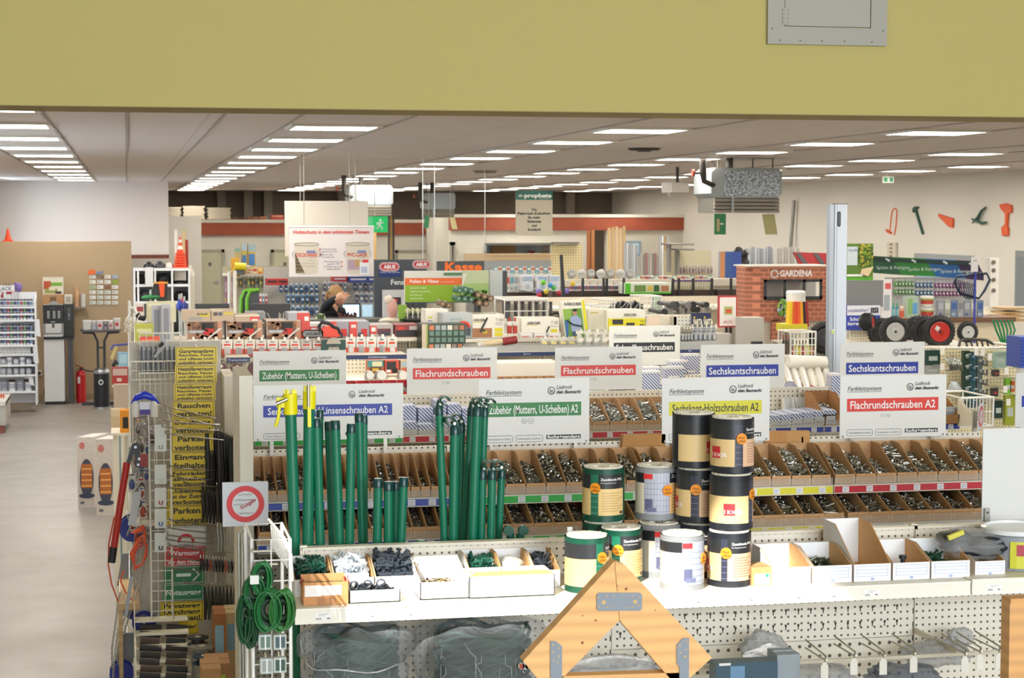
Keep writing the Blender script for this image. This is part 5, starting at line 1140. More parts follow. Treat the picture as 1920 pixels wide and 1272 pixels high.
VB=[('e6ded2',RB,'55504c'),('e6ded2',RB,'303032'),('e0d8d0',RB,'8c3a30'),('e8e0d6',RB,'b0aca6')]
row('blister_pack','red blister pack, %s of the row below the chainsaw boxes','blister pack','red and white blister packs on the long shelf',12,352,607,631,668,Y4-.08,mk_blister,VB)
row('blister_pack','red blister pack, %s of those right of the green pack','blister pack','red and white blister packs on the long shelf',5,648,745,626,666,Y4-.1,mk_blister,[('e8e2d8','dc4a2c','e0dcd4'),('d8d8d8','dc4a2c','484848')])
row('cream_pack','cream knobbly pack, %s of the row on top of the blister packs','pack','cream packs over the blister row',9,636,780,620,640,Y4+.12,mk_bag,[('e8dfc6:r=.5','e8c8a8'),('e2d8c0:r=.5','efe8d8')])
X0,X1,Z0,Z1=R(603,633,648,658,Y4-.25)
t=thing('green_spade_pack','dark green packaged round pad standing over the blister row','pack',((X0+X1)/2,Y4-.25,Z0));W=X1-X0;H_=Z1-Z0
b=MB();b.box(X0,X1,Y4-.25,Y4-.21,Z0,Z1-.02,'0f4034:r=.4');b.build('card',t);b=MB();b.poly([(X0+W*.5+W*.3*cos(k*pi/10),Y4-.256,Z1-.05+.05*sin(k*pi/10))for k in range(11)],'b0a898');b.poly([(X0+W*.34,Y4-.256,Z1-.06),(X0+W*.66,Y4-.256,Z1-.06),(X0+W*.76,Y4-.256,Z0+.003),(X0+W*.24,Y4-.256,Z0+.003)],'a8a494');b.face(X0+W*.34,X0+W*.66,Z0+.03,Z0+.045,Y4-.26,'3a3a38');b.tube([((X0+X1)/2,Y4-.21,Z1-.03),((X0+X1)/2,Y4+.5,Z1-.03)],.005,'c8c4b8',5);b.build('pad',t)
BRN='c8b49c:card'
SAWP=[(.02,.04,.86,.6,'7c5c44'),(.02,.6,.86,.98,'b08468'),(.0,.0,.015,1,'e0d8d0'),(.87,.04,.99,.98,'c89070'),(.04,.5,.5,.68,'a8a8ac'),(.5,.42,.76,.9,'cc2c1c'),(.42,.1,.76,.42,'241c1a'),(.46,.62,.58,.74,'d0222a')]
def sawbox(px,lab):
 X0,X1,Z0,Z1=R(*px,Y4);W=X1-X0;Hh=Z1-Z0;b=MB();b.box(X0,X1,Y4,Y4+.3,Z0,Z1,'cfc0b4:card');b.box(X0,X1,Y4+.14,Y4+.16,Z1,Z1+.002,'b0a090')
 decals(b,X0,X1,Z0,Z1,Y4,SAWP,[('DOLMAR',.27,.64,.1,'e8e8e8','c',.34,0,.03)])
 rnd=random.Random(int(px[0]))
 for k in range(46):
  u,v=rnd.uniform(.03,.84),rnd.choice((rnd.uniform(.07,.45),rnd.uniform(.72,.95)));r=.012
  if .42<u<.78 and v<.5:continue
  b.poly([(X0+u*W+r*1.3*cos(a*pi/3),Y4-.0125,Z1-v*Hh+r*sin(a*pi/3))for a in range(6)],rnd.choice(('a87850','7c5034','c89870','8c5c40')))
 b.poly([(X0+.55*W,Y4-.014,Z0+.03*Hh),(X0+.62*W,Y4-.014,Z0+.02*Hh),(X0+.99*W,Y4-.014,Z1-.42*Hh),(X0+.92*W,Y4-.014,Z1-.4*Hh)],'ded6d0');b.tube([(X0+.5*W,Y4-.012,Z1-.2*Hh),(X0+.44*W,Y4-.012,Z1-.4*Hh),(X0+.6*W,Y4-.012,Z1-.55*Hh)],.006,'201a18',5)
 b.build('chainsaw_carton',label=lab,cat='carton',group='chainsaw cartons with a chestnut picture')
sawbox((350,602,417,636),'chainsaw carton with nut pattern, leftmost of the three');sawbox((424,602,492,636),'chainsaw carton with nut pattern, middle of the three');sawbox((500,601,564,636),'chainsaw carton with nut pattern, rightmost of the three')
EH=[('Einhell',.7,.42,.2,'4a4230','c',.36,0,.02)]
C=carton
C('tan_carton','tan carton with yellow label and printed tool, upper left of the chainsaw boxes','carton',(342,583,395,602),Y4+.02,.3,BRN,[(.62,.3,.96,.6,'d8c84a'),(.2,.6,.7,.98,'a8a098')],EH)
C('tan_carton','tan carton with yellow stripe over the leftmost two chainsaw boxes','carton',(396,582,439,602),Y4+.02,.3,BRN,[(.55,.2,.96,.4,'d8c84a'),(.1,.2,.28,.5,'5a564c'),(.32,.2,.48,.5,'5c6470'),(.0,.0,.5,.08,'e8e0d0')],[])
C('tan_carton','low tan and red carton over the middle chainsaw box','carton',(440,591,486,602),Y4+.02,.3,BRN,[(.62,.3,1,1,RB),(.7,.7,.95,.95,'f0e8e0'),(0,0,1,.2,'efe8da')])
C('grey_carton','plain grey carton above the middle chainsaw box','carton',(463,586,498,601),Y4+.35,.3,'8c8c90:r=.6')
def einh(px,lab,Y=Y4):
 C('power_tool_carton',lab,'carton',px,Y,.3,'9a9aa2:r=.5',[(0,0,.4,1,RB),(.1,.2,.33,.38,'f0ece8'),(.6,.45,.9,.9,'c83020'),(.45,.7,.7,.98,'2c2c30')],[('E',.2,.36,.12,RB,'c')],group='red and grey power tool cartons')
C('power_tool_carton','tall red and grey power tool carton right of the chainsaw boxes','carton',(541,587,581,634),Y4+.04,.3,'a8a8ae:r=.5',[(.4,.0,1,1,RB),(.75,.15,.95,.32,'f0ece8'),(.42,.3,.6,.8,'5a2020')],group='red and grey power tool cartons')
C('power_tool_carton','low red and white carton behind the orange chainsaw','carton',(580,607,617,634),Y4+.12,.3,'d8d4d0:r=.5',[(0,.2,.4,.9,RB),(.1,.3,.35,.5,'f0ece8')],group='red and grey power tool cartons')
einh((616,603,654,634),'red and grey carton, left one of the upright pair by the chainsaw');einh((655,603,692,634),'red and grey carton, right one of the upright pair')
C('power_tool_carton','long low red and silver carton right of the upright pair','carton',(693,609,737,634),Y4+.02,.3,'b0a8a4:r=.5',[(0,.1,.3,.7,RB),(.08,.2,.25,.5,'f0ece8'),(.32,.3,.9,.7,'6c3038'),(.45,.5,.85,.8,'3a3c44')],group='red and grey power tool cartons')
C('power_tool_carton','wine red carton with dark tool picture left of the green display box','carton',(740,609,786,634),Y4+.02,.3,'8c3a38:r=.5',[(.05,.4,.9,.9,'302a2e'),(.6,.1,.95,.4,'b8b0ac'),(.1,.15,.4,.4,'c83a2c')],group='red and grey power tool cartons')
t=thing('chainsaw','orange chainsaw with black handle displayed on the shelf','chainsaw',(at(615,633,Y4-.1).x,Y4-.12,at(615,634,Y4-.1).z));Yc=Y4-.12
A=lambda x,y,Y=Yc:at(x,y,Y)
b=MB();b.prism([A(*q)for q in((604,632),(602,620),(610,612),(622,612),(628,618),(636,622),(638,632))],(0,.09,0),'e0401c:r=.4');b.build('motor_housing',t)
b=MB();b.tube([A(601,622),A(598,612),A(603,605),A(616,606),A(626,613)],.013,'1e1e20:r=.5',8);b.tube([A(622,612),A(634,616),A(638,626)],.012,'1e1e20:r=.5',8);b.build('handle',t)
b=MB();b.prism([A(*q)for q in((568,625),(572,621),(606,621),(606,631),(572,632),(568,629))],(0,.01,0),'8c8c8a:r=.5');b.tube([A(*q,Y=Yc+.005)for q in((606,620),(572,620),(566,626),(571,633),(606,632))],.006,'202022',5)
p=A(588,628.5);b.text('DOLMAR',p.x,p.z,.02,Yc-.004,'303034',align='c',bold=.03);b.build('guide_bar',t)
for k,(x0,x1,y0,y1)in enumerate(((403,426,681,706),(431,458,682,706),(464,490,679,706))):
 Yq=Y4-.45;X0,X1,Z0,Z1=R(x0,y0,x1,y1,Yq);b=MB();r=(X1-X0)/2;b.lathe(((X0+X1)/2,Yq,Z1-r),[(r,0),(r,.02)],'6a4a50:r=.7',24,'y');b.tube([((X0+X1)/2,Yq-.05,Z1-.02),((X0+X1)/2,Yq+.4,Z1-.02)],.006,'c8c4b8',6);b.lathe(((X0+X1)/2,Yq-.052,Z1-.02),[(.012,0),(.012,.004)],'e8e4da',10,'y')
 b.build('grinding_disc',label='dark purple grinding disc on a hook, %s of three left of the green sign'%nth(k,3),cat='disc',group='grinding discs')
shelf('pack_stand',380,500,742,Y4-.42,.3,'beige peg panel behind the grinding discs',ptop=672,board=False)
row('blue_pack','blue and white hanging pack, %s of the row under the grinding discs','pack','blue packs under the discs',6,398,480,712,742,Y4-.2,mk_pack,[('e8e8ea','6c88b0:r=.3','e0e4ea'),('dcdce0','888c94:r=.3','5a78b0')])
row('pink_pack','pink hanging pack, %s of the row below the blue packs','pack','pink packs beside the end panel',3,402,442,748,775,12.92,mk_pack,[('f0d8d8','e0a8a8:r=.3','f4ecec')])
shelf('pack_stand',390,450,790,12.75,.3,'pale peg panel behind the pink packs',ptop=740,board=False)
shelf('disc_box_shelf',648,775,713,13.2,.6,'beige peg shelf with tins between the green and left red signs',ptop=674)
C('picture_box','box with yellow and teal picture between the signs','box',(689,676,719,701),13.45,.1,'c86a3c',[(.0,.0,1,.5,'4c9090'),(.3,.1,.9,.45,'e0d8b0'),(.1,.5,.9,1,'70482c'),(.3,.6,.7,.8,'d8b440')])
C('picture_box','box with black grinder picture right of the teal one','box',(722,676,748,701),13.45,.1,'c8503c',[(.1,.1,.8,.7,'302828'),(.5,.6,.9,.95,'181618'),(.1,.7,.4,.9,'e0e0e0')])
C('picture_box','box with pale picture at the left edge of the left red sign','box',(751,676,766,700),13.45,.1,'c8b090',[(.1,.1,.9,.5,'a8b8c0'),(.1,.6,.8,.9,'c86040')])
for k,(x0,x1)in enumerate(((686,702),(705,727),(747,765))):
 X0,X1,Z0,Z1=R(x0,697,x1,712,13.22);b=MB();b.prism([(X0,13.22,Z0),(X1,13.22,Z0),(X1,13.22,Z1-.02),(X1-.02,13.22,Z1),(X0+.01,13.22,Z1)],(0,.1,0),'a8a098:r=.5');b.poly([((X0+X1)/2+(X1-X0)*.42*cos(a*pi/10),13.217,Z1-.025+.03*sin(a*pi/10))for a in range(20)],'f0f0ec');b.face(X0+.01,X1-.01,Z0,Z0+.02,13.218,'c8c4bc')
 b.build('disc_box',label='small grey box with white round face, %s of three between the signs'%nth(k,3),cat='box')
#right half: green display box, cleaning machine boxes
X0,X1,Z0,Z1=R(791,608,873,646,Y4-.3);Yc=Y4-.3;W=X1-X0;Hh=Z1-Z0
def grid_box(px,Yc,label,rows_):
 X0,X1,Z0,Z1=R(*px,Yc);W=X1-X0;Hh=Z1-Z0;b=MB();b.box(X0,X1,Yc,Yc+.25,Z0,Z1,'18301f:r=.4');b.face(X0,X0+W*.1,Z0,Z1,Yc-.002,'c8b8a0');b.face(X0+W*.1,X0+W*.14,Z0,Z1,Yc-.002,'8c9c40')
 cs=('c87850','98a0a0','a8b0a8','e0d8c8','8c7c70','b07048')
 for k in range(6):
  u=.17+.138*k;b.face(X0+u*W,X0+(u+.11)*W,Z1-.3*Hh if rows_==3 else Z0+.1*Hh,Z1-.06*Hh,Yc-.003,cs[k])
  if rows_==3:
   for j in(0,1):b.face(X0+u*W,X0+(u+.11)*W,Z1-(.6+.33*j)*Hh,Z1-(.34+.33*j)*Hh,Yc-.003,'4c6e5c');[b.face(X0+(u+.01)*W,X0+(u+.09)*W,Z1-(.6+.33*j-.05*q-.04)*Hh,Z1-(.59+.33*j-.05*q-.05)*Hh,Yc-.004,'8ca498')for q in range(4)]
 b.build('display_box',label=label,cat='display box')
grid_box((791,608,873,645),Yc,'dark green display box with six small pictures',3)
grid_box((791,645,869,656),Yc-.0,'lower edge of a second green picture box under the first',1)
C('white_carton','small white carton with blue circle, topmost of the pile above the green box','carton',(798,581,840,607),Y4+.3,.25,'e8e4d8:r=.6',[(.08,.5,.3,.62,'d8cc50'),(.08,.75,.3,.85,'98a0a8'),(.5,.7,.8,.85,'c8ccd0')],[('O',.62,.5,.22,'8c94c0','c')])
C('grey_box','light grey box with a red circle next to the green display box','box',(830,588,886,634),Y4+.02,.25,'bcc0c0:r=.5',[(.75,.5,.95,.95,'8a9498'),(.78,.62,.92,.9,'4c5860')],[('genius',.25,.28,.13,'70a8a0','l',.4)])
b=MB();p=at(868,614,Y4);b.tube([(p.x+.05*cos(k*pi/9),Y4-.006,p.z+.04*sin(k*pi/9))for k in range(10)],.012,'d84838',6);b.build('red_ring',label='red half ring on the grey box',cat='ring')
def kbox(px,txt,lab,body):
 C('cleaner_carton',lab,'carton',px,Y4+.0,.3,'ebe6da:r=.6',body,txt,group='white and yellow cleaning machine cartons')
K_='2a2a2a'
kbox((886,593,945,634),[('KÄRCHER',.03,.22,.1,K_,'l',.36,0,.03),('T 450',.97,.24,.13,'50504c','r',.24)],'white cleaning carton marked T 450 with a floor picture',[(.0,.55,.62,.97,'a8744a'),(.03,.26,.3,.29,'e0d020'),(.7,.55,.95,.72,'e0d020'),(.7,.76,.95,.92,'e0d020'),(.3,.68,.46,.78,'d8c820'),(.72,.3,.95,.33,'a8a8a0'),(.72,.38,.95,.41,'a8a8a0')])
kbox((978,597,1048,634),[('KÄRCHER',.16,.3,.12,K_,'l',.34,0,.03),('T 350',.97,.3,.15,'50504c','r',.18)],'white cleaning carton marked T 350 with a black wand',[(.12,.33,.42,.36,'e0d020'),(.78,.56,.96,.74,'e0d020'),(.78,.8,.96,.96,'e0d020'),(.78,.4,.96,.43,'a8a8a0')])
kbox((1138,582,1210,620),[('KÄRCHER',.6,.28,.11,K_,'c',.32,0,.03),('WD 3',.86,.6,.1,K_,'l',.13)],'yellow and white cleaning carton above the black sign',[(.02,.4,1,1,'e0d41c'),(.14,.45,.42,.7,'34342c'),(.5,.62,.72,.75,'34342c'),(.42,.31,.78,.33,'e0d020'),(.85,.7,.97,.76,'34342c'),(.85,.8,.97,.86,'34342c')])
b=MB();b.tube([at(903,617,Y4-.01),at(914,596,Y4-.01)],.007,K_,5);b.tube([at(1023,627,Y4-.01),at(1030,612,Y4-.01)],.006,K_,5);b.box(at(899,618,Y4).x,at(909,618,Y4).x,Y4-.014,Y4-.004,at(903,622,Y4).z,at(903,618,Y4).z,'3c3c38')
b.build('printed_wand',label='black wand pictures on the two white cleaning cartons',cat='print')
row('spray_can','red-capped white spray can, %s of the pair between the T cartons','spray can','red-capped spray cans',2,950,971,596,633,Y4-.02,mk_bottle,[('d8d4cc:r=.3','c82c20','b83c2c')])
row('blade_strip','red framed flat pack, %s of the row in front of the T 350 carton','pack','red framed flat packs',3,972,1050,624,633,Y4-.2,mk_box,[('d4d0cc','e8e4de',RB)])
b=MB();c_=at(1010,602,Y4+.33);b.lathe((c_.x,c_.y,c_.z-.12),[(.16,0),(.16,.06),(.12,.12),(.05,.15)],'9a9a98:r=.5',24);b.tube([at(1030,590,Y4+.34),at(1046,587,Y4+.34),at(1052,597,Y4+.34)],.01,'202020',6);b.build('vacuum_lid',label='grey domed vacuum lid with black hose behind the T 350 carton',cat='vacuum cleaner')
Yp=Y4-.0;pts=[(1052,567),(1095,562),(1105,633),(1060,634)]
t=thing('picture_stand','leaning yellow and white stand with a picture of a man washing','poster',tuple(at(1080,634,Yp)))
b=MB();b.prism([at(x,y,Yp)for x,y in pts],(0,.12,0),'ece8da:r=.5');b.build('panel',t)
b=MB();e=Yp-.004;b.poly([at(x,y,e)for x,y in((1055,580),(1090,578),(1097,632),(1062,633))],'6a9838');b.poly([at(x,y,e-.003)for x,y in((1055,580),(1072,579),(1072,596),(1058,600))],'8ab048');b.poly([at(x,y,e-.003)for x,y in((1059,600),(1066,604),(1066,633),(1062,633))],'3a68a8')
b.poly([at(x,y,e-.006)for x,y in((1069,596),(1075,592),(1083,592),(1090,600),(1090,622),(1072,622))],'98a8cc');b.poly([at(1078+4.5*cos(a*pi/6),586+6*sin(a*pi/6),e-.009)for a in range(12)],'b88870');b.poly([at(1078+4.6*cos(a*pi/6),582+2.6*sin(a*pi/6),e-.012)for a in range(12)],'241c18')
b.tube([at(1063,601,e-.014),at(1075,609,e-.014),at(1092,612,e-.014)],.006,'23232a',5);b.poly([at(x,y,e-.008)for x,y in((1074,622),(1090,622),(1092,631),(1074,632))],'4c5c80');b.poly([at(1075+7*cos(a*pi/6),630+4*sin(a*pi/6),e-.01)for a in range(7)][:7]+[at(1070,632,e-.01)],'d8d030');b.build('picture',t)
b=MB();b.poly([at(x,y,e)for x,y in((1090,564),(1095,563),(1105,632),(1099,632))],'ded41e');p=at(1058,573,e);b.text('KÄRCHER',p.x,p.z,.022,e-.002,K_,bold=.03);b.build('yellow_edge',t)
C('cream_carton','cream upright carton with small print behind the yellow stand','carton',(1103,581,1140,620),Y4+.1,.3,'ddd8c4:r=.6',[(.1,.12,.5,.17,'c8b84a')]+[(.12,.3+.12*k,.85,.31+.12*k,'b8b4a4')for k in range(5)])
row('film_bag_pack','pale bagged part, %s of those at the foot of the yellow stand','bag','pale bagged parts on hooks',4,1078,1138,616,650,Y4-.3,mk_pack,[('dcdccc','c8c8c0:r=.3','e8e4da')])
row('film_bag_pack','pale bagged part, %s of the row on the peg wall above the grey ledge','bag','pale bagged parts on hooks',4,1010,1078,630,650,Y4-.25,mk_pack,[('dcdccc','c8c4b8:r=.3','e0d080')])
C('cream_carton','wide cream carton right of the yellow and white cleaning carton','carton',(1211,593,1262,615),Y4,.3,'ded4c0:card',[(.05,.1,.5,.9,'e8d0b8')])
b=MB();b.tube([at(902,646,Y4-.28),at(946,640,Y4-.28)],.022,'dcc9a0:wood,r=.5',10);b.tube([at(942,641,Y4-.28),at(969,637,Y4-.28)],.03,'8c2828:r=.4',10);b.tube([at(897,650,Y4-.28),at(904,643,Y4-.28)],.03,'c8c4b4',8);b.build('wood_handle_tool',label='long wooden tool with red handle lying on the peg wall',cat='tool')
shelf('cream_counter',1180,1345,612,Y4+.05,.6,'cream shelf right of the cleaning machine cartons',ptop=590,back='d8d0bc:r=.6')
X0,X1,Z0,Z1=R(1305,589,1346,662,Y4-.3)
t=thing('battery_display','navy battery display with blister packs on hooks right of the black sign','display',((X0+X1)/2,Y4-.2,Z0))
b=MB();zz=at(1320,641,Y4-.3).z;b.box(X0+.02,X1,Y4-.12,Y4-.08,zz,Z1,'1c2448:r=.4');b.box(X1-.03,X1,Y4-.3,Y4-.08,zz,Z1-.3,'1c2448:r=.4');b.build('panel',t)
b=MB();p=at(1308,596,Y4-.125)
for q in(0,.14):b.text('VARTA',X0+.03+q*.62,Z1-.1,.05,Y4-.123,'f0ecd0',bold=.03,w=.078);b.prism([(X0+.03+q*.62,Y4-.123,Z1-.03),(X0+.05+q*.62,Y4-.123,Z1-.03),(X0+.04+q*.62,Y4-.123,Z1-.05)],(0,-.001,0),'e0c040')
b.build('lettering',t)
row('battery_pack','silver battery pack, %s of the row on the navy display','battery pack','silver battery packs',6,1290,1342,608,640,Y4-.22,mk_blister,[('b8b4b0','6c7480','98a0a8'),('a8a8ac','585c68','c0b8a8')])
row('battery_pack','dark blister pack, %s of the row left of the navy display','battery pack','silver battery packs',4,1276,1298,612,640,Y4-.3,mk_blister,[('a09888','3c4034','98a0a8')])
b=MB();X0,X1,Z0,Z1=R(1264,594,1302,612,Y4-.1);b.box(X0,X1,Y4-.1,Y4-.09,Z0,Z1,'d2d0c4:peg=.03,r=.4');b.box(X0,X0+.02,Y4-.1,Y4+.05,Z0-.03,Z1,'c8c4b8');b.build('peg_board',label='small white perforated board left of the navy battery display',cat='board')
#coffee corner at the partition
YP3=33.0
b=MB();X0,X1,Z0,Z1=R(-60,453,248,742,YP3);b.box(XL+.02,X1,YP3,YP3+.5,0,Z1,'ae9878:r=.6');struct('wall_partition',b)
b=MB();b.box(XL+.02,X1,YP3-.02,YP3,0,.1,'9c8868:r=.6');struct('baseboard_partition',b)
def cone(px,ytop,ybot,wpx,Y,label,stripes=True,n=1,group=None):
 pb=at(px,ybot,Y);h=at(px,ytop,Y).z-pb.z;r=wpx/2*Y/FPX
 t=thing('traffic_cone',label,'traffic cone',tuple(pb),group);b=MB();O_,W='e8481c:r=.5','f0e8e0:r=.5'
 b.lathe(pb,[(r*.75,.02),(r*.6,h*.3),(r*.45,h*.5),(r*.35,h*.68),(r*.25,h*.84),(r*.15,h)],O_,16,ms=[O_,W if stripes else O_,O_,W if stripes else O_,O_]);b.build('cone',t)
 b=MB();b.box(pb.x-r,pb.x+r,Y-r,Y+r,pb.z,pb.z+.03,O_);b.build('base',t);return t
cone(15,428,453,17,YP3+.25,'orange traffic cone on top of the beige partition',False)
def pz(px,py,Y=YP3):return at(px,py,Y)
Yc=YP3-.75;t=thing('coffee_machine','black and silver coffee machine standing on a white cabinet','coffee machine',tuple(at(110,632,Yc)))
X0,X1,Z0,Z1=R(81,572,119,631,Yc);W=X1-X0;Hh=Z1-Z0
b=MB();b.box(X0,X1,Yc,Yc+.5,Z0,Z1,'9a9c9e:r=.4');b.box(X0,X1,Yc-.02,Yc,Z0+.42*Hh,Z1,'16181c:r=.3');b.box(X0+W*.12,X1-W*.12,Yc-.02,Yc,Z0+.1*Hh,Z0+.4*Hh,'d8dadc:r=.3');b.box(X0+W*.05,X1-W*.05,Yc-.1,Yc,Z0,Z0+.07*Hh,'b8babc:metal=.3');b.tube([(X0+W*.5,Yc-.05,Z0+.4*Hh),(X0+W*.5,Yc-.05,Z0+.28*Hh)],.02,'606468',8);b.box(X0+W*.25,X1-W*.25,Yc-.12,Yc-.1,Z0+.02,Z0+.06*Hh,'d0d0d0');bd_=b.build('body',t)
b=MB()
for u in(.2,.48,.72):
 for k in range(5):b.face(X0+W*u,X0+W*(u+.13),Z0+(.58+.05*k)*Hh,Z0+(.605+.05*k)*Hh,Yc-.023,'c8ccd0')
b.face(X0+W*.38,X0+W*.6,Z1-.14*Hh,Z1-.08*Hh,Yc-.023,'3c4450');b.face(X0+W*.38,X0+W*.6,Z0+.45*Hh,Z0+.475*Hh,Yc-.023,'c8ccd0');b.build('button_panel',bd_)
b=MB();b.prism([(X0+W*.25,Yc+.1,Z1),(X0+W*.75,Yc+.1,Z1),(X0+W*.6,Yc+.1,Z1+.05),(X0+W*.4,Yc+.1,Z1+.05)],(0,.3,0),'a0a4a8:r=.4');b.build('bean_hopper',t)
X0,X1,Z0,Z1=R(120,571,138,631,Yc);b=MB();b.box(X0+.01,X1,Yc+.02,Yc+.5,Z0,Z1,'16181c:r=.35');b.face(X0+.06,X1-.05,Z1-.27,Z1-.06,Yc+.018,'50545a');b.face(X0+.08,X1-.07,Z1-.2,Z1-.16,Yc+.016,'d8dce0');b.build('coin_unit',t)
X0,X1,Z0,Z1=R(83,637,121,741,Yc)
t=thing('coffee_cabinet','white cabinet with dark worktop below the coffee machine','cabinet',((X0+X1)/2,Yc+.3,0))
b=MB();b.box(X0,X1,Yc,Yc+.55,.05,Z1,'e2e4e8:r=.35');b.build('body',t);b=MB();b.box(X0+.01,X1-.01,Yc+.02,Yc+.55,0,.05,'2a2a2e');b.build('plinth',t)
xr=at(138,640,Yc).x;b=MB();b.box(X0,xr,Yc-.02,Yc+.56,Z1,at(100,632,Yc).z-.004,'26262a:r=.4');b.build('worktop',t);b=MB();b.box(xr-.1,xr-.02,Yc+.05,Yc+.45,.0,Z1,'4a4a4e:r=.4');b.build('side_post',t)
carton('advert_poster','small tea and fruit poster on a brown box above the coffee machine','poster',(80,520,119,553),Yc+.35,.03,'dcd8cc',[(.05,.08,.95,.95,'e4e0cc'),(.05,.22,.4,.7,'b85028'),(.4,.3,.95,.5,'78b038'),(.1,.65,.7,.9,'98a058'),(.3,.55,.6,.75,'e8e0c0'),(.6,.8,.9,.95,'4a4030')])
carton('paper_box','brown cardboard box carrying the tea poster','box',(80,553,119,571),Yc+.3,.2,'c09468:card',[(.35,.2,.65,1,'7c5c3c')])
b=MB();z0=at(128,571,Yc).z;X0,X1,Z0,Z1=R(121,553,135,569,Yc+.2);b.box(X0,X1,Yc+.2,Yc+.36,z0,Z1,'dcd8cc:r=.6');b.face(X0+.02,X1-.02,Z0+.02,Z1-.03,Yc+.198,'b0a898');b.build('cup_box',label='small white box on the black coin unit',cat='box')
b=MB();X0,X1,Z0,Z1=R(138,576,161,579,YP3-.2);b.box(X0,X1,YP3-.22,YP3-.02,Z0,Z1,'8a8478:r=.5');b.build('wall_shelf',label='tiny shelf on the partition right of the coffee machine',cat='shelf')
for px,y0,w,c,lab in((144,538,10,'d4b08c','tall stack of brown paper cups on the tiny shelf'),(156,551,10,'dcdcd8','shorter white stack of paper cups on the tiny shelf')):
 p=at(px,576,YP3-.12);h=at(px,y0,YP3-.12).z-p.z;r=w/2*YP3/FPX;b=MB();n=9
 prof=[]
 for k in range(n):prof+=[(r*.8,h*k/n),(r,h*(k+.95)/n)]
 b.lathe(p,prof,c+':r=.6',14);b.build('cup_stack',label=lab,cat='cups')
rnd=random.Random(4)
for r_ in range(6):
 for c in range(4):
  x,y=168+14*c,516+9.7*r_;X0,X1,Z0,Z1=R(x,y,x+11.4,y+6.4,YP3);b=MB()
  col={(0,1):'7c6850',(0,3):'a8b4c0',(1,3):'90b030',(2,2):'9c6c54',(2,0):'a8bc98'}.get((r_,c),rnd.choice(('e2e0da','d8d8d4','cdd4cc','e6e4de')))
  b.box(X0,X1,YP3-.02,YP3-.001,Z0,Z1,col+':r=.6');b.face(X0+.01,X0+.06,Z0+.02,Z0+.028,YP3-.022,'888880');b.face(X0+.01,X0+.04,Z0+.036,Z0+.042,YP3-.022,'888880')
  b.build('business_card',label='business card on the partition, %s row, %s column of the card board'%(ORD[r_],ORD[c]),cat='card',group='business cards on the partition')
for px,lab,col in(((165,505,179,516),'orange flyer above the top left business card','dc6a28'),((180,508,194,515),'blue grey flyer above the second column of business cards','7088a4')):
 X0,X1,Z0,Z1=R(*px,YP3-.03);b=MB();b.prism([(X0,YP3-.03,Z0),(X1,YP3-.03,Z0+.02),(X1-.01,YP3-.03,Z1),(X0+.01,YP3-.03,Z1-.02)],(0,.008,0),col+':r=.6');b.build('flyer',label=lab,cat='flyer')
Yt=YP3-1.0;t=thing('bar_table','tall grey bar table with two curved legs beside the coffee machine','table',(at(190,740,Yt).x,Yt,0))
p=at(189,618,Yt);b=MB();b.lathe((p.x,Yt,p.z-.03),[(.33,0),(.34,.03)],'5a5a5e:r=.4',28);b.build('tabletop',t)
for s in(-1,1):
 b=MB();b.tube([(p.x+.3*s,Yt,p.z-.045),(p.x+.12*s,Yt,p.z-.06),(p.x+.055*s,Yt,p.z-.2),(p.x+.05*s,Yt,.06)],.022,'3c3c40:r=.4',10);b.build('leg',t)
b=MB();b.box(p.x-.33,p.x+.33,Yt-.03,Yt+.03,0,.05,'3c3c40:r=.4');b.box(p.x-.03,p.x+.03,Yt-.33,Yt+.33,0,.05,'3c3c40:r=.4');b.build('foot',t)
b=MB();b.box(p.x-.06,p.x+.06,Yt-.015,Yt+.015,p.z-.32,p.z-.29,'3c3c40');b.build('cross_bar',t)
for k,(x0,x1,yt,c)in enumerate(((155,172,601,'d8d8d4'),(170,183,602,'c8c8c8'),(181,194,601,'d4cccc'),(193,204,601,'b0a8a8'),(203,213,601,'d4ccc8'),(213,226,597,'dcd4d0'))):
 pb=at((x0+x1)/2,617,Yt+.05*(k%2));h=at((x0+x1)/2,yt,Yt).z-p.z;r=(x1-x0)/2*Yt/FPX;b=MB()
 b.lathe((pb.x,Yt+.05*(k%2),p.z+.001),[(r*.85,0),(r*.93,h*.7),(r,h*.9),(r,h)],c+':r=.4',16,ms=[c+':r=.4',c+':r=.4','ecece8:r=.4'])
 if k>0:b.face(pb.x-r*.5,pb.x+r*.4,p.z+h*.3,p.z+h*.6,Yt+.05*(k%2)-r-.004,['','a8b0b8','b83c3c','605860','b06060','c04040'][k])
 b.build('snack_tub',label='small tub on the bar table, %s of six'%nth(k,6),cat='tub',group='tubs on the bar table')
Yb=YP3-1.55;pb=at(191,744,Yb);t=thing('pedal_bin','black and chrome waste bin under the bar table','waste bin',(pb.x,Yb,0));r=15*Yb/FPX;h=at(191,700,Yb).z
b=MB();b.lathe((pb.x,Yb,.03),[(r*.93,0),(r*.97,.02),(r*.97,h-.02)],'1c1e24:r=.3',24);b.build('body',t);b=MB();b.lathe((pb.x,Yb,h),[(r,0),(r,.03),(r*.94,.06),(r*.6,.085),(0.01,.09)],'b8bcc0:metal=.2',24);b.build('lid',t)
b=MB();b.lathe((pb.x,Yb,0),[(r*1.02,0),(r*1.02,.03)],'b8bcc0:metal=.25',24);b.build('base_ring',t)
b=MB();b.poly([(pb.x-.01+.04*cos(a*pi/8),Yb-r-.002,h*.76+.045*sin(a*pi/8))for a in range(16)],'d8dce0');b.poly([(pb.x-.01+.025*cos(a*pi/8),Yb-r-.004,h*.76+.028*sin(a*pi/8))for a in range(16)],'1c1e24');b.build('emblem',t)
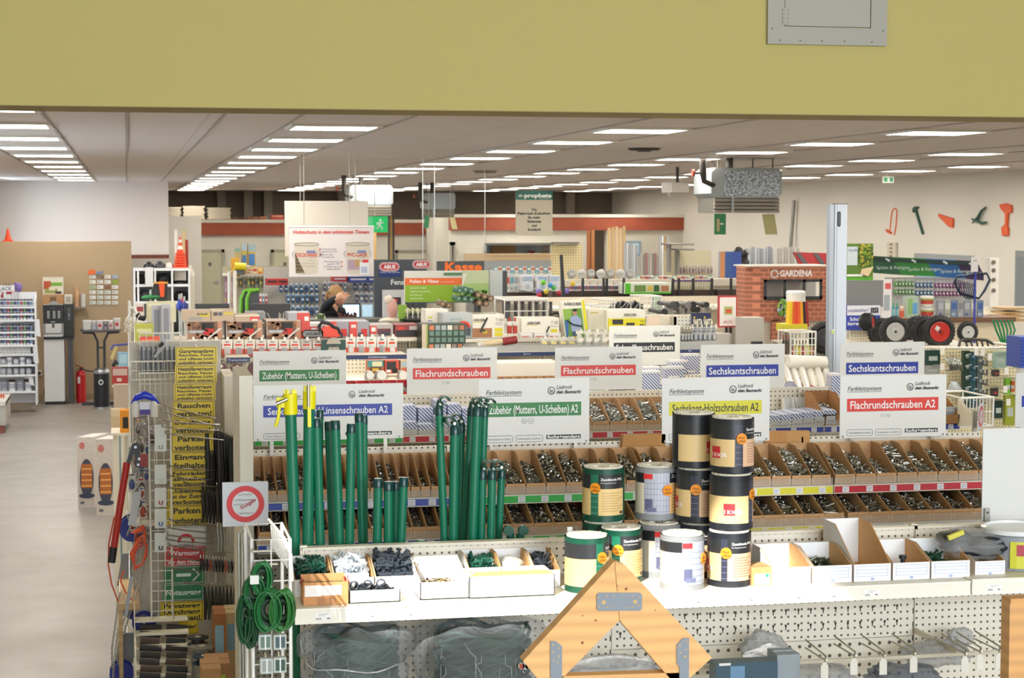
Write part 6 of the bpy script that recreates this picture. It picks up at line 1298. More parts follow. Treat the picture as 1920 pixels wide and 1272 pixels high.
Ye=YP3-.5;pe=at(152,738,Ye);t=thing('fire_extinguisher','red fire extinguisher on the floor between cabinet and bar table','fire extinguisher',(pe.x,Ye,0));h=at(152,694,Ye).z;RD='b81820:r=.3'
b=MB();r=.082;b.lathe((pe.x,Ye,0),[(r,0),(r,.03),(r,h*.85),(r*.8,h*.95),(r*.3,h)],RD,20);b.build('cylinder',t)
b=MB();b.lathe((pe.x,Ye,h),[(.02,0),(.02,.04)],'302020',10);b.tube([(pe.x-.08,Ye,h+.09),(pe.x+.0,Ye,h+.05),(pe.x+.05,Ye,h+.03)],.01,'8c2020',6);b.tube([(pe.x,Ye-.02,h+.03),(pe.x-.08,Ye-.03,h)],.008,'2a2020',6);b.build('valve_handle',t)
b=MB();b.tube([(pe.x+.02,Ye-.02,h+.02),(pe.x+.12,Ye-.03,h-.02),(pe.x+.32,Ye-.02,h-.03)],.012,'1e1e1e',6);b.build('hose',t)
b=MB();b.face(pe.x-.05,pe.x-.01,h*.6,h*.8,Ye-r-.003,'d8d0cc');b.build('label_patch',t)
b=MB();X0,X1,Z0,Z1=R(68,695,79,705,YP3-.02);b.box(X0,X1,YP3-.04,YP3-.001,Z0,Z1,'dcd8cc:r=.5');b.lathe(((X0+X1)/2,YP3-.06,(Z0+Z1)/2),[(.03,0),(.03,.02)],'2a2a2a',12,'y');b.tube([((X0+X1)/2,YP3-.06,(Z0+Z1)/2),(X1+.04,YP3-.08,Z1),(X1+.06,YP3-.07,.3),(X1+.02,YP3-.07,.1),(X1+.1,YP3-.07,.05)],.008,'2a2a2a',5);b.build('power_socket',label='white wall socket with black cable left of the cabinet',cat='socket')
Ys=31.0;WH='e4e6ea:r=.4'
x0,x1=at(-14,600,Ys).x,at(67,600,Ys).x
t=thing('paint_stand','white rolling stand full of spray cans at the left edge','display stand',((x0+x1)/2,Ys+.2,0))
b=MB();b.box(x0,x1,Ys+.42,Ys+.45,.12,at(30,550,Ys).z,WH);b.build('back_panel',t)
b=MB();b.prism([(x1-.02,Ys-.02,.12),(x1-.02,Ys+.42,.12),(x1-.02,Ys+.42,at(30,556,Ys).z),(x1-.02,Ys+.1,at(30,566,Ys).z),(x1-.02,Ys-.02,at(30,620,Ys).z)],(.02,0,0),WH);b.build('side_panel',t)
shy=[(575,0),(588,-.03),(600,-.06),(622,0),(634,-.03),(647,-.06),(664,0),(684,-.02),(703,-.04),(734,-.06)]
for y,o in shy:
 z=at(30,y,Ys+o).z;b=MB();b.box(x0,x1-.02,Ys+o-.03,Ys+.42,z-.03,z,WH);b.build('shelf_board',t)
for xx in(x0+.05,x1-.05):b=MB();b.lathe((xx-.02,Ys+.2,.05),[(.05,0),(.05,.03)],'9a9a9e:r=.4',14,'x');b.box(xx-.01,xx+.01,Ys+.18,Ys+.22,.05,.12,'9a9a9e');b.build('castor',t)
b=MB();X0,X1,Z0,Z1=R(-10,535,27,547,Ys);b.box(X0,X1,Ys,Ys+.03,Z0,Z1,'e6e6e8');b.text('DEKO- UND',X1-.04,Z0+.09,.045,Ys-.004,'303038',align='r');b.text('BUNTLACK',X1-.04,Z0+.02,.055,Ys-.004,'606074',align='r',bold=.02);b.box((X0+X1)/2-.02,(X0+X1)/2+.02,Ys+.03,Ys+.45,Z0-.1,Z0+.03,WH);b.build('header_sign',t)
SC_=[('dadde2:r=.3','3c4258','485070'),('d8dbe0:r=.3','2c3040','7088b0'),('dcdfe4:r=.3','4a4c58','a85060'),('d8dbe0:r=.3','3a3e50','60905c')]
for k,(y,o)in enumerate(shy[:6]):
 row('spray_can','spray can, %%s in the %s tier of the paint stand'%ORD[k],'spray can','spray cans on the paint stand',10,0,62,y-14,y,Ys+o+.05,mk_jar,SC_)
row('paint_tin','flat white pack, %s in the tier below the spray cans','pack','white packs on the paint stand',9,0,58,652,664,Ys+.05,mk_box,[('e2e2e0','c8c8cc','a8a8b0')])
row('paint_bucket','small grey bucket, %s in the upper bucket tier of the stand','bucket','buckets on the paint stand',5,0,60,670,684,Ys+.06,mk_jar,[('a4a8b0:r=.3','5c6068','c8ccd4'),('d4d6da:r=.3','e8e8ec','a0a4b0')])
row('paint_bucket','grey bucket, %s in the middle bucket tier of the stand','bucket','buckets on the paint stand',5,0,60,687,703,Ys+.04,mk_jar,[('9ca0a8:r=.3','44484e','b8bcc4')])
row('paint_bucket','large bucket, %s in the bottom tier of the stand','bucket','buckets on the paint stand',4,0,61,712,734,Ys+.05,mk_jar,[('a0a4b0:r=.3','7c808a','8c90a0'),('dcdee0:r=.3','2c2c30','b0b4c0')])
b=MB();p=at(33,550,Ys+.2);b.add(*lumpy((p.x,Ys+.2,p.z+.1),(.08,.05,.08),'7a68a8:r=.5',3),smooth=True);b.tube([(p.x,Ys+.2,p.z+.05),(p.x,Ys+.43,p.z-.12)],.01,'c8c8cc',5);b.build('purple_brush_set',label='purple tool bundle on top of the paint stand',cat='tool')
b=MB();p=at(11,556,Ys+.1);b.tube([(p.x-.06,Ys+.1,p.z-.02),(p.x-.03,Ys+.1,p.z+.05),(p.x+.05,Ys+.1,p.z+.07),(p.x+.09,Ys+.1,p.z+.05)],.03,'b83c3c:r=.4',8);b.build('red_roller',label='red curved tool lying on the paint stand',cat='tool')
for x,y0,y1,lab in((70,598,632,'upper white hanging pad at the side of the paint stand'),(66,648,682,'lower white hanging pads at the side of the paint stand'),(58,706,724,'small pale pack at the foot of the paint stand')):
 X0,X1,Z0,Z1=R(x-5,y0,x+5,y1,Ys-.05);b=MB();b.prism([(X0,Ys-.05,Z1),(X1-.01,Ys-.05,Z1-.02),(X1+.01,Ys-.05,Z0),(X0+.02,Ys-.05,Z0+.02)],(0,.06,0),'d8dade:r=.5');b.box(X0-.06,X0+.02,Ys-.02,Ys,Z1-.03,Z1-.01,'c8c8cc');b.build('hanging_pad',label=lab,cat='pad')
b=MB();X0,X1,Z0,Z1=R(-20,742,10,789,28);b.box(X0,X1,28,29.2,.12,Z1-.12,'a8a49c:r=.5');b.box(X0,X1,27.98,29.2,Z1-.15,Z1-.09,'c8c4bc');b.box(X1-.08,X1-.02,28.05,28.1,0,.12,'8c4a3a');b.build('low_bin',label='low grey display bin cut by the left edge of the picture',cat='display bin')
row('red_onion_net','small orange package in the low bin, %s','package','orange packages in the low bin',2,0,9,738,748,28.2,mk_bag,[('c86840:r=.6','a03020')])
for k,(x0,x1,y0,y1,xs)in enumerate(((145,176,820,930,205),(180,212,824,937,236))):
 Yh=20.6-.6*k;X0,X1,Z0,Z1=R(x0,y0,x1,y1,Yh);XS=at(xs,900,Yh+.35).x;W=X1-X0
 t=thing('heater_carton',('left' if k==0 else 'right')+' white carton with a picture of a glowing quartz heater','carton',((X0+X1)/2,Yh+.2,0),'quartz heater cartons')
 b=MB();b.prism([(X0,Yh,0),(X1,Yh,0),(XS,Yh+.35,0),(XS-(X1-X0),Yh+.35,0)],(0,0,Z1),'d4ccc4:card');b.build('box',t)
 b=MB();c=(X0+X1)/2+.01;zz=Z1*.42;e=Yh-.003
 b.poly([(c+W*.42*cos(a*pi/12),e,zz+Z1*.27*sin(a*pi/12))for a in range(24)],'44485a');b.face(c-W*.33,c+W*.33,zz-Z1*.14,zz+Z1*.2,e-.003,'b86c34')
 for j in range(4):b.face(c-W*.31,c+W*.31,zz-Z1*.12+j*Z1*.08,zz-Z1*.10+j*Z1*.08,e-.006,'f0b060')
 b.poly([(c+W*.48*cos(a*pi/8),e-.004,Z1*.17+.03*sin(a*pi/8))for a in range(16)],'3a4058');b.poly([(X0+W*.3+.03*cos(a*pi/6),e-.004,Z1*.88+.04*sin(a*pi/6))for a in range(12)],'c87870')
 b.face(X0+W*.15,X0+W*.4,Z1*.05,Z1*.09,e-.003,'707070');s3=lambda u,z:(X1+(XS-X1)*u+.003,Yh+.35*u-.003,Z1*z);b.poly([s3(.2,.72),s3(.5,.7),s3(.8,.9),s3(.5,.95)],'a86860');b.poly([s3(.15,.3),s3(.85,.3),s3(.85,.55),s3(.15,.55)],'44444c');b.build('picture',t)
#shelving with helmets, cones (left middle)
Yw=30.0;x0,x1=at(250,520,Yw).x,at(356,520,Yw).x;zt=at(300,504,Yw).z
t=thing('white_open_shelving','white open shelving with dark goods, helmets and cones on top','shelving',((x0+x1)/2,Yw+.2,0))
b=MB();b.box(x0,x1,Yw+.45,Yw+.48,0,zt,'b8b4ac:r=.6');b.build('back_panel',t)
for y in(508,538,570,605,640):z=at(300,y,Yw).z+(.0 if y>508 else .0);b=MB();b.box(x0,x1,Yw,Yw+.45,z-.0,z+.04,'e6e6e4:r=.4');b.build('shelf_board',t)
for px in(250,257,289,321,353):x=at(px,520,Yw).x;b=MB();b.box(x,x+.03,Yw-.01,Yw+.45,0,zt,'e6e6e4:r=.4');b.build('upright',t)
zt=at(300,508,Yw).z+.045
for px,r,c,lab in((279,10,'26282c:r=.35','black safety helmet, left one on the white shelving'),(300,10.5,'3a3c40:r=.35','dark grey safety helmet in the middle of the white shelving'),(318,8.5,'e0dcd4:r=.4','white safety helmet beside the traffic cones')):
 x=at(px,500,Yw+.2).x;rr=r*Yw/FPX;b=MB();b.sphere((x,Yw+.2,zt),rr,c,16,(1,1.2,1.15),half=True);b.lathe((x,Yw+.2,zt),[(rr*1.02,0),(rr*1.06,.012)],c,16);b.box(x-rr*.3,x+rr*.3,Yw+.2-rr*1.5,Yw+.2-rr,zt,zt+.012,c);b.build('safety_helmet',label=lab,cat='helmet',group='safety helmets')
for k in range(6):cone(338,444 if k==5 else 480-6*k,503-5*k if k<6 else 0,24-1.3*k,Yw+.2,'orange and white traffic cone, %s in the stack on the shelving'%('topmost' if k==5 else 'number '+['one from the bottom','two from the bottom','three from the bottom','four from the bottom','five from the bottom'][k]),True,group='stacked traffic cones')
for k,(px,y0,y1,c,lab)in enumerate(((346,432,503,'c8b080','wooden handled tool behind the cones'),(331,431,500,'e0dcd0','white pole behind the cones'),(350,450,503,'a03024','red pole behind the cones'))):
 b=MB();b.tube([at(px,y1,Yw+.4),at(px-1,y0,Yw+.4)],.03,c+':r=.5',8);b.build('pole',label=lab,cat='pole')
for k,(a,b_,c,d_,col,lab)in enumerate(((272,501,287,537,'dcdad8:r=.6','plain white sheet hanging on the white shelving'),(256,515,272,536,'2c2824:r=.7','dark folded goods left of the white sheet'),(292,512,320,536,'1c1c20:r=.6','black jackets in the upper middle compartment'),(325,526,350,536,'1a1a1c:r=.5','black boots in the upper right compartment'),(325,546,352,568,'1e1e20:r=.5','heap of black gloves in the right compartment'),(258,545,287,568,'4c4c54:r=.6','dark grey goods in the lower left compartment'),(327,508,349,526,'bcb4a8:r=.6','grey papers standing in the upper right compartment'))):
 X0,X1,Z0,Z1=R(a,b_,c,d_,Yw+.1);bb=MB()
 if k in(0,6):bb.box(X0,X1,Yw-.03 if k==0 else Yw+.1,Yw-.015 if k==0 else Yw+.2,Z0,Z1,col)
 else:bb.add(*lumpy(((X0+X1)/2,Yw+.2,(Z0+Z1)/2),((X1-X0)/2,.15,(Z1-Z0)/2),col,k+3,18,.1,6),smooth=True)
 bb.build('stored_goods',label=lab,cat='goods')
Yv=24.;b=MB();P_=lambda x,y:at(x,y,Yv)
t=thing('tool_bag','dark tool case with an orange flap and yellow strap','bag',tuple(P_(305,566)));b.prism([P_(*q)for q in((290,531),(314,530),(314,566),(296,566),(284,545))],(0,.15,0),'2c2e2c:r=.6');b.build('case',t)
b=MB();b.prism([at(x,y,Yv-.02)for x,y in((297,528),(309,528),(308,557),(301,557))],(0,.015,0),'e8541c:r=.5');b.build('orange_flap',t);b=MB();b.box(P_(288,530).x,P_(315,530).x,Yv-.03,Yv-.01,P_(300,532).z,P_(300,529).z,'d89828');b.build('yellow_strap',t)
b=MB();b.tube([P_(305,566),P_(305,700)],.04,'8c8a84:metal=.5',8);b.lathe((P_(305,560).x,Yv+.05,0),[(.25,0),(.25,.03)],'8c8a84',20);b.build('display_pole',label='grey display pole under the dark tool case',cat='pole')
for k,(a,b_,c,d_,col)in enumerate(((331,562,343,583,'243ca0:r=.6'),(341,566,352,590,'1c2c80:r=.6'),(320,580,338,625,'181a1e:r=.6'),(336,560,346,578,'b02838:r=.6'),(325,597,337,612,'1c50b0:r=.6'),(265,553,300,562,'1c7a3c:r=.5'))):
 X0,X1,Z0,Z1=R(a,b_,c,d_,22+.2*k);bb=MB();bb.add(*lumpy(((X0+X1)/2,22+.2*k,(Z0+Z1)/2),((X1-X0)/2,.08,(Z1-Z0)/2),col,k+13,16,.14,5),smooth=True);bb.tube([((X0+X1)/2,22.05+.2*k,0),((X0+X1)/2,22.05+.2*k,Z1+.06)],.012,'b8b8b0',5)
 bb.build('hanging_goods',label=['bright blue hanging bag near the door','dark blue hanging bag near the door','black hanging trousers left of the tan cartons','red hanging strap near the door','small blue glove left of the tan cartons','green bristles hanging left of the dark tool case'][k],cat='goods')
for k in range(3):
 b=MB();x=353+3*k;b.tube([at(x,497+6*k,40),at(x-1,580,40)],.07,'cfc8b8:r=.5',7);b.tube([at(x,498+6*k,40),at(x,505+6*k,40)],.075,'e8e4dc:r=.5',7);b.build('wrapped_roll_pole',label='wrapped white roll beside the left door, %s of three'%nth(k,3),cat='roll')
#counter zone
Yk=23.5;DG='5a5e5a:r=.5'
b=MB();X0,X1,Z0,Z1=R(582,598,945,609,Yk);b.box(X0,X1,Yk,Yk+.45,Z0,Z1,DG);b.box(X0+.05,X1-.05,Yk+.05,Yk+.4,0,Z0,'8c8c84:r=.5');b.build('checkout_counter',label='long dark grey checkout counter in front of the person',cat='counter')
zc=Z1
def monitor(px,Y,label,scr='3a3a3c:r=.5',foot=True,emit=None):
 X0,X1,Z0,Z1=R(*px,Y);t=thing('monitor',label,'monitor',((X0+X1)/2,Y,Z0-.15));b=MB();b.box(X0,X1,Y,Y+.05,Z0,Z1,scr);hs=b.build('housing',t)
 if emit:b=MB();b.face(X0+.02,X1-.02,Z0+.02,Z1-.02,Y-.002,emit);b.build('screen',hs)
 b=MB();b.box((X0+X1)/2-.04,(X0+X1)/2+.04,Y+.05,Y+.09,Z0-.15,Z0+.1,'2a2a2c');b.box((X0+X1)/2-.12,(X0+X1)/2+.12,Y-.05,Y+.15,Z0-.16,Z0-.15,'2a2a2c');b.build('stand',t)
monitor((366,570,430,592),24,'flat dark grey monitor back above the leftmost tan cartons');monitor((472,570,545,603),23.8,'larger dark grey monitor back above the middle chainsaw box')
monitor((640,569,676,597),24.6,'bright computer screen beside the person','3c4044',emit='b8dcf4:e=1.1');monitor((676,569,701,597),24.7,'second pale screen with a dark figure, right of the bright one','98a4a8',emit='9cb8c8:e=.5')
for x0_,x1_,y_ in((360,436,596),(465,550,607)):
 b=MB();X0,X1,Z0,Z1=R(x0_,y_,x1_,y_+5,23.7);b.box(X0,X1,23.6,24.3,Z0,Z1-.0,DG);b.box(X0+.1,X1-.1,23.7,24.2,0,Z0,'8c8c84');b.build('desk',label='cash desk under the %s dark monitor'%('left' if x0_<400 else 'larger'),cat='desk')
b=MB();X0,X1,Z0,Z1=R(636,586,668,598,24);rnd=random.Random(2)
for k in range(26):x=X0+(X1-X0)*rnd.random();b.tube([(x,24+rnd.random()*.1,Z0),(x+rnd.uniform(-.02,.02),24+rnd.random()*.1,Z1-rnd.random()*.05)],.012,'5a2e22:r=.6',5)
b.box(X0,X1,23.98,24.14,Z0-.01,Z0+.03,'3c2a22');b.build('brown_twigs',label='row of brown bottle tops in front of the bright screen',cat='goods')
b=MB()
for px,py in((597,596),(602,593),(606,597),(601,598)):p=at(px,py,23.7);b.sphere(p,.035,'dce4a8:r=.6',8)
p=at(601,600,23.7);b.lathe((p.x,p.y,zc),[(.05,0),(.06,.06)],'5c6a4c',10);b.build('flower_pot',label='little pot of pale yellow flowers on the counter',cat='flowers')
b=MB();rnd=random.Random(5)
for k in range(22):x=rnd.uniform(-.5,.3);p=at(523,604,22.9);b.tube([(p.x+x*.3,22.9,p.z-.1),(p.x+x,22.9+rnd.uniform(-.1,.1),p.z+rnd.uniform(.0,.12))],.006,rnd.choice(('c8c0b0','8c8478','4c4438')),4)
b.lathe((at(523,604,22.9).x,22.9,0),[(.12,0),(.1,at(523,604,22.9).z-.08)],'6c665c',12);b.build('dry_grass',label='spiky dry grass plant above the middle chainsaw boxes',cat='plant')
b=MB();q=R(634,604,705,608,24.5);b.box(q[0],q[1],24.5,25.1,q[2],q[3]-.02,DG);b.box(q[0]+.05,q[1]-.05,24.55,25.05,0,q[2],'8c8c84');b.build('desk',label='desk behind the counter carrying the two bright screens',cat='desk')
Yq=24.3;Q=lambda x,y,dy=0:at(x,y,Yq+dy)
root=thing('person','blonde person in a black top raising a hand before the face behind the counter','person',(Q(622,600).x,Yq,.05))
me=bpy.data.meshes.new('body');bmx=bmesh.new();sk=bmx.verts.layers.skin.verify()
def chain(pts,start=None):
 prev=start;out=[]
 for p,r in pts:
  v=bmx.verts.new(p);v[sk].radius=(r,r)
  if prev:bmx.edges.new((prev,v))
  prev=v;out.append(v)
 return out
px_=Q(620,600).x;g0=Vector((px_,Yq,0))
zh=Q(620,612).z-.12
pel=chain([(g0+Vector((0,0,zh)),.16),(g0+Vector((0,0,zh+.2)),.14),(Q(619,588),.16),(Q(621,578),.13),(Q(627,572),.065),(Q(630,566),.06),(Q(632,560),.085),(Q(633,553),.09)])
pel[0][sk].use_root=True
chain([(Q(640,585),.075),(Q(645,594),.055),(Q(640,600,-.15),.045),(Q(634,601,-.3),.035)],pel[3])
arm=chain([(Q(607,582),.08),(Q(612,572,-.12),.065),(Q(622,565,-.24),.055),(Q(632,559,-.3),.038),(Q(638,556,-.32),.045)],pel[3])
for s in(-1,1):chain([(g0+Vector((.1*s,0,zh-.1)),.11),(g0+Vector((.1*s,-.02,zh*.55)),.08),(g0+Vector((.1*s,.02,.12)),.055),(g0+Vector((.1*s,-.12,.06)),.04)],pel[0])
hb=arm[-1]
for k,(dx,dz,L)in enumerate(((.09,.035,1),(.1,.012,1.1),(.095,-.012,1),(.08,-.034,.85))):
 chain([(hb.co+Vector((dx*.45,-.01,dz*.8)),.012),(hb.co+Vector((dx*L*.8,-.02,dz)),.011),(hb.co+Vector((dx*L*1.15,-.01,dz*1.05)),.009)],hb)
chain([(hb.co+Vector((.02,-.02,.045)),.013),(hb.co+Vector((.05,-.03,.06)),.011)],hb)
bmx.to_mesh(me);bmx.free();body=bpy.data.objects.new('body',me);COL.objects.link(body);WL[body.name]=Vector((0,0,0))
sm=body.modifiers.new('skin','SKIN');sm.use_smooth_shade=True;body.modifiers.new('sub','SUBSURF').levels=1;body.modifiers['sub'].render_levels=2
dg=bpy.context.evaluated_depsgraph_get();me2=bpy.data.meshes.new_from_object(body.evaluated_get(dg));bpy.data.objects.remove(body)
body=bpy.data.objects.new('body',me2);COL.objects.link(body);body.parent=root;body.location=-WL[root.name];me2.materials.clear()
for c in('d8a488:r=.6','17181c:r=.8','24282e:r=.8'):me2.materials.append(M(c))
zn,hx=Q(626,573).z,Q(629,560,-.3).x
for p in me2.polygons:
 c=p.center;p.use_smooth=True
 skin=(c.z>zn)or(c.x>hx and c.y<Yq-.2 and c.z>Q(620,566).z)or(c.x>Q(636,599).x-.12 and c.z<Q(640,598).z and c.y<Yq-.22 and c.z>zh)
 if c.y<Yq-.02 and c.z>zn and c.x<hx:skin=not(c.y<Yq-.12)
 p.material_index=0 if skin else(2 if c.z<zh else 1)
hc=Q(632,556);b=MB();HA='9a7850:r=.8'
vs,fs,_=lumpy(hc+Vector((-.015,.03,.03)),(.1,.11,.125),HA,6,26,.06,9);b.add(vs,fs,HA,True)
for k in range(16):a=2*pi*k/16;b.tube([hc+Vector((-.03+.09*cos(a),.03+.09*sin(a),.06)),hc+Vector((-.03+.12*cos(a),.04+.11*abs(sin(a)),-.05))],[.02,.012],HA,5)
b.build('hair',root)
fc=hc+Vector((.03,-.075,-.035));b=MB();b.sphere(fc,.075,'d8a488:r=.6',14,(.85,.7,1.15));b.sphere(fc+Vector((.012,-.055,-.005)),.014,'d09a80:r=.6',8,(.8,1,1.3))
for s in(-1,1):b.sphere(fc+Vector((.025*s+.01,-.047,.022)),.009,'3a2c24:r=.3',8);b.tube([fc+Vector((.04*s+.01,-.045,.038)),fc+Vector((.015*s+.01,-.052,.04))],.003,'8c6238',4)
b.tube([fc+Vector((-.01,-.053,-.04)),fc+Vector((.034,-.053,-.04))],.005,'a8544c',5);b.build('face',root)
b=MB();b.poly([Q(*q,-.175)for q in((624,574),(634,574),(632,586))],'d8a488:r=.6');b.build('neckline',root)
shelf('pack_wall',500,800,602,27.5,.6,'peg wall full of small blue hanging packs behind the person',ptop=500,back='b4b0a6:peg=.03,r=.6')
BP=[('8ca8c8:r=.4','34648c:r=.4','c8d4dc'),('7c98b8:r=.4','2c5078:r=.4','b0c4d4'),('a0b4c8:r=.4','3c5a80:r=.4','203c60')]
for r_,(y0,y1,x0_,x1_,n)in enumerate(((530,549,522,598,8),(549,569,536,598,7),(571,592,536,598,7),(526,546,605,650,6),(546,566,603,618,2),(546,568,664,700,4),(524,546,660,720,6))):
 row('blue_hanging_pack','blue hanging pack, %%s in %s'%['the upper row left of the person','the middle row left of the person','the lower row left of the person','the row above the person','the pair behind the hair','the lower row right of the person','the upper row right of the person'][r_],'pack','blue hanging packs on the peg wall',n,x0_,x1_,y0,y1,27.97,mk_pack,BP if r_<3 else[('d0d0d4','5a6080:r=.4','a8a098'),('c8ccd0','7c94b0:r=.4','e0e0e0')])
for k,(a,b_,c,d_,col)in enumerate(((500,523,521,535,'a82420'),(521,523,540,535,'a82420'),(624,519,651,528,'b02028'),(654,519,690,530,'30468c'),(690,519,716,530,'3c4c90'),(735,520,760,530,'a08858'))):
 carton('top_box','%s on top of the blue pack wall'%['red and black box, left one','red and black box, right one','flat red box','dark blue box beside the red one','second dark blue box','wicker brown box'][k],'box',(a,b_,c,d_),27.6,.3,col,[(.1,.3,.9,.6,'1e1e20' if k<2 else 'c8c8d0')])
row('red_bottle_pack','red and white tube pack, %s of the row left of the blue packs','pack','red and white tube packs',5,474,502,549,571,27.97,mk_pack,[('e0d8d8','c04048:r=.4','f0e8e8'),('d8e0e8','5c88a8:r=.4','e8e8e8')])
for k,(x0_,x1_)in enumerate(((452,474),(463,486))):
 P_=lambda x,y:at(x,y,25.2-.3*k);pts=[P_(x0_,560),P_(x0_+6,546),P_(x1_,543),P_(x1_,600),P_(x0_,600)]
 t=thing('wheelbarrow_tray','dark grey case with bright green edge, %s of the two near the blue packs'%('left' if k==0 else 'right'),'case',tuple(P_((x0_+x1_)/2,600)));b=MB();b.prism(pts,(0,.12,0),'4a4e50:r=.5');b.build('shell',t);b=MB();b.tube([p+Vector((0,-.01,0))for p in(pts[4],pts[0],pts[1],pts[2])],.025,'6cb02c:r=.4',6);b.build('green_edge',t)
 b=MB();p=P_(x0_+10,602);b.box(p.x-.1,p.x+.1,p.y,p.y+.1,0,p.z,'6c6c68');b.build('case_stand',label='grey stand under the %s green-edged case'%('left' if k==0 else 'right'),cat='stand')
shelf('garden_shelf',420,545,514,29,.5,'shelf full of yellow and orange goods left of the paint poster',ptop=500,back='b0a890:peg=.03')
for k,(a,b_,c,d_,col,dec)in enumerate(((434,484,449,520,'d8a030',[(.1,.5,.9,.9,'e8c040')]),(453,457,463,500,'b8a84c',[(0,0,1,.3,'9cb0b8'),(.1,.5,.9,.95,'3c6ca0')]),(465,457,479,500,'d8b040',[(0,0,1,.35,'9cb0b8'),(.1,.45,.9,.95,'3c78b8')]),(440,466,450,484,'b0a878',[(0,0,1,.3,'70a0a0')]))):
 carton('garden_bag',['orange upright bag at the left of the garden shelf','yellow and blue bag, left of the tall pair','yellow and blue bag, right of the tall pair','small teal and tan bag on the garden shelf'][k],'bag',(a,b_,c,d_),29+.05*k,.2,col+':r=.6',dec)
b=MB();b.tube([at(440,499,28.8),at(461,500,28.8)],.055,'dcc418:r=.4',14);b.tube([at(461,500,28.8),at(468,500,28.8)],.02,'c8c8c0',8);_q=at(451,514,28.8).z;b.box(at(443,500,28.8).x,at(459,500,28.8).x,28.85,29.2,_q-.02,at(451,506,28.8).z,'5c5c54');b.build('yellow_roll',label='fat yellow roll lying on the garden shelf',cat='roll')
row('garden_pack','orange or cream garden pack, %s in the top row of the shelf','pack','small garden packs',9,452,545,503,514,29.0,mk_box,[('e0a040','f0d890','c86030'),('e8dcc0','d88848','a83c28'),('e8c890','c83c30','f0e8d8')])
row('garden_pack','mixed garden pack, %s in the hanging row of the shelf','pack','small garden packs',8,440,500,514,540,29.38,mk_pack,[('c8b890','90a878:r=.4','d8c060'),('c8c0b0','6c7460:r=.4','d8a040'),('b8a888','a89c80:r=.4','405878')])
row('seed_packet','pink or yellow packet, %s on the stand beside the left door','packet','packets beside the door',5,422,436,520,575,29.38,mk_box,[('b87898','d8c0c8','e0d040'),('8c6c84','c8a0a8','507040')])
b=MB();P_=lambda x,y:at(x,y,28.3);b.tube([Vector((P_(430,600).x,28.3,0)),P_(430,510),P_(440,508),Vector((P_(440,600).x,28.3,0))],.03,'e0dcd0:r=.4',6);b.build('wire_stand',label='white upright frame at the left end of the garden shelf',cat='stand')
#banners behind the counter
def pill(b,px,Y,col='c82838',txt='ABUS'):
 X0,X1,Z0,Z1=R(*px,Y);r=(Z1-Z0)/2;m=(Z0+Z1)/2
 for q,c,e in((r*1.12,'f0f0f0',.002),(r,col,.004),(r*.82,'f0f0f0',.006),(r*.72,col,.008)):
  b.poly([(X1-r+q*cos(a*pi/8-pi/2),Y-e,m+q*sin(a*pi/8-pi/2))for a in range(9)]+[(X0+r+q*cos(a*pi/8+pi/2),Y-e,m+q*sin(a*pi/8+pi/2))for a in range(9)],c)
 b.text(txt,(X0+X1)/2,m-r*.42,r*.85,Y-.011,'f4f4f4',align='c',bold=.05)
def banner(name,label,px,Y,col,foot=True,d=.06):
 X0,X1,Z0,Z1=R(*px,Y);t=thing(name,label,'banner',((X0+X1)/2,Y,0))
 b=MB();b.box(X0,X1,Y,Y+d,Z0,Z1,col);b.build('panel',t)
 for x in(X0+.08,X1-.12):b=MB();b.box(x,x+.04,Y+d,Y+d+.04,0,Z1-.05,'3c3c3e:r=.5');b.build('leg',t)
 return t,X0,X1,Z0,Z1
t,X0,X1,Z0,Z1=banner('security_banner','dark grey panel with red oval lock logos and the word Fenster',(702,487,800,604),25.4,'4c5058:r=.6')
b=MB();Y=25.4;q=R(710,505,752,520,Y);b.face(*q[:2],q[2],q[3],Y-.001,'1c3474');pill(b,(712,493,748,508),Y-.002);pill(b,(774,489,806,503),Y-.002);p=at(733,534,Y);b.text('Fenster',p.x,p.z,.07,Y-.004,'e8ecec',bold=.02);p=at(731,512,Y);b.text('Security Tech Germany',p.x,p.z,.02,Y-.004,'e0e4ec',align='c');b.build('lettering',t)
b=MB();q=R(718,544,760,600,Y-.1);b.box(q[0],q[1],Y-.1,Y-.02,q[2],q[3],'d8d8d8:r=.5');b.face(q[0]+.1,q[1]-.06,q[2]+.14,q[3]-.1,Y-.102,'3a3c44');b.face(q[0]+.12,q[1]-.1,q[3]-.16,q[3]-.12,Y-.104,'b83040');b.build('display_case',t)
t,X0,X1,Z0,Z1=banner('checkout_banner','dark banner with the orange word Kasse',(820,490,908,540),24.2,'454b4c:r=.6')
b=MB();b.text('Kasse',X0+.1,Z1-.135,.12,24.196,'e86c20',w=.5,bold=.04);b.build('lettering',t)
t,X0,X1,Z0,Z1=banner('fleece_banner','green and orange garden fleece banner with a vegetable bed photo',(759,508,916,568),21.5,'d4d4cc:r=.5');Y=21.5;W=X1-X0;Hh=Z1-Z0
b=MB();decals(b,X0,X1,Z0,Z1,Y,[(0,.22,.7,.44,'e06a30'),(0,.44,.75,.97,'86ac24'),(.68,0,1,.97,'b8c49c'),(.68,.4,1,.7,'9cb870'),(.7,.62,.98,.9,'4c8c28'),(.0,.97,1,1,'48505a'),(.46,.06,.68,.14,'4c7c50')],[('Folien & Vliese',.06,.37,.1,'f4f0e8','l',.34,0,.02),('für den perfekten Garten',.42,.36,.03,'f0e8e0'),('BEWÄHRTE FARBEN',.06,.55,.04,'e8f0d8'),('UNKRAUTVLIES GÄRTEN',.06,.66,.04,'e8f0d8'),('BEWÄSSERUNG',.06,.77,.04,'e8f0d8'),('GARTENFOLIEN',.06,.88,.04,'e8f0d8')]);b.build('print',t)
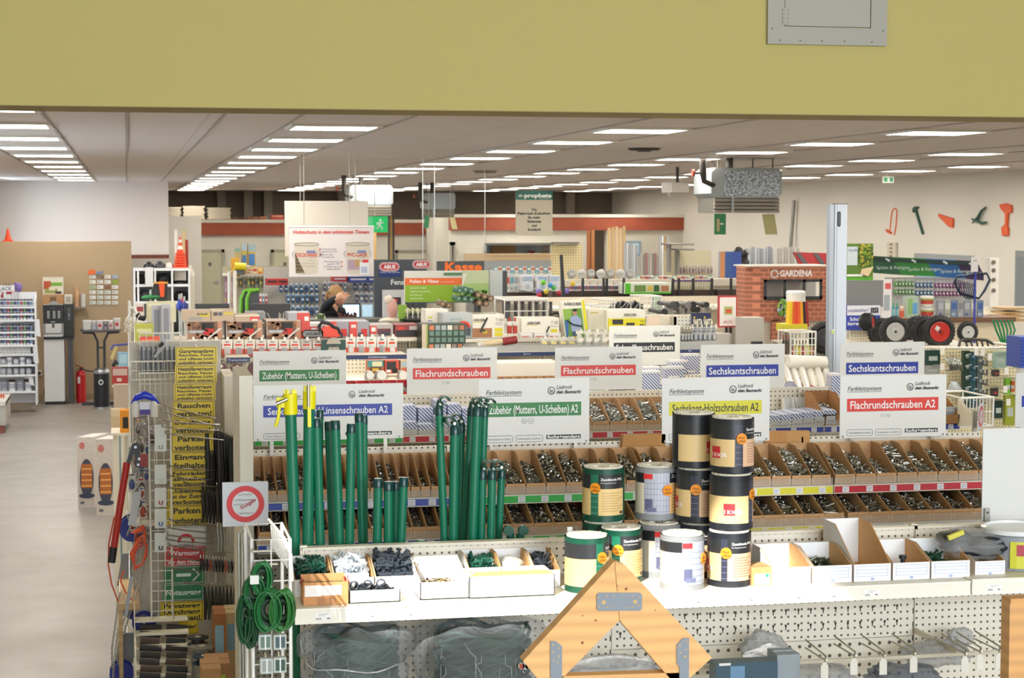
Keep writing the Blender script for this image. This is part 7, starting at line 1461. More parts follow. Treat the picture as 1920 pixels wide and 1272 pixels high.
b=MB();b.poly([(X0+.68*W,Y-.015,Z1-.03),(X0+.74*W,Y-.015,Z1-.03),(X0+.68*W,Y-.015,Z0+.45*Hh)],'d8d8cc');
rnd=random.Random(3)
for k in range(40):b.sphere((X0+W*rnd.uniform(.7,.97),Y-.012,Z0+Hh*rnd.uniform(.1,.35)),.022,rnd.choice(('4c8c28','6ca838','3c7020')),6,(1,.2,1))
b.build('vegetable_print',t)
b=MB();xr=at(941,530,Y).x;b.prism([(X1+.01,Y,Z0),(xr,Y-.2,Z0+.06),(xr,Y-.2,Z1),(X1+.01,Y,Z1)],(0,.03,0),'c4c8c4:r=.4');b.box(xr-.03,xr+.02,Y-.22,Y-.18,0,Z1,'3c3e40');b.build('side_panel',t)
shelf('garden_counter',820,945,590,20.8,.5,'low garden shelf carrying the net rolls',board=True,back='6c6c60')
for k,(x,y,w,c)in enumerate(((862,545,9,'g'),(873,543,9,'g'),(884,546,9,'g'),(860,560,9,'g'),(872,561,9,'g'),(884,562,8,'g'),(897,553,9,'b'),(909,556,9,'b'),(921,560,10,'b'),(899,568,9,'b'),(912,570,9,'b'),(830,570,9,'b'),(842,573,9,'b'))):
 Yn=20.9;p=at(x,y,Yn);r=w*.5*Yn/FPX*1.25;m='3c6c58:r=.5,bump=20' if c=='g' else '7c6450:r=.7,bump=20';b=MB()
 b.lathe((p.x,Yn,p.z),[(r*.35,0),(r,.0),(r*1.05,.1),(r,.3),(r*.4,.3)],m,12,'y');b.lathe((p.x,Yn-.004,p.z),[(r*.4,0),(r*.45,.01)],'98a89c' if c=='g' else 'b8a48c',8,'y');b.tube([(p.x-r*.3,Yn+.15,p.z+r*.8),(p.x-r*.1,Yn+.32,p.z+r)],.01,'b0b0a8',4)
 b.build('net_roll',label='%s net roll %s'%(('green' if c=='g' else 'brown'),['top left of the green pile','top middle of the green pile','top right of the green pile','lower left of the green pile','lower middle of the green pile','lower right of the green pile','top left of the brown pile','top middle of the brown pile','top right of the brown pile','lower left of the brown pile','lower right of the brown pile','left one under the fleece banner','right one under the fleece banner'][k]),cat='net roll',group='rolled nets')
b=MB();P_=lambda x,y:at(x,y,20.6)
for x in range(765,812,9):b.add(*lumpy(P_(x,584),(.028,.03,.04),'b8b890:r=.6',x,10),smooth=True)
b.build('bulb_packs',label='row of pale bulb packs under the green banner',cat='packs',kind='stuff')
b=MB();q=R(764,574,814,597,20.4);b.box(q[0],q[1],20.4,20.9,q[2]-.02,q[2]+.01,'303430');b.box(q[0],q[1],20.88,20.9,0,q[3]-.04,'303430')
for k in range(6):x=q[0]+(q[1]-q[0])*k/5;b.tube([(x,20.4,q[2]),(x,20.4,q[3]-.04)],.007,'c8c8c0',4)
b.build('wire_bin',label='black wire bin under the green banner',cat='bin')
b=MB();q=R(747,572,763,598,20.6);b.box(q[0],q[1],20.6,20.64,q[2],q[3],'7ca030:r=.5');b.box(q[0]+.02,q[0]+.05,20.64,20.68,0,q[3]-.02,'5c6c40');b.build('green_board',label='plain green board left of the black wire bin',cat='board')
t=thing('garden_gnome','pink and white wrapped figure on a stand left of the green banner','figure',tuple(at(736,600,21.2)));b=MB();p=at(735,580,21.2);b.add(*lumpy(p+Vector((0,0,.0)),(.06,.06,.12),'c89890:r=.6',5,18,.12),smooth=True);b.add(*lumpy(p+Vector((-.04,0,.11)),(.05,.05,.05),'d8c8b8:r=.6',6,14),smooth=True);b.build('figure',t)
b=MB();b.add(*lumpy(p+Vector((0,0,-.13)),(.16,.12,.035),'d4cdb8:r=.5',8,18),smooth=True);b.lathe((p.x,p.y,0),[(.1,0),(.09,p.z-.15)],'a8a498',12);b.build('base',t)
def wire_rack(name,label,px,Y,d,nx,nz,col='e4e2da:r=.4',r=.006,cat='wire rack',foot=True):
 X0,X1,Z0,Z1=R(*px,Y);t=thing(name,label,cat,((X0+X1)/2,Y,0 if foot else Z0));b=MB()
 for yy in(Y,Y+d):
  b.tube([(X0,yy,Z0),(X0,yy,Z1),(X1,yy,Z1),(X1,yy,Z0)],r*1.4,col,6,closed=True)
 for x in(X0,X1):
  for z in(Z0,Z1):b.tube([(x,Y,z),(x,Y+d,z)],r,col,5)
 b.build('frame',t);b=MB()
 for k in range(1,nx):x=X0+(X1-X0)*k/nx;b.tube([(x,Y,Z0),(x,Y,Z1)],r*.6,col,4)
 for k in range(1,nz):z=Z0+(Z1-Z0)*k/nz;b.tube([(X0,Y-.001,z),(X1,Y-.001,z)],r*.6,col,4)
 b.build('wire_grid',t)
 if foot:
  for x in(X0+.01,X1-.01):b=MB();b.tube([(x,Y+d*.5,0),(x,Y+d*.5,Z0)],r*1.6,col,6);b.build('foot',t)
 return t,X0,X1,Z0,Z1
t,X0,X1,Z0,Z1=wire_rack('wire_rack','white rack full of upright dark tubes behind the T 350 carton',(946,562,1026,605),18.5,.5,3,2,r=.012,foot=False)
row('upright_tube','thin upright tube, %s of the row in the white rack','tube','upright tubes in the white rack',13,950,1036,566,606,18.6,mk_tube,[('48484a:r=.4','2c2c2c'),('a8a498:r=.4','d8d4c8'),('38383c:r=.4','48484c'),('b0aca0:r=.4','88847c')])
carton('strip_shelf','white ledge under the upright tubes','ledge',(946,606,1040,610),18.55,.4,'d8d4c8',zbase=0)
#long product gondolas in the middle distance
DB='43342c:r=.6'
def low_shelf(px0,px1,ytop,ybase,Y,label,col=DB):
 X0,X1,Z0,Z1=R(px0+.6,ytop,px1-.6,ybase,Y);t=thing('product_gondola',label,'shelving',((X0+X1)/2,Y+.3,0))
 b=MB();b.box(X0,X1,Y,Y+.34,Z1-.12,Z1,col);b.build('shelf_board',t);b=MB();b.box(X0,X1,Y+.03,Y+.33,0,Z1-.12,'a49a8a:r=.6');b.build('body',t)
 return Z1
low_shelf(905,1035,549,556,31,'long shelf of white and teal packs left of the black pole');low_shelf(1035,1182,546,556,29,'dark shelf with small bottles right of the black pole');low_shelf(1182,1262,549,556,28.9,'dark shelf carrying the green lawn carton');low_shelf(1262,1340,544,554,28.8,'dark shelf with purple capped cans');low_shelf(1345,1402,543,553,28.7,'dark shelf left of the brick display house')
WP=[('dcdcd8','a8b0b8','78a0b0'),('e4e2dc','c85848','b0b0a8'),('d8dce0','5c9cac','88a0a8')]
row('white_pack','white or teal pack, %s in the front row left of the black pole','pack','packs on the white and teal shelf',12,940,1034,515,548,31.05,mk_box,WP)
row('white_pack','small white pack, %s in the raised back row','pack','packs on the white and teal shelf',14,925,1034,500,514,31.5,mk_box,[('5c98a0','e0e4e4','c8d0d0'),('d8d8d4','c86848','a0a0a0')])
low_shelf(915,1036,514,518,31.4,'raised white back shelf left of the black pole','d8d4cc:r=.5')
for k,(x0,x1,c)in enumerate(((978,1000,'5c98c8'),(1006,1028,'7ca8d0'),(1030,1050,'90b8d8'))):carton('toilet_roll_pack','white and blue paper pack, %s of three'%nth(k,3),'pack',(x0,517,x1,545),30.8,.2,'dcdfe4:r=.4',[(.1,.1,.9,.35,c),(.3,.6,.7,.9,'a8c0d0')],[('PASTO',.5,.3,.14,'f4f4f4','c')])
row('small_bottle','small bottle, %s of the row right of the black pole','bottle','small bottles on dark shelf',22,1068,1178,530,546,29.1,mk_bottle,[('e0dcd4','d8d8d8','a84048'),('d8d4cc','50507c','6c5c8c'),('dcdad4','c8c8c8','4c6488')])
row('purple_can','purple and cream can, %s of the right-hand dark shelf','can','purple and cream cans',15,1263,1338,525,543,28.9,mk_jar,[('d8d0a8:r=.4','5c4c84','dcd8c0')])
row('folded_towel','light cloth pile, %s of the row on the back shelf','cloth pile','cloth piles',7,1062,1190,505,524,31.2,mk_bag,[('a8aca8:r=.7','c8c8c4'),('d8d8d4:r=.7','b8b8b4')])
low_shelf(1055,1400,524,530,31.1,'beige back shelf with cloth piles and coloured tins','d8d0c0:r=.5')
row('coloured_tin','coloured tin, %s of the row above the lawn carton','tin','coloured tins',17,1192,1336,517,526,31.3,mk_jar,[('c8dcd0','88b8a8','d8e0dc'),('c87858','e8e0d8','c89878'),('5c6c9c','d8d8e0','b84838'),('d8b850','e8e4d8','8898b8')])
carton('lawn_carton','long green and white carton with salad pictures','carton',(1172,531,1258,551),28.6,.4,'dce4d4:r=.5',[(0,0,.12,1,'58c028'),(.12,.85,1,1,'58c028'),(.2,.2,.45,.8,'6c9048'),(.48,.25,.6,.75,'d8c058'),(.62,.2,.74,.8,'3c5c30'),(.78,.25,.95,.8,'b07850')])
for k,(px,py,c)in enumerate(((1019,530,'6cc030'),(1032,535,'3c98c8'),(1038,540,'58b858'),(1009,546,'8c70c8'),(1024,547,'d8c848'),(1011,553,'c83040'),(1048,550,'b82c34'),(1063,546,'8c70c8'),(1074,532,'e0c030'))):
 p=at(px,py,28.2);b=MB();b.sphere(p,.042,c+':r=.3',12);b.tube([p+Vector((0,.04,.02)),p+Vector((0,.86 if px>1036 else 2.85,.03))],.006,'b0b0a8',4);b.build('play_ball',label='%s ball hanging at the shelf front near the black pole, %s'%({'6cc030':'lime','3c98c8':'blue','58b858':'green','8c70c8':'violet','d8c848':'yellow','c83040':'crimson','b82c34':'red','e0c030':'golden'}[c],'left of it' if px<1045 else 'right of it'),cat='ball',group='coloured balls')
b=MB();b.prism([at(x,y,27)for x,y in((1050,478),(1055,478),(1061,566),(1054,566))],(0,.04,0),'2c2e34:r=.4');b.tube([at(1057,566,27.02),Vector((at(1057,566,27).x,27.02,0))],.03,'2c2e34',6);b.build('black_pole',label='black flat pole rising in front of the white packs',cat='pole')
for k,x in enumerate((1093,1132,1138,1170,1262,1273,1300,1335,1371,1395)):b=MB();q=at(x,522,28.7);b.box(q.x-.015,q.x+.015,28.68,28.74,0,q.z,'282624:r=.5');b.build('divider_post',label='thin black divider post, %s along the dark shelves'%nth(k,10),cat='post',group='black divider posts')
def lean(name,px0,px1,y0,y1,Y,n,cols,label,cat,group,w=.8,jy=6):
 rnd=random.Random(int(px0))
 for k in range(n):
  x=px0+(px1-px0)*(k+.5)/n;yy=y0+rnd.uniform(0,jy);p=at(x,yy,Y+.3);ww=(px1-px0)/n*w*Y/FPX;b=MB();q=at(x,y1,Y).x
  b.prism([(q-ww/2,Y,0),(q+ww/2,Y,0),(q+ww/2,Y+.05,0),(q-ww/2,Y+.05,0)],(p.x-q,.3,p.z),cols[k%len(cols)]);b.build(name,label=label%nth(k,n),cat=cat,group=group)
lean('timber_plank',1139,1174,424,500,52,5,('dcc090:r=.7','d0b080:r=.7','e0c8a0:r=.7'),'pale pine plank leaning at the corner, %s','plank','pine planks leaning',jy=4)
lean('timber_plank',1100,1116,431,500,57.2,2,('a8683c:r=.7','c08050:r=.7'),'reddish plank by the opening, %s','plank','reddish planks',jy=1)
lean('metal_profile',1170,1196,455,510,45,6,('b0b4b8:metal=.4','c8ccd0:r=.4','989ca0:r=.4'),'grey metal profile left of the bluish window, %s','profile','metal profiles',jy=5)
lean('metal_profile',1197,1236,472,510,43,9,('a8a49c:r=.5','c0bcb4:r=.5','8c8880:r=.5','a87878:r=.5'),'upright trim profile beside the pines, %s','profile','metal profiles',jy=10)
lean('metal_profile',1236,1254,441,480,42,4,('b8bcc0:metal=.35','d8dcdc:r=.3','a88858:r=.5'),'tall shiny profile, %s of the hanging bundle','profile','metal profiles',jy=2)
lean('metal_profile',1404,1452,462,498,38,9,('b8c0c8:r=.4','a0a8b0:r=.4','d0d4d8:r=.4'),'bluish profile behind the brick display, %s','profile','metal profiles',jy=5)
lean('white_profile',1453,1500,463,500,37.5,8,('dcdad4:r=.5','c8c6c0:r=.5'),'white profile behind the brick display, %s','profile','white profiles',jy=4)
lean('horizontal_timber',700,706,420,490,45,1,('d8b070:r=.6',),'pale batten standing near the escape sign (%s)','batten','battens',jy=1)
lean('dark_batten',727,740,404,487,44,3,('5c5448:r=.6','b09050:r=.6','3c3834:r=.6'),'tall dark or golden rod right of the escape sign, %s','rod','tall rods',jy=2)
for k in range(5):b=MB();q=R(872,476+2.6*k,1036,479+2.6*k,50);b.box(q[0],q[1],50,50.3,q[2]+.02,q[3],'d8b888:r=.6');b.build('long_timber',label='long horizontal pine batten under the hatch, %s from the top'%ORD[k],cat='batten',group='stacked long battens')
b=MB();q=R(870,489,1036,492,50);b.box(q[0],q[1],50,50.4,q[2]-.3,q[3],'a0a4a4:r=.6');b.box(q[0]+.1,q[1]-.1,50.05,50.3,0,q[2]-.3,'8c8c88');b.build('timber_rack',label='grey rack carrying the long battens',cat='rack')
shelf('peg_stand',1040,1098,500,48,.4,'beige peg wall right of the long battens',ptop=458,board=False,back='e0d0a0:peg=.07,r=.5')
b=MB();q=at(1046,459,47.9);b.box(at(1040,459,48).x,at(1090,459,48).x,48.2,48.42,q.z+.02,q.z+.06,'5c5850');b.build('dark_rail',label='dark rail on top of the beige peg wall',cat='rail')
b=MB();q=R(1170,452,1202,480,57.9);b.box(q[0],q[1],57.9,57.95,q[2],q[3],'8c9cac:r=.4');b.face(q[0]+.08,q[1]-.08,q[2]+.06,q[3]-.08,57.89,'b8dcec');struct('window_6',b)
shelf('bracket_wall',1255,1345,530,40,.5,'cream wall rack with hanging small tools below white tubes',ptop=470,board=False,back='e0d8b8:r=.6')
for y,x0,x1 in((457,1256,1302),(467,1272,1302)):b=MB();q=R(x0,y,x1,y+3,39.5);b.box(q[0],q[1],39.5,40.2,q[2],q[3],'98948c:metal=.4');b.box(q[0]+.1,q[0]+.15,39.9,40.1,q[2]-.6,q[2],'98948c');b.build('long_tube_rack',label='grey horizontal tubes over the cream wall rack, %s'%('upper' if y==457 else 'lower'),cat='rack')
row('hanging_tool','small hanging tool, %s of the row on the cream wall rack','tool','hanging tools',12,1268,1336,496,514,40.3,mk_pack,[('c8c0b0','a8a0a0:r=.5','d0b8a0'),('d8d0c0','8c8c98:r=.5','b8a8b8'),('c8c0b0','b89890:r=.5','707080')])
for k,(a,b_,c,d_,col,dec)in enumerate(((1350,472,1372,524,'a8acb8',[(0,0,.4,1,'c88c60'),(.45,.0,1,.4,'3c5c9c')]),(1372,472,1390,524,'9ca0a8',[(0,0,1,.45,'3c54a0'),(.1,.5,.9,1,'b0b0b8')]),(1378,470,1402,530,'50484c',[(.1,.1,.5,.4,'a8a0a0'),(.5,.3,.9,.8,'302c30'),(.2,.6,.4,.8,'d8ccc8')]))):
 carton('sample_panel',['panel of orange and blue samples','blue and grey sample panel','dark rack of hanging sports tools'][k]+' left of the brick house','panel',(a,b_,c,d_),33+.1*k,.1,col,dec,zbase=0)
b=MB();rnd=random.Random(8)
for k in range(14):p=at(rnd.uniform(1378,1402),rnd.uniform(468,530),33.14);b.add(*lumpy(p,(.06,.05,.07),rnd.choice(('2a2628:r=.5','3c383c:r=.5','a8a4a8:r=.5')),k,10),smooth=True)
b.build('glove_bundle',label='bundle of black and grey gloves in front of the dark rack',cat='gloves',kind='stuff')
shelf('pipe_counter',1040,1400,577,22,.8,'long beige counter with black pipe parts and wire baskets',ptop=556,back='d4cab8:r=.6')
for k,(x,y,r,c)in enumerate(((1246,586,7,'1c1c1e'),(1262,572,7,'3c3c3e'),(1268,571,6,'222224'),(1290,573,7,'6c6868'),(1300,572,7,'222224'),(1282,581,7,'262628'),(1308,581,6,'262628'),(1325,572,6,'2c2c2e'),(1256,590,8,'dcd8cc'),(1292,577,7,'c89078'),(1337,577,5,'d8d4c8'),(1272,590,6,'3a3a3c'))):
 Yq=17.4+.1*k;p=at(x,y,Yq);rr=r*Yq/FPX;b=MB();b.lathe((p.x,Yq,p.z),[(rr*.7,0),(rr,0),(rr,.12),(rr*.6,.16),(rr*.6,.5)],c+':r=.4',14,'y');b.lathe((p.x,Yq+.2,0),[(.03,0),(.03,p.z-rr*.5)],'a8a49a',8);b.build('pipe_elbow',label='%s round pipe end, number %s of the pipe stall by the navy display'%('white' if c[0]=='d' else 'black' if c[0]in '123' else 'coloured',ORD[k]),cat='pipe',group='round pipe ends')
for a in((1113,574,1136,592),(1124,562,1152,585),(1200,556,1240,592)):wire_rack('wire_basket','white wire basket %s the black cables'%('left of' if a[0]==1113 else 'above left of' if a[0]==1124 else 'right of'),a,18.2 if a[0]==1113 else 18.75 if a[0]<1150 else 18,.35,6,4,r=.008)
b=MB();
for k in range(7):b.tube([at(1140+8*k,582,19),at(1150+8*k,570-2*(k%3),19.05),at(1168+6*k,572,19.1),at(1185+3*k,584,19)],.02,'222224:r=.4',6)
q=at(1165,586,19);b.box(q.x-.35,q.x+.3,18.9,19.3,0,q.z,'b8b0a0');b.build('cable_bundle',label='tangle of black cables above the yellow and white carton',cat='cables')
carton('green_bag','pale green net bag behind the wire basket','bag',(1226,556,1242,590),18.6,.1,'88a888:r=.6',[(0,0,1,.3,'a8c0a8')],zbase=0)
Y=17.;q=R(1347,555,1382,614,Y);t=thing('framed_sign','red framed price sign with a small barbecue picture on a stand','sign',((q[0]+q[1])/2,Y,0));W=q[1]-q[0]
b=MB();b.box(q[0],q[1],Y,Y+.03,q[2],q[3],'b82c34:r=.4');b.face(q[0]+.012,q[1]-.012,q[2]+.014,q[3]-.014,Y-.002,'e4dcd8');b.face(q[0]+W*.3,q[0]+W*.75,q[2]+.12,q[2]+.2,Y-.004,'a8b870');b.face(q[0]+W*.38,q[0]+W*.7,q[2]+.135,q[2]+.175,Y-.006,'d05c40');b.text('49,95',(q[0]+q[1])/2,q[2]+.035,.03,Y-.004,'b04850',align='c');b.build('frame',t)
b=MB();b.box((q[0]+q[1])/2-.01,(q[0]+q[1])/2+.01,Y+.03,Y+.05,0,q[2]+.1,'4c4c50:metal=.4');b.build('stand',t)
Y=20.;X0,X1,Z0,Z1=R(1425,500,1556,602,Y);xs=at(1403,520,Y).x
t=thing('brick_display_house','brick patterned display house with white lettering and a window','display',((X0+X1)/2,Y,0));BRK='a0644c:brick=5,mortar,r=.7'
zw1,zw0=at(1490,524,Y).z,at(1490,561,Y).z;xw0,xw1=at(1432,540,Y).x,at(1541,540,Y).x
b=MB();b.box(X0,xw0,Y,Y+.05,Z0,Z1,BRK);b.box(xw1,X1,Y,Y+.05,Z0,Z1,BRK);b.box(X0,X1,Y+.47,Y+.5,Z0,Z1,BRK);b.box(xw0,xw1,Y,Y+.05,Z0,zw0,BRK);b.box(xw0,xw1,Y,Y+.05,zw1,Z1,BRK);b.prism([(xs,Y+.12,Z0),(X0,Y,Z0),(X0,Y,Z1),(xs,Y+.12,Z1)],(0,.3,0),'a0644c:brick=5,mortar,r=.7');b.build('walls',t)
b=MB();
for x in(xw0,(xw0*2+xw1)/3,(xw0+2*xw1)/3,xw1-.03):b.box(x,x+.03,Y-.015,Y,zw0,zw1,'2c2c2e')
b.box(xw0,xw1,Y-.015,Y,zw0-.01,zw0+.03,'2c2c2e');b.box(xw0,xw1,Y-.015,Y,zw1-.03,zw1,'2c2c2e');b.box(xw0-.05,xw1+.1,Y+.45,Y+.469,zw0,zw1,'b8b8b4:r=.6');b.build('window',t)
b=MB();p=at(1452,514,Y);b.text('GARDENA',at(1462,518,Y).x,at(1480,518,Y).z,.066,Y-.004,'e0d8d4',w=.39,bold=.04)
b.build('lettering',t);b=MB()
for k in range(8):a=k*pi/4;b.poly([(p.x+.05*cos(a-.3),Y-.004,p.z+.05*sin(a-.3)),(p.x+.055*cos(a+.3),Y-.004,p.z+.055*sin(a+.3)),(p.x+.032*cos(a+.3),Y-.004,p.z+.032*sin(a+.3)),(p.x+.03*cos(a-.3),Y-.004,p.z+.03*sin(a-.3))],'c8c4bc')
b.build('emblem',t)
b=MB();b.box(xs-.01,X1,Y-.01,Y+.5,Z1,Z1+.015,'e0d8cc');b.build('top_edge',t)
b=MB();b.box(xs+.05,X1,Y+.05,Y+.5,0,Z0,'c4bcac:peg=.03,r=.5');q=R(1446,600,1462,640,Y+.02);b.box(q[0],q[1],Y+.0,Y+.05,q[2],q[3],'a0644c:brick=5,mortar,r=.7');b.build('base',t)
b=MB();p=at(1470,576,Y-.05);rnd=random.Random(9)
for k in range(26):b.sphere(p+Vector((rnd.uniform(-.06,.06),0,rnd.uniform(-.1,.08))),.03,rnd.choice(('6c9c3c','8cb04c','90a4b0','a8b8c0')),6,(1,.4,1))
b.box(p.x-.02,p.x+.02,Y-.05,Y,p.z-.05,p.z,'8c9c6c');b.build('flower_print',label='cut-out of green leaves and pale flowers on the brick house',cat='decoration')
for k,a in enumerate(((1392,596,1432,612),(1408,623,1432,642),(1344,626,1372,652))):carton('dark_screen_pack',['pale box with black tool print under the brick house','small grey framed dark screen, right one','grey framed dark screen below the red framed sign'][k],'box',a,16.5+.2*k,.2,'bcb8ae',[(.4,.1,.95,.9,'3a3a40')if k==0 else(.15,.15,.85,.9,'44464a')],zbase=0)
Y=16.6;t=thing('dispenser','white topped dispenser with red, orange and yellow strips','dispenser',tuple(at(1498,620,Y)))
b=MB();p=at(1499,566,Y);b.lathe((p.x,Y+.1,p.z),[(.09,0),(.092,.085),(.08,.1)],'dcdad4:r=.4',20);b.build('white_top',t)
b=MB();cs=('e8c020','e06020','e04820','e86428','e8a020','302420','98242c')
for k in range(7):b.prism([at(1482+4.6*k,566,Y),at(1486.6+4.6*k,566,Y),at(1485+5.4*k,612,Y),at(1479.6+5.4*k,612,Y)],(0,.1,0),cs[k]+':r=.4')
b.build('strips',t);b=MB();q=R(1470,608,1514,622,Y-.02);b.box(q[0],q[1],Y-.02,Y+.2,q[2],q[3],'d8cc30:r=.4');b.face(q[0]+.02,q[1]-.06,q[2]+.004,q[2]+.025,Y-.022,'b84030');b.box(q[0]+.05,q[0]+.1,Y,Y+.1,0,q[2],'a8a49a');b.build('yellow_base',t)
wire_rack('wire_rack','white wire rack with yellow packs below the coloured dispenser',(1482,623,1529,671),15.2,.3,7,4,r=.008,foot=False)
row('yellow_pack','yellow or dark pack, %s in the white wire rack','pack','packs in the white wire rack',7,1484,1526,638,672,15.35,mk_bottle,[('5c5c40','2c2c2c','a83c30'),('c8c030','383838','e0dcb0'),('8c8c40','48483c','d0c838')])
row('dark_bottle','dark flask, %s of three left of the white wire rack','flask','dark flasks',3,1466,1482,628,672,15.6,mk_bottle,[('3c3430','9c3830','5c4c44')])
carton('pack_ledge','beige ledge under the white wire rack','ledge',(1460,672,1534,678),15.2,.5,'c8c0b0',zbase=0)
#wheels and right background
def wheel(px,py,rpx,Y,label,rim='acaca8:r=.25',yaw=-.12,wid=.3,hub='1c1c1c'):
 p=at(px,py,Y);r=rpx*Y/FPX;t=thing('cart_wheel',label,'wheel',(p.x,Y,p.z-r),'cart wheels with black tyres');WL[t.name]=Vector((p.x,Y,p.z-r));c=(p.x,Y,p.z);w=r*wid
 b=MB();b.lathe(c,[(r*.6,-w*.7),(r*.78,-w),(r*.93,-w*.75),(r,-w*.3),(r,w*.3),(r*.93,w*.75),(r*.78,w),(r*.6,w*.7)],'1a1a1c:r=.55',32,'y')
 for k in range(28):a=2*pi*k/28;b.box(c[0]+r*.985*cos(a)-.006,c[0]+r*.985*cos(a)+.006,Y-w*.5,Y+w*.5,c[2]+r*.985*sin(a)-.006,c[2]+r*.985*sin(a)+.006,'1a1a1c:r=.55')
 b.build('tyre',t)
 b=MB();b.lathe(c,[(r*.62,-w*.85),(r*.56,-w*.9),(r*.5,-w*.62),(r*.34,-w*.66),(r*.24,-w*.9),(r*.1,-w*.95),(0.004,-w*.95)],rim,28,'y');rm_=b.build('rim',t)
 b=MB();b.lathe(c,[(r*.09,-w*1.05),(r*.09,-w*.9)],hub,12,'y');b.build('hub',rm_)
 t.rotation_euler=(0,0,yaw);return t
b=MB();q=R(1525,640,1850,646,16.9);b.box(q[0],q[1],16.8,18.1,q[2]-.04,q[2]-.02,'cfc8b8:r=.5');b.box(q[0],q[1],18.06,18.1,0,q[2]-.04,'d8d0c0:peg=.03,r=.5');b.build('wheel_shelf',label='beige shelf carrying the row of tyres',cat='shelving')
wheel(1546,634,32,16.6,'all black wheel with spoked rim left of the aluminium level','26282a:r=.4',-.1,.3);wheel(1550,682,17,15.8,'lower black tyre just left of the aluminium level','26282a:r=.4',-.2)
wheel(1677,622,30,17.1,'black wheel with a shiny silver rim');wheel(1653,623,28,17.6,'black tyre half hidden behind the silver rimmed wheel','2a2a2a:r=.4')
wheel(1760,622,33,17.0,'largest black wheel with a red rim','b8281c:r=.3');wheel(1737,622,32,17.4,'black tyre directly behind the red rimmed wheel','2a2a2a:r=.4');wheel(1722,621,31,17.8,'second black tyre behind the red rimmed wheel','2a2a2a:r=.4')
wheel(1814,623,21,17.1,'small black wheel with a silver rim, rightmost','b8b8b4:r=.3');wheel(1626,604,17,16.9,'tilted small black tyre with a red cap by the blue poster','b82820:r=.4',.9,.8)
b=MB();p=at(1550,699.5,15.8);b.box(p.x-.06,p.x+.06,15.75,15.85,0,p.z,'b8b0a0');b.build('tyre_block',label='small block under the lower black tyre',cat='block')
b=MB();p=at(1758,616,16.75);b.box(p.x-.02,p.x+.02,p.y,p.y+.004,p.z-.02,p.z+.02,'e0dcd8',Matrix.Rotation(.5,3,'Y'));b.build('white_tag',label='white tag stuck on the red rim',cat='tag')
Y=17.8;q=R(1590,526,1656,576,Y+.1);b=MB();b.box(q[0],q[1],Y+.1,Y+.15,q[2],q[3],'7c7c7c:r=.6');b.box(q[0]+.05,q[0]+.1,Y+.15,Y+.2,0,q[3],'6c6c6c');b.build('grey_board',label='plain grey board above the blue wheelbarrow wheel poster',cat='panel')
q=R(1588,573,1650,619,Y);t=thing('wheel_poster','blue and white poster for wheelbarrow wheels','poster',((q[0]+q[1])/2,Y,0));W=q[1]-q[0];b=MB();b.box(q[0],q[1],Y,Y+.04,q[2],q[3],'3444a4:r=.5');b.face(q[0],q[1],q[3]-.1,q[3],Y-.002,'dcdce4');b.text('unplattbar!',q[0]+.01,q[3]-.065,.036,Y-.004,'48508c');b.text('IISI',q[1]-.02,q[3]-.075,.05,Y-.004,'202028',align='r',bold=.05);b.text('Schub-',q[0]+.03,q[2]+.095,.035,Y-.004,'f0f0f8',bold=.02);b.text('karrenrad',q[0]+.01,q[2]+.05,.035,Y-.004,'f0f0f8',bold=.02);b.build('panel',t)
b=MB();b.box(q[0]+.05,q[1]-.05,Y+.04,Y+.08,0,q[2]+.02,'d8cfb4:peg=.03,r=.5');b.build('peg_base',t)
q=R(1588,457,1637,527,20);b=MB();b.box(q[0],q[1],20,20.04,q[2],q[3],'5c7c2c:r=.5');W=q[1]-q[0];Hh=q[3]-q[2];decals(b,*q,20,[(0,.08,.4,.58,'c8d4d8'),(0,.82,.6,.88,'e8ece8'),(0,.9,1,1,'58a828')],[('Viel alles',.03,.2,.06,'506088')])
rnd=random.Random(4)
for k in range(60):b.poly([(q[0]+W*rnd.uniform(.42,.97)+.015*cos(a*pi/3),19.985,q[2]+Hh*rnd.uniform(.35,.97)+.015*sin(a*pi/3))for a in range(1)]*1+[(0,0,0)]*0,'c8b040')if False else b.sphere((q[0]+W*rnd.uniform(.42,.96),19.99,q[2]+Hh*rnd.uniform(.4,.97)),.018,rnd.choice(('b8a838','34501c','88a030')),5,(1,.2,1))
b.prism([(q[0]+W*.5,19.98,q[2]+Hh*.2),(q[0]+W*.8,19.98,q[2]+Hh*.12),(q[0]+W*1.0,19.98,q[2]+Hh*.38),(q[0]+W*.55,19.98,q[2]+Hh*.32)],(0,.01,0),'d8c098');b.box(q[0]+.05,q[0]+.1,20.04,20.08,0,q[3]-.1,'8c8c88');b.build('garden_picture',label='hanging picture with green foliage and fruit basket right of the level',cat='picture')
b=MB();b.prism([at(x,y,24)for x,y in((1488,473),(1556,475),(1556,497),(1500,497))],(0,.05,0),'b0383c:r=.5')
for x in(1492,1524):b.prism([at(x+a,y,23.99)for a,y in((0,475),(9,475),(24,496),(15,496))],(0,.005,0),'5c5c60')
b.box(at(1520,497,24).x,at(1530,497,24).x,24.05,24.1,0,at(1520,490,24).z,'5c5c60');b.build('red_poster',label='slanted red poster with grey stripes above the brick house',cat='poster')
Y=26.;t=thing('bottle_display','long display with green, blue and purple header panels and hanging packs','display',(at(1740,520,Y).x,Y,0))
hp=[((1637,480),(1672,482),(1690,516),(1637,512),'1c5438'),((1672,482),(1735,485),(1755,519),(1690,516),'2c7c34'),((1735,485),(1790,488),(1812,523),(1755,519),'1c5c9c'),((1790,488),(1832,490),(1850,527),(1812,523),'34204c')]
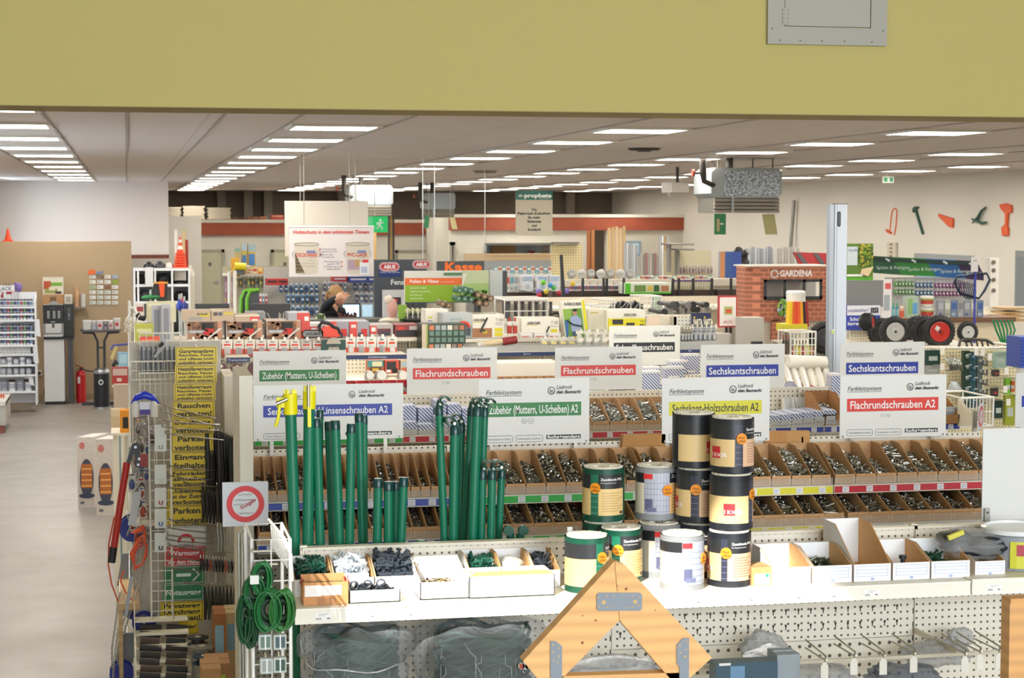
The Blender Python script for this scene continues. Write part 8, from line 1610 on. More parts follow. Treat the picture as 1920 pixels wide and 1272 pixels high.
for a,b1,c,d,col in hp:b=MB();b.prism([at(*q,Y)for q in(d,c,b1,a)],(0,.06,0),col+':r=.4');b.tube([at((a[0]+b1[0])/2+5+4*k,a[1]+6+2*k,Y-.02)for k in range(3)],.02,'a8b4b8',5);p=at((c[0]+d[0])/2-20,c[1]-11,Y-.01);b.text('Spülen & Reinigen',p.x,p.z,.05,Y-.012,'c0d4cc');b.build('header_panel',t)
b=MB();b.prism([at(*q,Y-.03)for q in((1637,482),(1832,492),(1836,499),(1637,489))],(0,.02,0),'16302a:r=.4');b.build('top_strip',t)
b=MB();q=R(1660,520,1830,600,Y+.3);b.box(q[0],q[1],Y+.3,Y+.34,0,q[3]-.0,'b0b0b0:peg=.03,r=.5');b.build('back_panel',t)
PC=[('c8ccc8','5ca040:r=.4','e0e4dc'),('b8bcc0','4c8c3c:r=.4','d8dcd8')];PB=[('c8ccd0','3c6c98:r=.4','e0e4e8')];PV=[('c8c4cc','8c4c80:r=.4','e0d8e0')]
for r_,y in enumerate((523,538)):
 w=('upper','lower')[r_]
 row('hanging_pack','green hanging pack, %s of the '+w+' row under the green header','pack','hanging cleaning packs',6,1675,1712,y,y+15,Y+.2,mk_pack,PC);row('hanging_pack','blue hanging pack, %s of the '+w+' row under the blue header','pack','hanging cleaning packs',5,1714,1748,y+2,y+17,Y+.2,mk_pack,PB);row('hanging_pack','purple hanging pack, %s of the '+w+' row under the purple header','pack','hanging cleaning packs',9,1750,1810,y+3,y+18,Y+.2,mk_pack,PV)
b=MB();q=R(1634,597,1905,605,21);b.box(q[0],q[1],21,21.6,q[2],q[3],'6c4c34:wood,r=.5');b.box(q[0]+.05,q[1],21.05,21.55,0,q[2],'cfc0a4:r=.6');b.build('cleaning_counter',label='beige counter with brown edge behind the tyres',cat='counter')
row('green_spray','green capped spray bottle, %s of the four on the counter','bottle','green capped bottles',4,1656,1686,568,597,21.1,mk_bottle,[('4c9098:r=.3','28a050','88b8c0')])
row('cleaning_box','upright cleaning box, %s of the row on the counter','box','cleaning boxes on the counter',7,1756,1842,563,597,21.2,mk_box,[('8c9098','a8acb4','50607c'),('a0a498','c8ccc4','8c8c80'),('70809c','3c5c98','a8b4c0'),('989a9c','787c80','b0b0b4')])
for k,(y0,y1)in enumerate(((555,575),(577,597))):
 p=at(1738,y1,21.2);h=at(1738,y0,21.2).z-p.z;b=MB();r=13*21/FPX;b.lathe(p,[(r*.88,0),(r*.94,h*.25),(r*.96,h*.6),(r,h*.75),(r*1.04,h*.78),(r*1.04,h)],'d8d4c8:r=.4',20,ms=['d8d4c8:r=.4','b83c34:r=.4','98a850:r=.4','d8d4c8:r=.4','e0dcd4:r=.4']);b.build('food_bucket',label='white bucket with red and green label, %s of two'%('upper' if k==0 else 'lower'),cat='bucket')
carton('tall_pack','tall pale green and blue pack beside the two buckets','pack',(1700,556,1722,597),21.15,.12,'a8bca8',[(.1,.1,.5,.8,'88b070'),(.5,.3,.9,.8,'5c9cc8')]);carton('small_bottle','small orange white bottle left of the tall pack','bottle',(1686,574,1695,597),21.1,.06,'d8a890',[(0,.4,1,.9,'c86040'),(.2,0,.8,.2,'e8e0d8')])
carton('paper_sheet','white sheet with red print and grey figure behind the grey panel','poster',(1654,524,1672,560),21.0,.03,'dcd8d8',[(.3,.1,.9,.25,'c85858'),(.2,.4,.8,.8,'9ca4a8')],zbase=at(1663,597,21).z)
b=MB();P_=lambda x,y:at(x,y,18.8)
for k in range(9):b.tube([P_(1792+4*k,524+1*k),P_(1796+4.2*k,547),P_(1812+2*k,560+2*(k%2))],.007,'5c6478:metal=.4',4)
b.tube([P_(1789,530),P_(1795,518),P_(1850,513),P_(1856,525),P_(1846,545),P_(1835,560),P_(1800,550)],.014,'3c4454:metal=.4',6,closed=True);b.tube([P_(1828,520),P_(1827,600),Vector((P_(1827,600).x,18.8,0))],.012,'2c3ca8:r=.4',6);b.build('wire_basket',label='dark wire basket hanging on a blue post in front of the purple header',cat='basket')
carton('white_card','white rounded tag above the dark wire basket','tag',(1822,482,1834,510),18.7,.02,'dcd8d8:r=.5',[(.2,.2,.8,.3,'b0a8a8')]);b=MB();_p=at(1829,505,18.74);b.tube([(_p.x,18.74,0),_p],.01,'2c3ca8:r=.4',6);b.build('tag_post',label='thin blue post behind the white rounded tag',cat='post');
b=MB();q=R(1856,484,1872,640,24);b.box(q[0],q[1],24,24.2,0,q[3],'e0dcd4:r=.5')
for y in(492,507,525,545,590):p=at(1863,y,23.99);b.lathe((p.x,23.98,p.z),[(.03,0),(.03,.02)],'8c8880:metal=.4',10,'y')
b.build('white_column',label='white steel column with bolts at the far right',cat='column')
p=at(1862,602,22.5);t=thing('spot_lamp','small glowing lamp shining up the wall at the far right','lamp',(p.x,22.5,0));b=MB();b.sphere(p,.035,'ffe2b0:e=40',12);b.build('bulb',t);b=MB();b.lathe((p.x,22.5,p.z-.06),[(.04,0),(.055,.05)],'606060',12);b.tube([(p.x,22.5,0),(p.x,22.5,p.z-.05)],.02,'8c8880',6);b.build('socket',t);lamp('spot_lamp_light','POINT',(p.x+.15,22.35,p.z+.05),22,(1,.78,.5),shadow_soft_size=.05)
b=MB();q=R(1876,560,1890,598,22.6);b.box(q[0]-.1,q[1]+.4,22.9,22.95,0,at(1890,575,22.9).z,'e0dccf:r=.8');b.build('display_wall',label='pale display wall lit by the small lamp',cat='wall')
for k in range(4):b=MB();q=R(1888,578+7*k,1925,582+7*k,22.3);b.box(q[0]-.03*k,q[1],22.3,22.7,q[2],q[3],'b89868:wood,r=.6');b.build('stacked_board',label='short wooden board, %s from the top beside the lamp'%ORD[k],cat='board',group='short wooden boards')
Y=13.;shelf('hose_panel_stand',1735,1935,800,12.9,.3,'peg wall stand of hose parts and nets at the right',ptop=650,board=False,back='ddd2ac:peg=.026,r=.5')
Y=12.7
b=MB();b.tube([at(1728,652,Y),at(1850,653,Y),at(1920,650,Y)],.008,'e8e4dc:r=.4',6);b.tube([at(1735,652,Y),at(1735,652,Y)+Vector((0,.45,0))],.008,'e8e4dc',5);b.tube([at(1915,650,Y),at(1915,650,Y)+Vector((0,.45,0))],.008,'e8e4dc',5);b.build('hanging_bar',label='thin white bar carrying the tags above the nets',cat='bar')
for k,(a,b_,c,d_,col,nm,lab)in enumerate(((1736,657,1763,685,'1c3c34','net_pack','dark green net pack, leftmost on the peg wall'),(1737,686,1762,702,'9ca09c','film_pack','grey film pack under the leftmost net pack'),(1806,658,1818,760,'1c3828','net_strip','narrow dark green strip pack in the middle'),(1818,660,1830,765,'2c4c54','connector_strip','long strip pack with blue-grey connectors'),(1832,668,1842,762,'606a68','connector_strip','grey strip pack with small clips'),(1865,660,1888,690,'98b0a0','clear_pack','clear pack with pale fittings on the right'),(1891,656,1905,684,'282c2c','black_pack','black bottle shaped pack at the right'),(1904,650,1914,690,'6cac28','green_pack','lime green pack at the right edge'),(1863,694,1874,706,'3c3c3c','red_label_pack','small black pack with red label, upper'),(1861,728,1872,744,'3c3c3c','red_label_pack','small black pack with red label, lower'),(1864,752,1880,785,'1c342c','net_pack','dark net pack low on the peg wall'),(1886,710,1896,740,'78b02c','seed_pack','green glove pack beside the blank sign'),(1894,715,1903,735,'c86030','seed_pack','orange pack beside the blank sign'),(1885,742,1903,798,'98a030','seed_pack','yellow green tall pack beside the blank sign'))):
 q=R(a,b_,c,d_,Y+.1);bb=MB();bb.box(q[0],q[1],Y+.1,Y+.14,q[2],q[3],col+':r=.4');W=q[1]-q[0];Hh=q[3]-q[2]
 if 'strip' in nm:
  for j in range(5):bb.sphere(((q[0]+q[1])/2,Y+.09,q[3]-Hh*(j+.5)/5),W*.34,('3c6478' if k==3 else '8c9490')+':r=.3',8);bb.face(q[0]+W*.3,q[1]-W*.2,q[3]-Hh*(j+.3)/5,q[3]-Hh*(j+.22)/5,Y+.05,'d8dce0')
 else:bb.face(q[0]+W*.2,q[1]-W*.2,q[2]+Hh*.3,q[2]+Hh*.6,Y+.098,'b84840' if 'red' in nm else 'b0b8b0')
 bb.tube([((q[0]+q[1])/2,Y-.05,q[3]+.01),((q[0]+q[1])/2,Y+.46,q[3]+.01)],.004,'c8c8c0:metal=.4',5);bb.box((q[0]+q[1])/2-.016,(q[0]+q[1])/2+.016,Y-.06,Y-.055,q[3]-.02,q[3]+.03,'ece8e0');bb.build(nm,label=lab,cat='pack',group='packs on the right peg wall')
b=MB();rnd=random.Random(6)
for k in range(16):x=1776+k*1.6;b.tube([at(x-4,668+rnd.random()*6,Y+.1),at(x+2,680,Y+.0),at(x+6,690+rnd.random()*6,Y+.05),at(x-3,694,Y+.1)],.005,rnd.choice(('b8bab4:metal=.35','8c9088:metal=.35')),5)
b.tube([at(1785,665,Y+.1),at(1785,665,Y+.56)],.006,'c8c8c0',5);b.build('wire_hooks',label='bunch of shiny curved hooks hanging on the peg wall',cat='hooks',kind='stuff')
b=MB()
for k in range(6):b.tube([at(1776+3*k,735,Y+.1),at(1784+2*k,716,Y+.1),at(1794+2*k,732,Y+.1)],.006,'b0b2ae:metal=.35',5)
b.tube([at(1787,718,Y+.1),at(1787,718,Y+.56)],.006,'c8c8c0',5);b.build('wire_hooks',label='lower bunch of bent wire hangers beside the red sign',cat='hooks',kind='stuff')
for k in range(5):b=MB();y=676+18*k;b.tube([at(1844,y,Y+.1),at(1844,y+8,Y+.06),at(1850,y+9,Y+.06),at(1851,y,Y+.1)],.007,'6c7070:metal=.4',6);b.tube([at(1848,y,Y+.1),at(1848,y,Y+.5)],.005,'c8c8c0',5);b.build('u_bolt',label='grey U-shaped bolt on the peg wall, %s from the top'%ORD[k],cat='bolt',group='U-shaped bolts')
b=MB();P_=lambda x,y:at(x,y,14)
for k in range(6):b.tube([P_(1886,648),P_(1878+3.2*k,642),P_(1868+7*k,620),P_(1862+7*k,600)],.008,'1c7a48:r=.4',6)
b.tube([P_(1886,648),P_(1887,800)],.014,'1c6a40:r=.4',8);b.tube([P_(1887,800),Vector((P_(1887,800).x,14,0))],.014,'b08c58:wood',8);b.build('garden_rake',label='green garden rake with curved tines pointing up at the right',cat='rake')
b=MB();P_=lambda x,y:at(x,y,13.6);b.tube([P_(1797,656),P_(1800,640),P_(1812,636),P_(1850,638),P_(1862,645),P_(1865,656)],.012,'3a3834:r=.5',6)
for k in range(5):b.tube([P_(1810+10*k,637),P_(1815+10*k,656)],.008,'3a3834:r=.5',5)
b.tube([P_(1800,656),P_(1800,656)+Vector((0,-.85,-.02))],.008,'3a3834',5);b.build('black_grate',label='dark curved metal rack above the nets',cat='rack')
Y=9.25;wire_rack('wire_basket','cream wire basket at the right end of the second row',(1800,746,1862,800),9.9,.4,10,2,r=.006)
b=MB();x0,x1=at(1774,765,Y).x,at(1800,765,Y).x;bin_mesh(b,x0,x1,Y,Y+.3,z2,.05,.14,'b08050:card','b08050:card');b.build('cardboard_bin',label='brown bin of blue papers right of the front red sign',cat='bin')
row('blue_paper','pale blue card in the bin, %s','card','pale blue cards in the bin',6,1774,1797,764,781,Y+.06,mk_box,[('a8b8c4','d8dce0','8ca4b4')])
b=MB();b.prism([at(1797,748,Y),at(1803,748,Y),at(1836,800,Y-.1),at(1797,800,Y)],(0,.01,0),'e6dcc4:r=.4');b.build('slanted_panel',label='cream slanted side panel at the end of the second row',cat='panel')
def ban(px,Y,label,sk=0,full=True):
 X0,X1,Z0,Z1=R(*px,Y);t=thing('return_sign',label,'sign',((X0+X1)/2,Y,Z0));W=X1-X0;Hh=Z1-Z0;b=MB();f=lambda u,v,e=0:(X0+u*W,Y-e+sk*u,Z1-v*Hh+(.02*u if sk else 0))
 b.prism([f(0,1),f(1,1),f(1,0),f(0,0)],(0,.004,0),'dcdfe8:r=.5');c=(.5,.5)
 b.poly([f(.5+.415*cos(a*pi/20),.5+.415*sin(a*pi/20),.001)for a in range(40)][::-1],'d86068');b.poly([f(.5+.395*cos(a*pi/20),.5+.395*sin(a*pi/20),.0015)for a in range(40)][::-1],'e4484e');b.poly([f(.5+.29*cos(a*pi/20),.5+.29*sin(a*pi/20),.002)for a in range(40)][::-1],'e4e6ec')
 for s_,v,w in(('Lose Schrauben',.3,.3),('und Befestigungsmaterial',.42,.46),('sind von der',.52,.22),('ausgeschlossen !!',.72,.34)):
  m=lambda a,c_,v=v,w=w:f(.5-w/2+a/W if w!=.22 else .25+a/W,v-c_/Hh,.003);b.text(s_,0,0,.04*Hh,0,'34343c',w=w*W,map_=m)
 m=lambda a,c_:f(.42+(a*.86-c_*.5)/W,.62-(c_*.86+a*.5)/Hh,.004);b.text('Rückgabe',0,0,.09*Hh,0,'b83848',w=.36*W,bold=.02,map_=m);b.build('panel',t)
 b=MB();b.box((X0+X1)/2-.01,(X0+X1)/2+.01,Y+.006+max(0,sk),Y+.02+max(0,sk),Z0-.15,Z1-.03,'b8b4a8:metal=.4');b.build('bracket',t)
ban((417,904,503,987),7.33,'square white sign with red ring and the word Rückgabe, left front');ban((1834,764,1864,810),8.9,'slanted white sign with red ring at the right',.12)
q=R(1904,699,1990,800,7.7);b=MB();b.box(q[0],q[1],7.7,7.704,q[2],q[3],'d4d4d2:r=.5');b.face(q[0]+.03,q[1]-.03,q[2]+.09,q[2]+.14,7.699,BLUE);b.box(q[0]+.02,q[0]+.03,7.705,7.72,q[2]-.2,q[2]+.1,'a8a498');b.build('hardware_sign',label='hardware sign with blue bar cut off by the right edge',cat='sign')
b=MB();q=R(1914,632,1960,690,11);b.box(q[0],q[1],11,11.2,q[2],q[3],'3850a8:r=.4');[b.box(q[0]-.002,q[1],10.995,11,q[2]+.02+.022*k,q[2]+.026+.022*k,'203480')for k in range(8)];b.box(q[0]+.02,q[0]+.06,11.05,11.1,0,q[2],CREAM);b.build('blue_crate',label='ribbed blue crate cut off by the right edge',cat='crate')
#aisle end at the left: racks of signs, hooks and tools
YG=9.0;YL='d8bc18:r=.4'
SG=[(329,650,407,685,[('Garagenanlage',.34,.22),('Rauchen, Feuer',.52,.15),('und offenes Licht',.72,.15),('polizeilich verboten!',.92,.15)]),(328,685,406,719,[('Heizöllagerraum',.3,.22),('Rauchen, Feuer',.5,.15),('und offenes Licht',.7,.15),('polizeilich verboten!',.9,.15)]),(326,719,404,752,[('Heizöllagerraum',.3,.22),('Rauchen, Feuer',.5,.15),('und offenes Licht',.7,.15),('polizeilich verboten!',.9,.15)]),(324,752,403,783,[('Rauchen',.42,.32),('verboten!',.9,.32)]),(322,783,401,814,[('Durchgang',.42,.3),('verboten!',.9,.3)]),(320,814,400,847,[('Parken',.42,.32),('verboten!',.9,.32)]),(319,847,398,881,[('Eingang',.44,.32),('freihalten',.9,.32)]),(318,881,393,914,[('Fahrräder',.32,.24),('abstellen',.62,.24),('verboten!',.92,.24)]),(315,914,392,947,[('Unbefugten',.32,.24),('ist der Zutritt',.62,.24),('verboten!',.92,.24)]),(313,947,388,985,[('Parken',.42,.32),('verboten!',.9,.32)])]
WRD=['Garagenanlage','Heizöllagerraum, upper','Heizöllagerraum, lower','Rauchen','Durchgang','Parken, upper','Eingang','Fahrräder','Unbefugten','Parken, lower']
def wsign(px,Y,lines,label,col=YL,tc='1c1c14',name='warning_sign',extra=None,tilt=-.02):
 X0,X1,Z0,Z1=R(*px,Y);W=X1-X0;Hh=Z1-Z0;b=MB();sh=lambda x,y,z:(x+tilt*(z-Z0)*-3,y,z)
 b.box(X0,X1,Y,Y+.003,Z0+.002,Z1-.001,col);e=Y-.0008
 for q in((.03,.97,.05,.075),(.03,.97,.93,.955),(.03,.04,.05,.955),(.96,.97,.05,.955)):b.face(X0+q[0]*W,X0+q[1]*W,Z0+q[2]*Hh,Z0+q[3]*Hh,e,tc)
 for s_,v,h in lines:b.text(s_,(X0+X1)/2,Z1-v*Hh,h*Hh*.86,e-.0004,tc,align='c',w=W*min(.84,.09*len(s_)*(h/.24)**.5+.05),bold=.03)
 if extra:extra(b,X0,X1,Z0,Z1,e)
 b.tube([((X0+X1)/2,Y-.05,Z1+.001),((X0+X1)/2,Y+.12,Z1+.001)],.0015,'c8c8c8:metal=.3',4);b.build(name,label=label,cat='sign',group='warning signs hanging in a column')
for k,s_ in enumerate(SG):wsign(s_[:4],YG+.01*k,s_[4],'yellow warning sign reading %s'%WRD[k])
def circ(b,X0,X1,Z0,Z1,e):
 b.tube([((X0+X1)/2+.035*cos(a*pi/10),e,Z0+.02+.035*sin(a*pi/10))for a in range(11)],.007,'c83038',6);b.text('VERBOT',(X0+X1)/2,Z0+.0,.014,e-.002,'303030',align='c')
wsign((311,987,386,1025),YG+.1,[],'white sign with a red prohibition ring','d4d4d4:r=.4','808488',extra=circ)
wsign((308,1025,384,1062),YG+.11,[('Warnung',.45,.28),('vor dem Hunde',.88,.24)],'red warning sign reading Warnung','b82830:r=.4','e0d8d8')
def arrow(b,X0,X1,Z0,Z1,e):m=(Z0+Z1)/2;b.prism([(X0+.06,e,m-.008),(X0+.13,e,m-.008),(X0+.13,e,m+.008),(X0+.06,e,m+.008)],(0,-.001,0),'d8e4dc');b.tube([(X0+.14,e,m-.03),(X0+.17,e,m),(X0+.14,e,m+.03)],.005,'d8e4dc',5)
wsign((307,1062,383,1095),YG+.12,[],'green sign with a white arrow','1c7044:r=.4','c8d8cc',extra=arrow);wsign((305,1095,383,1127),YG+.13,[('Notausgang',.65,.36)],'green sign reading Notausgang','1c7044:r=.4','c8d8cc')
wsign((301,1128,382,1166),YG+.14,[('Privatweg',.32,.25),('Durchgang',.62,.25),('verboten!',.92,.25)],'yellow sign reading Privatweg, lowest of the column');wsign((335,1162,372,1190),YG+.15,[('Kinder!',.6,.3)],'yellow sign half hidden at the bottom of the column')
Yb=YG+.62;shelf('end_stand',244,420,700,YG+.32,.33,'grey end stand behind the warning signs and hooks',ptop=640,board=False,back='cbc4b8:vary=12,r=.6')
def grid(px,Y,nx,nz,label,d=.0,r=.0032):
 X0,X1,Z0,Z1=R(*px,Y);t=thing('wire_grid_panel',label,'wire grid',((X0+X1)/2,Y,Z0));b=MB();c='e0ddd4:r=.35'
 b.tube([(X0,Y,Z0),(X0,Y,Z1),(X1,Y,Z1),(X1,Y,Z0)],r*1.5,c,6,closed=True);b.build('rim',t);b=MB()
 for k in range(1,nx):x=X0+(X1-X0)*k/nx;b.tube([(x,Y,Z0),(x,Y,Z1)],r*.7,c,4)
 for k in range(1,nz):z=Z0+(Z1-Z0)*k/nz;b.tube([(X0,Y,z),(X1,Y,z)],r*.7,c,4)
 b.build('wires',t);b=MB()
 for x in(X0,X1):b.tube([(x,Y,Z0+.02),(x,YG+.62,Z0+.02)],r,c,5);b.tube([(x,Y,Z1-.02),(x,YG+.62,Z1-.02)],r,c,5)
 b.build('arms',t)
grid((282,787,322,1165),YG-.1,3,20,'tall white wire grid panel left of the warning signs');grid((322,1050,405,1163),YG+.2,6,5,'wide white wire grid behind the lowest signs')
grid((245,678,330,712),YG+.4,8,2,'white wire basket front under the long grey packs');grid((262,700,330,760),YG+.3,7,3,'lower white wire basket front beside the yellow signs');grid((262,625,338,655),YG+.5,6,2,'upper white wire basket front above the long grey packs')
grid((250,760,290,900),YG+.5,4,7,'white wire grid behind the bolt cutter')
CH='d4d4d0:metal=.2'
def hookrow(px0,py0,px1,py1,n,y_len,cols,label,nm,wid=.011,Y=YG+.05,arm=70):
 for k in range(n):
  x=px0+(px1-px0)*k/max(1,n-1);y=py0+(py1-py0)*k/max(1,n-1);p=at(x,y,Y+.02*(k%4));L=y_len*Y/FPX;t=thing(nm,label%nth(k,n),'tool',(p.x,p.y,p.z-L),'dark tools on chrome hooks');c=cols[k%len(cols)]
  b=MB();m=Vector((p.x,p.y,p.z));b.tube([m,m-Vector((.0,0,L*.25)),m-Vector((-.004,0,L*.6)),m-Vector((0,0,L))],[wid*.4,wid*.8,wid,wid*.6],c,8);b.build('grip',t)
  b=MB();b.tube([m-Vector((0,0,.008)),m+Vector((0,0,.012))],.004,CH,6);b.build('eyelet',t)
BK_=['1e1e20:r=.35','2a2628:r=.3','161618:r=.4']
hookrow(388,798,442,822,11,118,BK_,'long black handled tool, %s of the upper row','hanging_tool',.014);hookrow(380,905,440,915,10,75,BK_,'black tool, %s of the second row','hanging_tool',.01,YG+.03)
hookrow(376,1045,440,1050,12,26,BK_+['a84838:r=.4','6c6c70:metal=.4'],'short tool, %s of the third row','hanging_tool',.007,YG+.02);hookrow(384,1098,440,1100,9,65,['202022:r=.4','3c4034:r=.4'],'flat dark blade, %s of the lowest row','hanging_tool',.009,YG)
hookrow(408,985,444,990,7,50,['b8bcc0:metal=.3'],'thin silver bit, %s of the row behind the ring sign','hanging_tool',.004,YG-.1)
for k,(x0,y0,x1,y1)in enumerate(((300,757,404,785),(302,770,410,800),(305,788,412,797),(304,800,408,808),(310,812,420,826),(318,874,402,884),(318,893,400,900),(345,905,412,914),(318,975,412,990),(316,990,415,1002),(314,1004,420,1012),(362,1028,440,1038),(317,1022,385,1033),(316,1042,372,1052),(320,1065,372,1072),(345,1092,440,1100),(318,915,392,921),(312,1012,400,1020))):
 b=MB();p,q=at(x0,y0,YG-.28),at(x1,y1,YG+.03);b.tube([p+Vector((0,0,.012)),p,p+(q-p)*.3-Vector((0,0,.004)),q],.0035,CH,6);b.tube([q,Vector((q.x,YG+.62,q.z))],.003,CH,5);b.build('chrome_hook',label='chrome hook arm crossing the warning signs, %s from the top'%(ORD[k]),cat='hook',group='chrome hook arms')
for k,y in enumerate((797,872,915,955,1000)):
 X0,X1,Z0,Z1=R(290,y,312,y+(36 if k else 50),YG-.16);b=MB();b.box(X0,X1,YG-.16,YG-.157,Z0,Z1,'d0d2cc:r=.4');b.tube([((X0+X1)/2,YG-.16,Z1-.005),((X0+X1)/2,YG-.1,Z1)],.002,CH,5);c=['a8b4b0','d8d4c4','b84038','3c54b0','1c1c1e'][k]
 b.tube([((X0+X1)/2-.006,YG-.166,Z0+.03),((X0+X1)/2-.006,YG-.166,Z0+.015),((X0+X1)/2+.006,YG-.166,Z0+.012),((X0+X1)/2+.01,YG-.166,Z0+.03)],.003,c+':r=.4',6);b.build('carded_hook',label=['large clear pack, topmost on the wire grid','cream hook on a card, second on the wire grid','red hook on a white card','blue hook on a white card','black knob on a card, lowest on the wire grid'][k],cat='pack',group='carded hooks on the wire grid')
Yc=YG+.15;A=lambda x,y,d=0:at(x,y,Yc+d);t=thing('bolt_cutter','bolt cutter with long red handles hanging at the aisle','bolt cutter',tuple(A(211,1055)))
b=MB();b.tube([A(238,868),A(228,930),A(213,1030)],.017,'a8241c:r=.4',10);b.build('handle',t);b=MB();b.tube([A(213,1026),A(209,1055)],.019,'1a1a1c:r=.5',10);b.build('grip',t)
b=MB();b.prism([A(*q)for q in((236,870),(246,838),(256,833),(263,842),(262,860),(263,876),(255,877),(252,850),(243,872))],(0,.02,0),'1c1c1e:r=.4');b.lathe(A(254,839,-.004),[(.022,0),(.022,.03)],'1c1c1e:r=.4',14,'y')
for q in((254,839),(261,861),(259,872)):b.lathe(A(*q,-.01),[(.007,0),(.007,.01)],'a8acb0:metal=.3',8,'y')
b.build('jaws',t);b=MB();q=R(253,853,277,876,Yc+.03);b.box(q[0],q[1],Yc+.03,Yc+.06,q[2],q[3],'98201c:r=.4');b.build('red_head',t)
b=MB();b.tube([A(254,834,.03),A(256,826,.2),A(257,820,.5)],.004,CH,5);b.build('hanger',t)
b=MB();rnd=random.Random(1);P_=lambda x,y:at(x,y,YG+.25+rnd.random()*.03)
for k in range(5):b.tube([P_(248+rnd.uniform(-3,3),1000),P_(270,985+3*k),P_(273,1000+6*k),P_(258,1012+4*k),P_(244+2*k,1040),P_(252,1062+2*k),P_(268,1058),P_(276,1020+5*k)],.004,'e8603c:r=.5',6)
b.tube([P_(214,970),P_(204,1020),P_(203,1060),P_(209,1095),P_(222,1130)],.004,'d86040:r=.5',6);b.tube([P_(232,1070),P_(226,1090),P_(235,1110),P_(247,1125)],.004,'e8603c:r=.5',6);b.tube([P_(262,985),P_(262,978),Vector((P_(262,978).x,YG+.6,P_(262,978).z))],.004,'c8c8c8',5);b.build('orange_cord',label='tangled orange cord hanging between the blue reels',cat='cord')
for k,(x,y,r,Y)in enumerate(((248,990,24,9.6),(256,1130,30,9.7),(300,1115,26,9.8),(228,1262,22,9.4),(270,1165,22,9.6),(285,800,16,10))):
 b=MB();p=at(x,y,Y);rr=r*Y/FPX;z=max(rr,p.z);c=(p.x,Y,p.z)
 for o in(-.04,.04):b.lathe((c[0],Y+o,c[2]),[(rr*.15,0),(rr,0),(rr,.008),(rr*.15,.008)],'1c2c8c:r=.4',28,'y')
 b.lathe((c[0],Y-.036,c[2]),[(rr*.62,0),(rr*.62,.075)],'7c7c84:metal=.4,bump=60' if k in(1,2)else '2c3478:r=.5',24,'y');b.tube([(c[0],Y-.05,c[2]),(c[0],YG+.9,c[2])],.008,'b0b0ac',6);b.build('blue_reel',label='blue reel %s'%['beside the orange cord','left of the lower wire grid','behind the lower wire grid','at the bottom left corner of the stand','above the dark rolls','behind the upper carded pack'][k],cat='reel',group='blue reels of chain and cord')
def chain(pts,label,m='b8bab6:metal=.3',r=.0022,l=.018):
 b=MB();pts=[Vector(p)for p in pts];k=0
 for a,c in zip(pts,pts[1:]):
  n=max(1,int((c-a).length/(l*.75)));d=(c-a).normalized()
  s1=d.orthogonal().normalized();s2=d.cross(s1)
  for i in range(n):
   q=a+(c-a)*(i+.5)/n;s=s1 if k%2 else s2;k+=1
   b.tube([q+d*(l*.5*cos(w*pi/4))+s*(l*.28*sin(w*pi/4))for w in range(8)],r,m,4,closed=True)
 b.tube([pts[0],Vector((pts[0].x,YG+.6,pts[0].z))],.003,CH,4);b.build('chain',label=label,cat='chain',group='silver chains hanging at the aisle')
W_=lambda x,y,d=0:at(x,y,YG+.3+d)
for k,ps in enumerate((((262,1025),(250,1060),(240,1120),(222,1180),(214,1240),(212,1272)),((268,1020),(258,1070),(250,1120),(228,1175),(220,1235),(224,1250)),((276,1010),(272,1050),(262,1100),(244,1150),(232,1190)),((225,1110),(218,1160),(210,1215),(211,1272)),((250,1160),(270,1155),(290,1162),(300,1172)),((238,965),(246,985),(238,1005)),((256,800),(264,830),(256,860),(250,890)),((268,880),(262,920),(256,960)))):
 chain([W_(x,y,.03*k)for x,y in ps],'silver chain, %s of the bunch at the aisle end'%ORD[k])
for k,(a,b_,c,d_,Y,col,lab)in enumerate(((226,1040,262,1098,9.9,'7c7e82:r=.5','flat grey board beside the orange cord'),(222,1190,256,1245,9.7,'6c7078:r=.5','flat grey board beside the hanging chains'),(240,1085,247,1155,9.2,'8c8e92:r=.4','narrow metal bar slanting by the chains'),(247,925,262,985,9.3,'a8aaac:r=.4','shiny angled bracket strip above the orange cord'),(262,905,276,960,9.5,'b0a8a0:r=.5','bagged pale parts left of the wire grid'))):
 X0,X1,Z0,Z1=R(a,b_,c,d_,Y);b=MB();b.prism([(X0-.02,Y,Z0),(X1-.02,Y,Z0),(X1+.01,Y+.03,Z1),(X0+.01,Y+.03,Z1)],(0,.012,0),col);b.tube([((X0+X1)/2,Y+.03,Z1-.01),((X0+X1)/2,YG+1.0,Z1-.01)],.004,CH,5);b.build('hanging_strip',label=lab,cat='hardware')
rnd=random.Random(12)
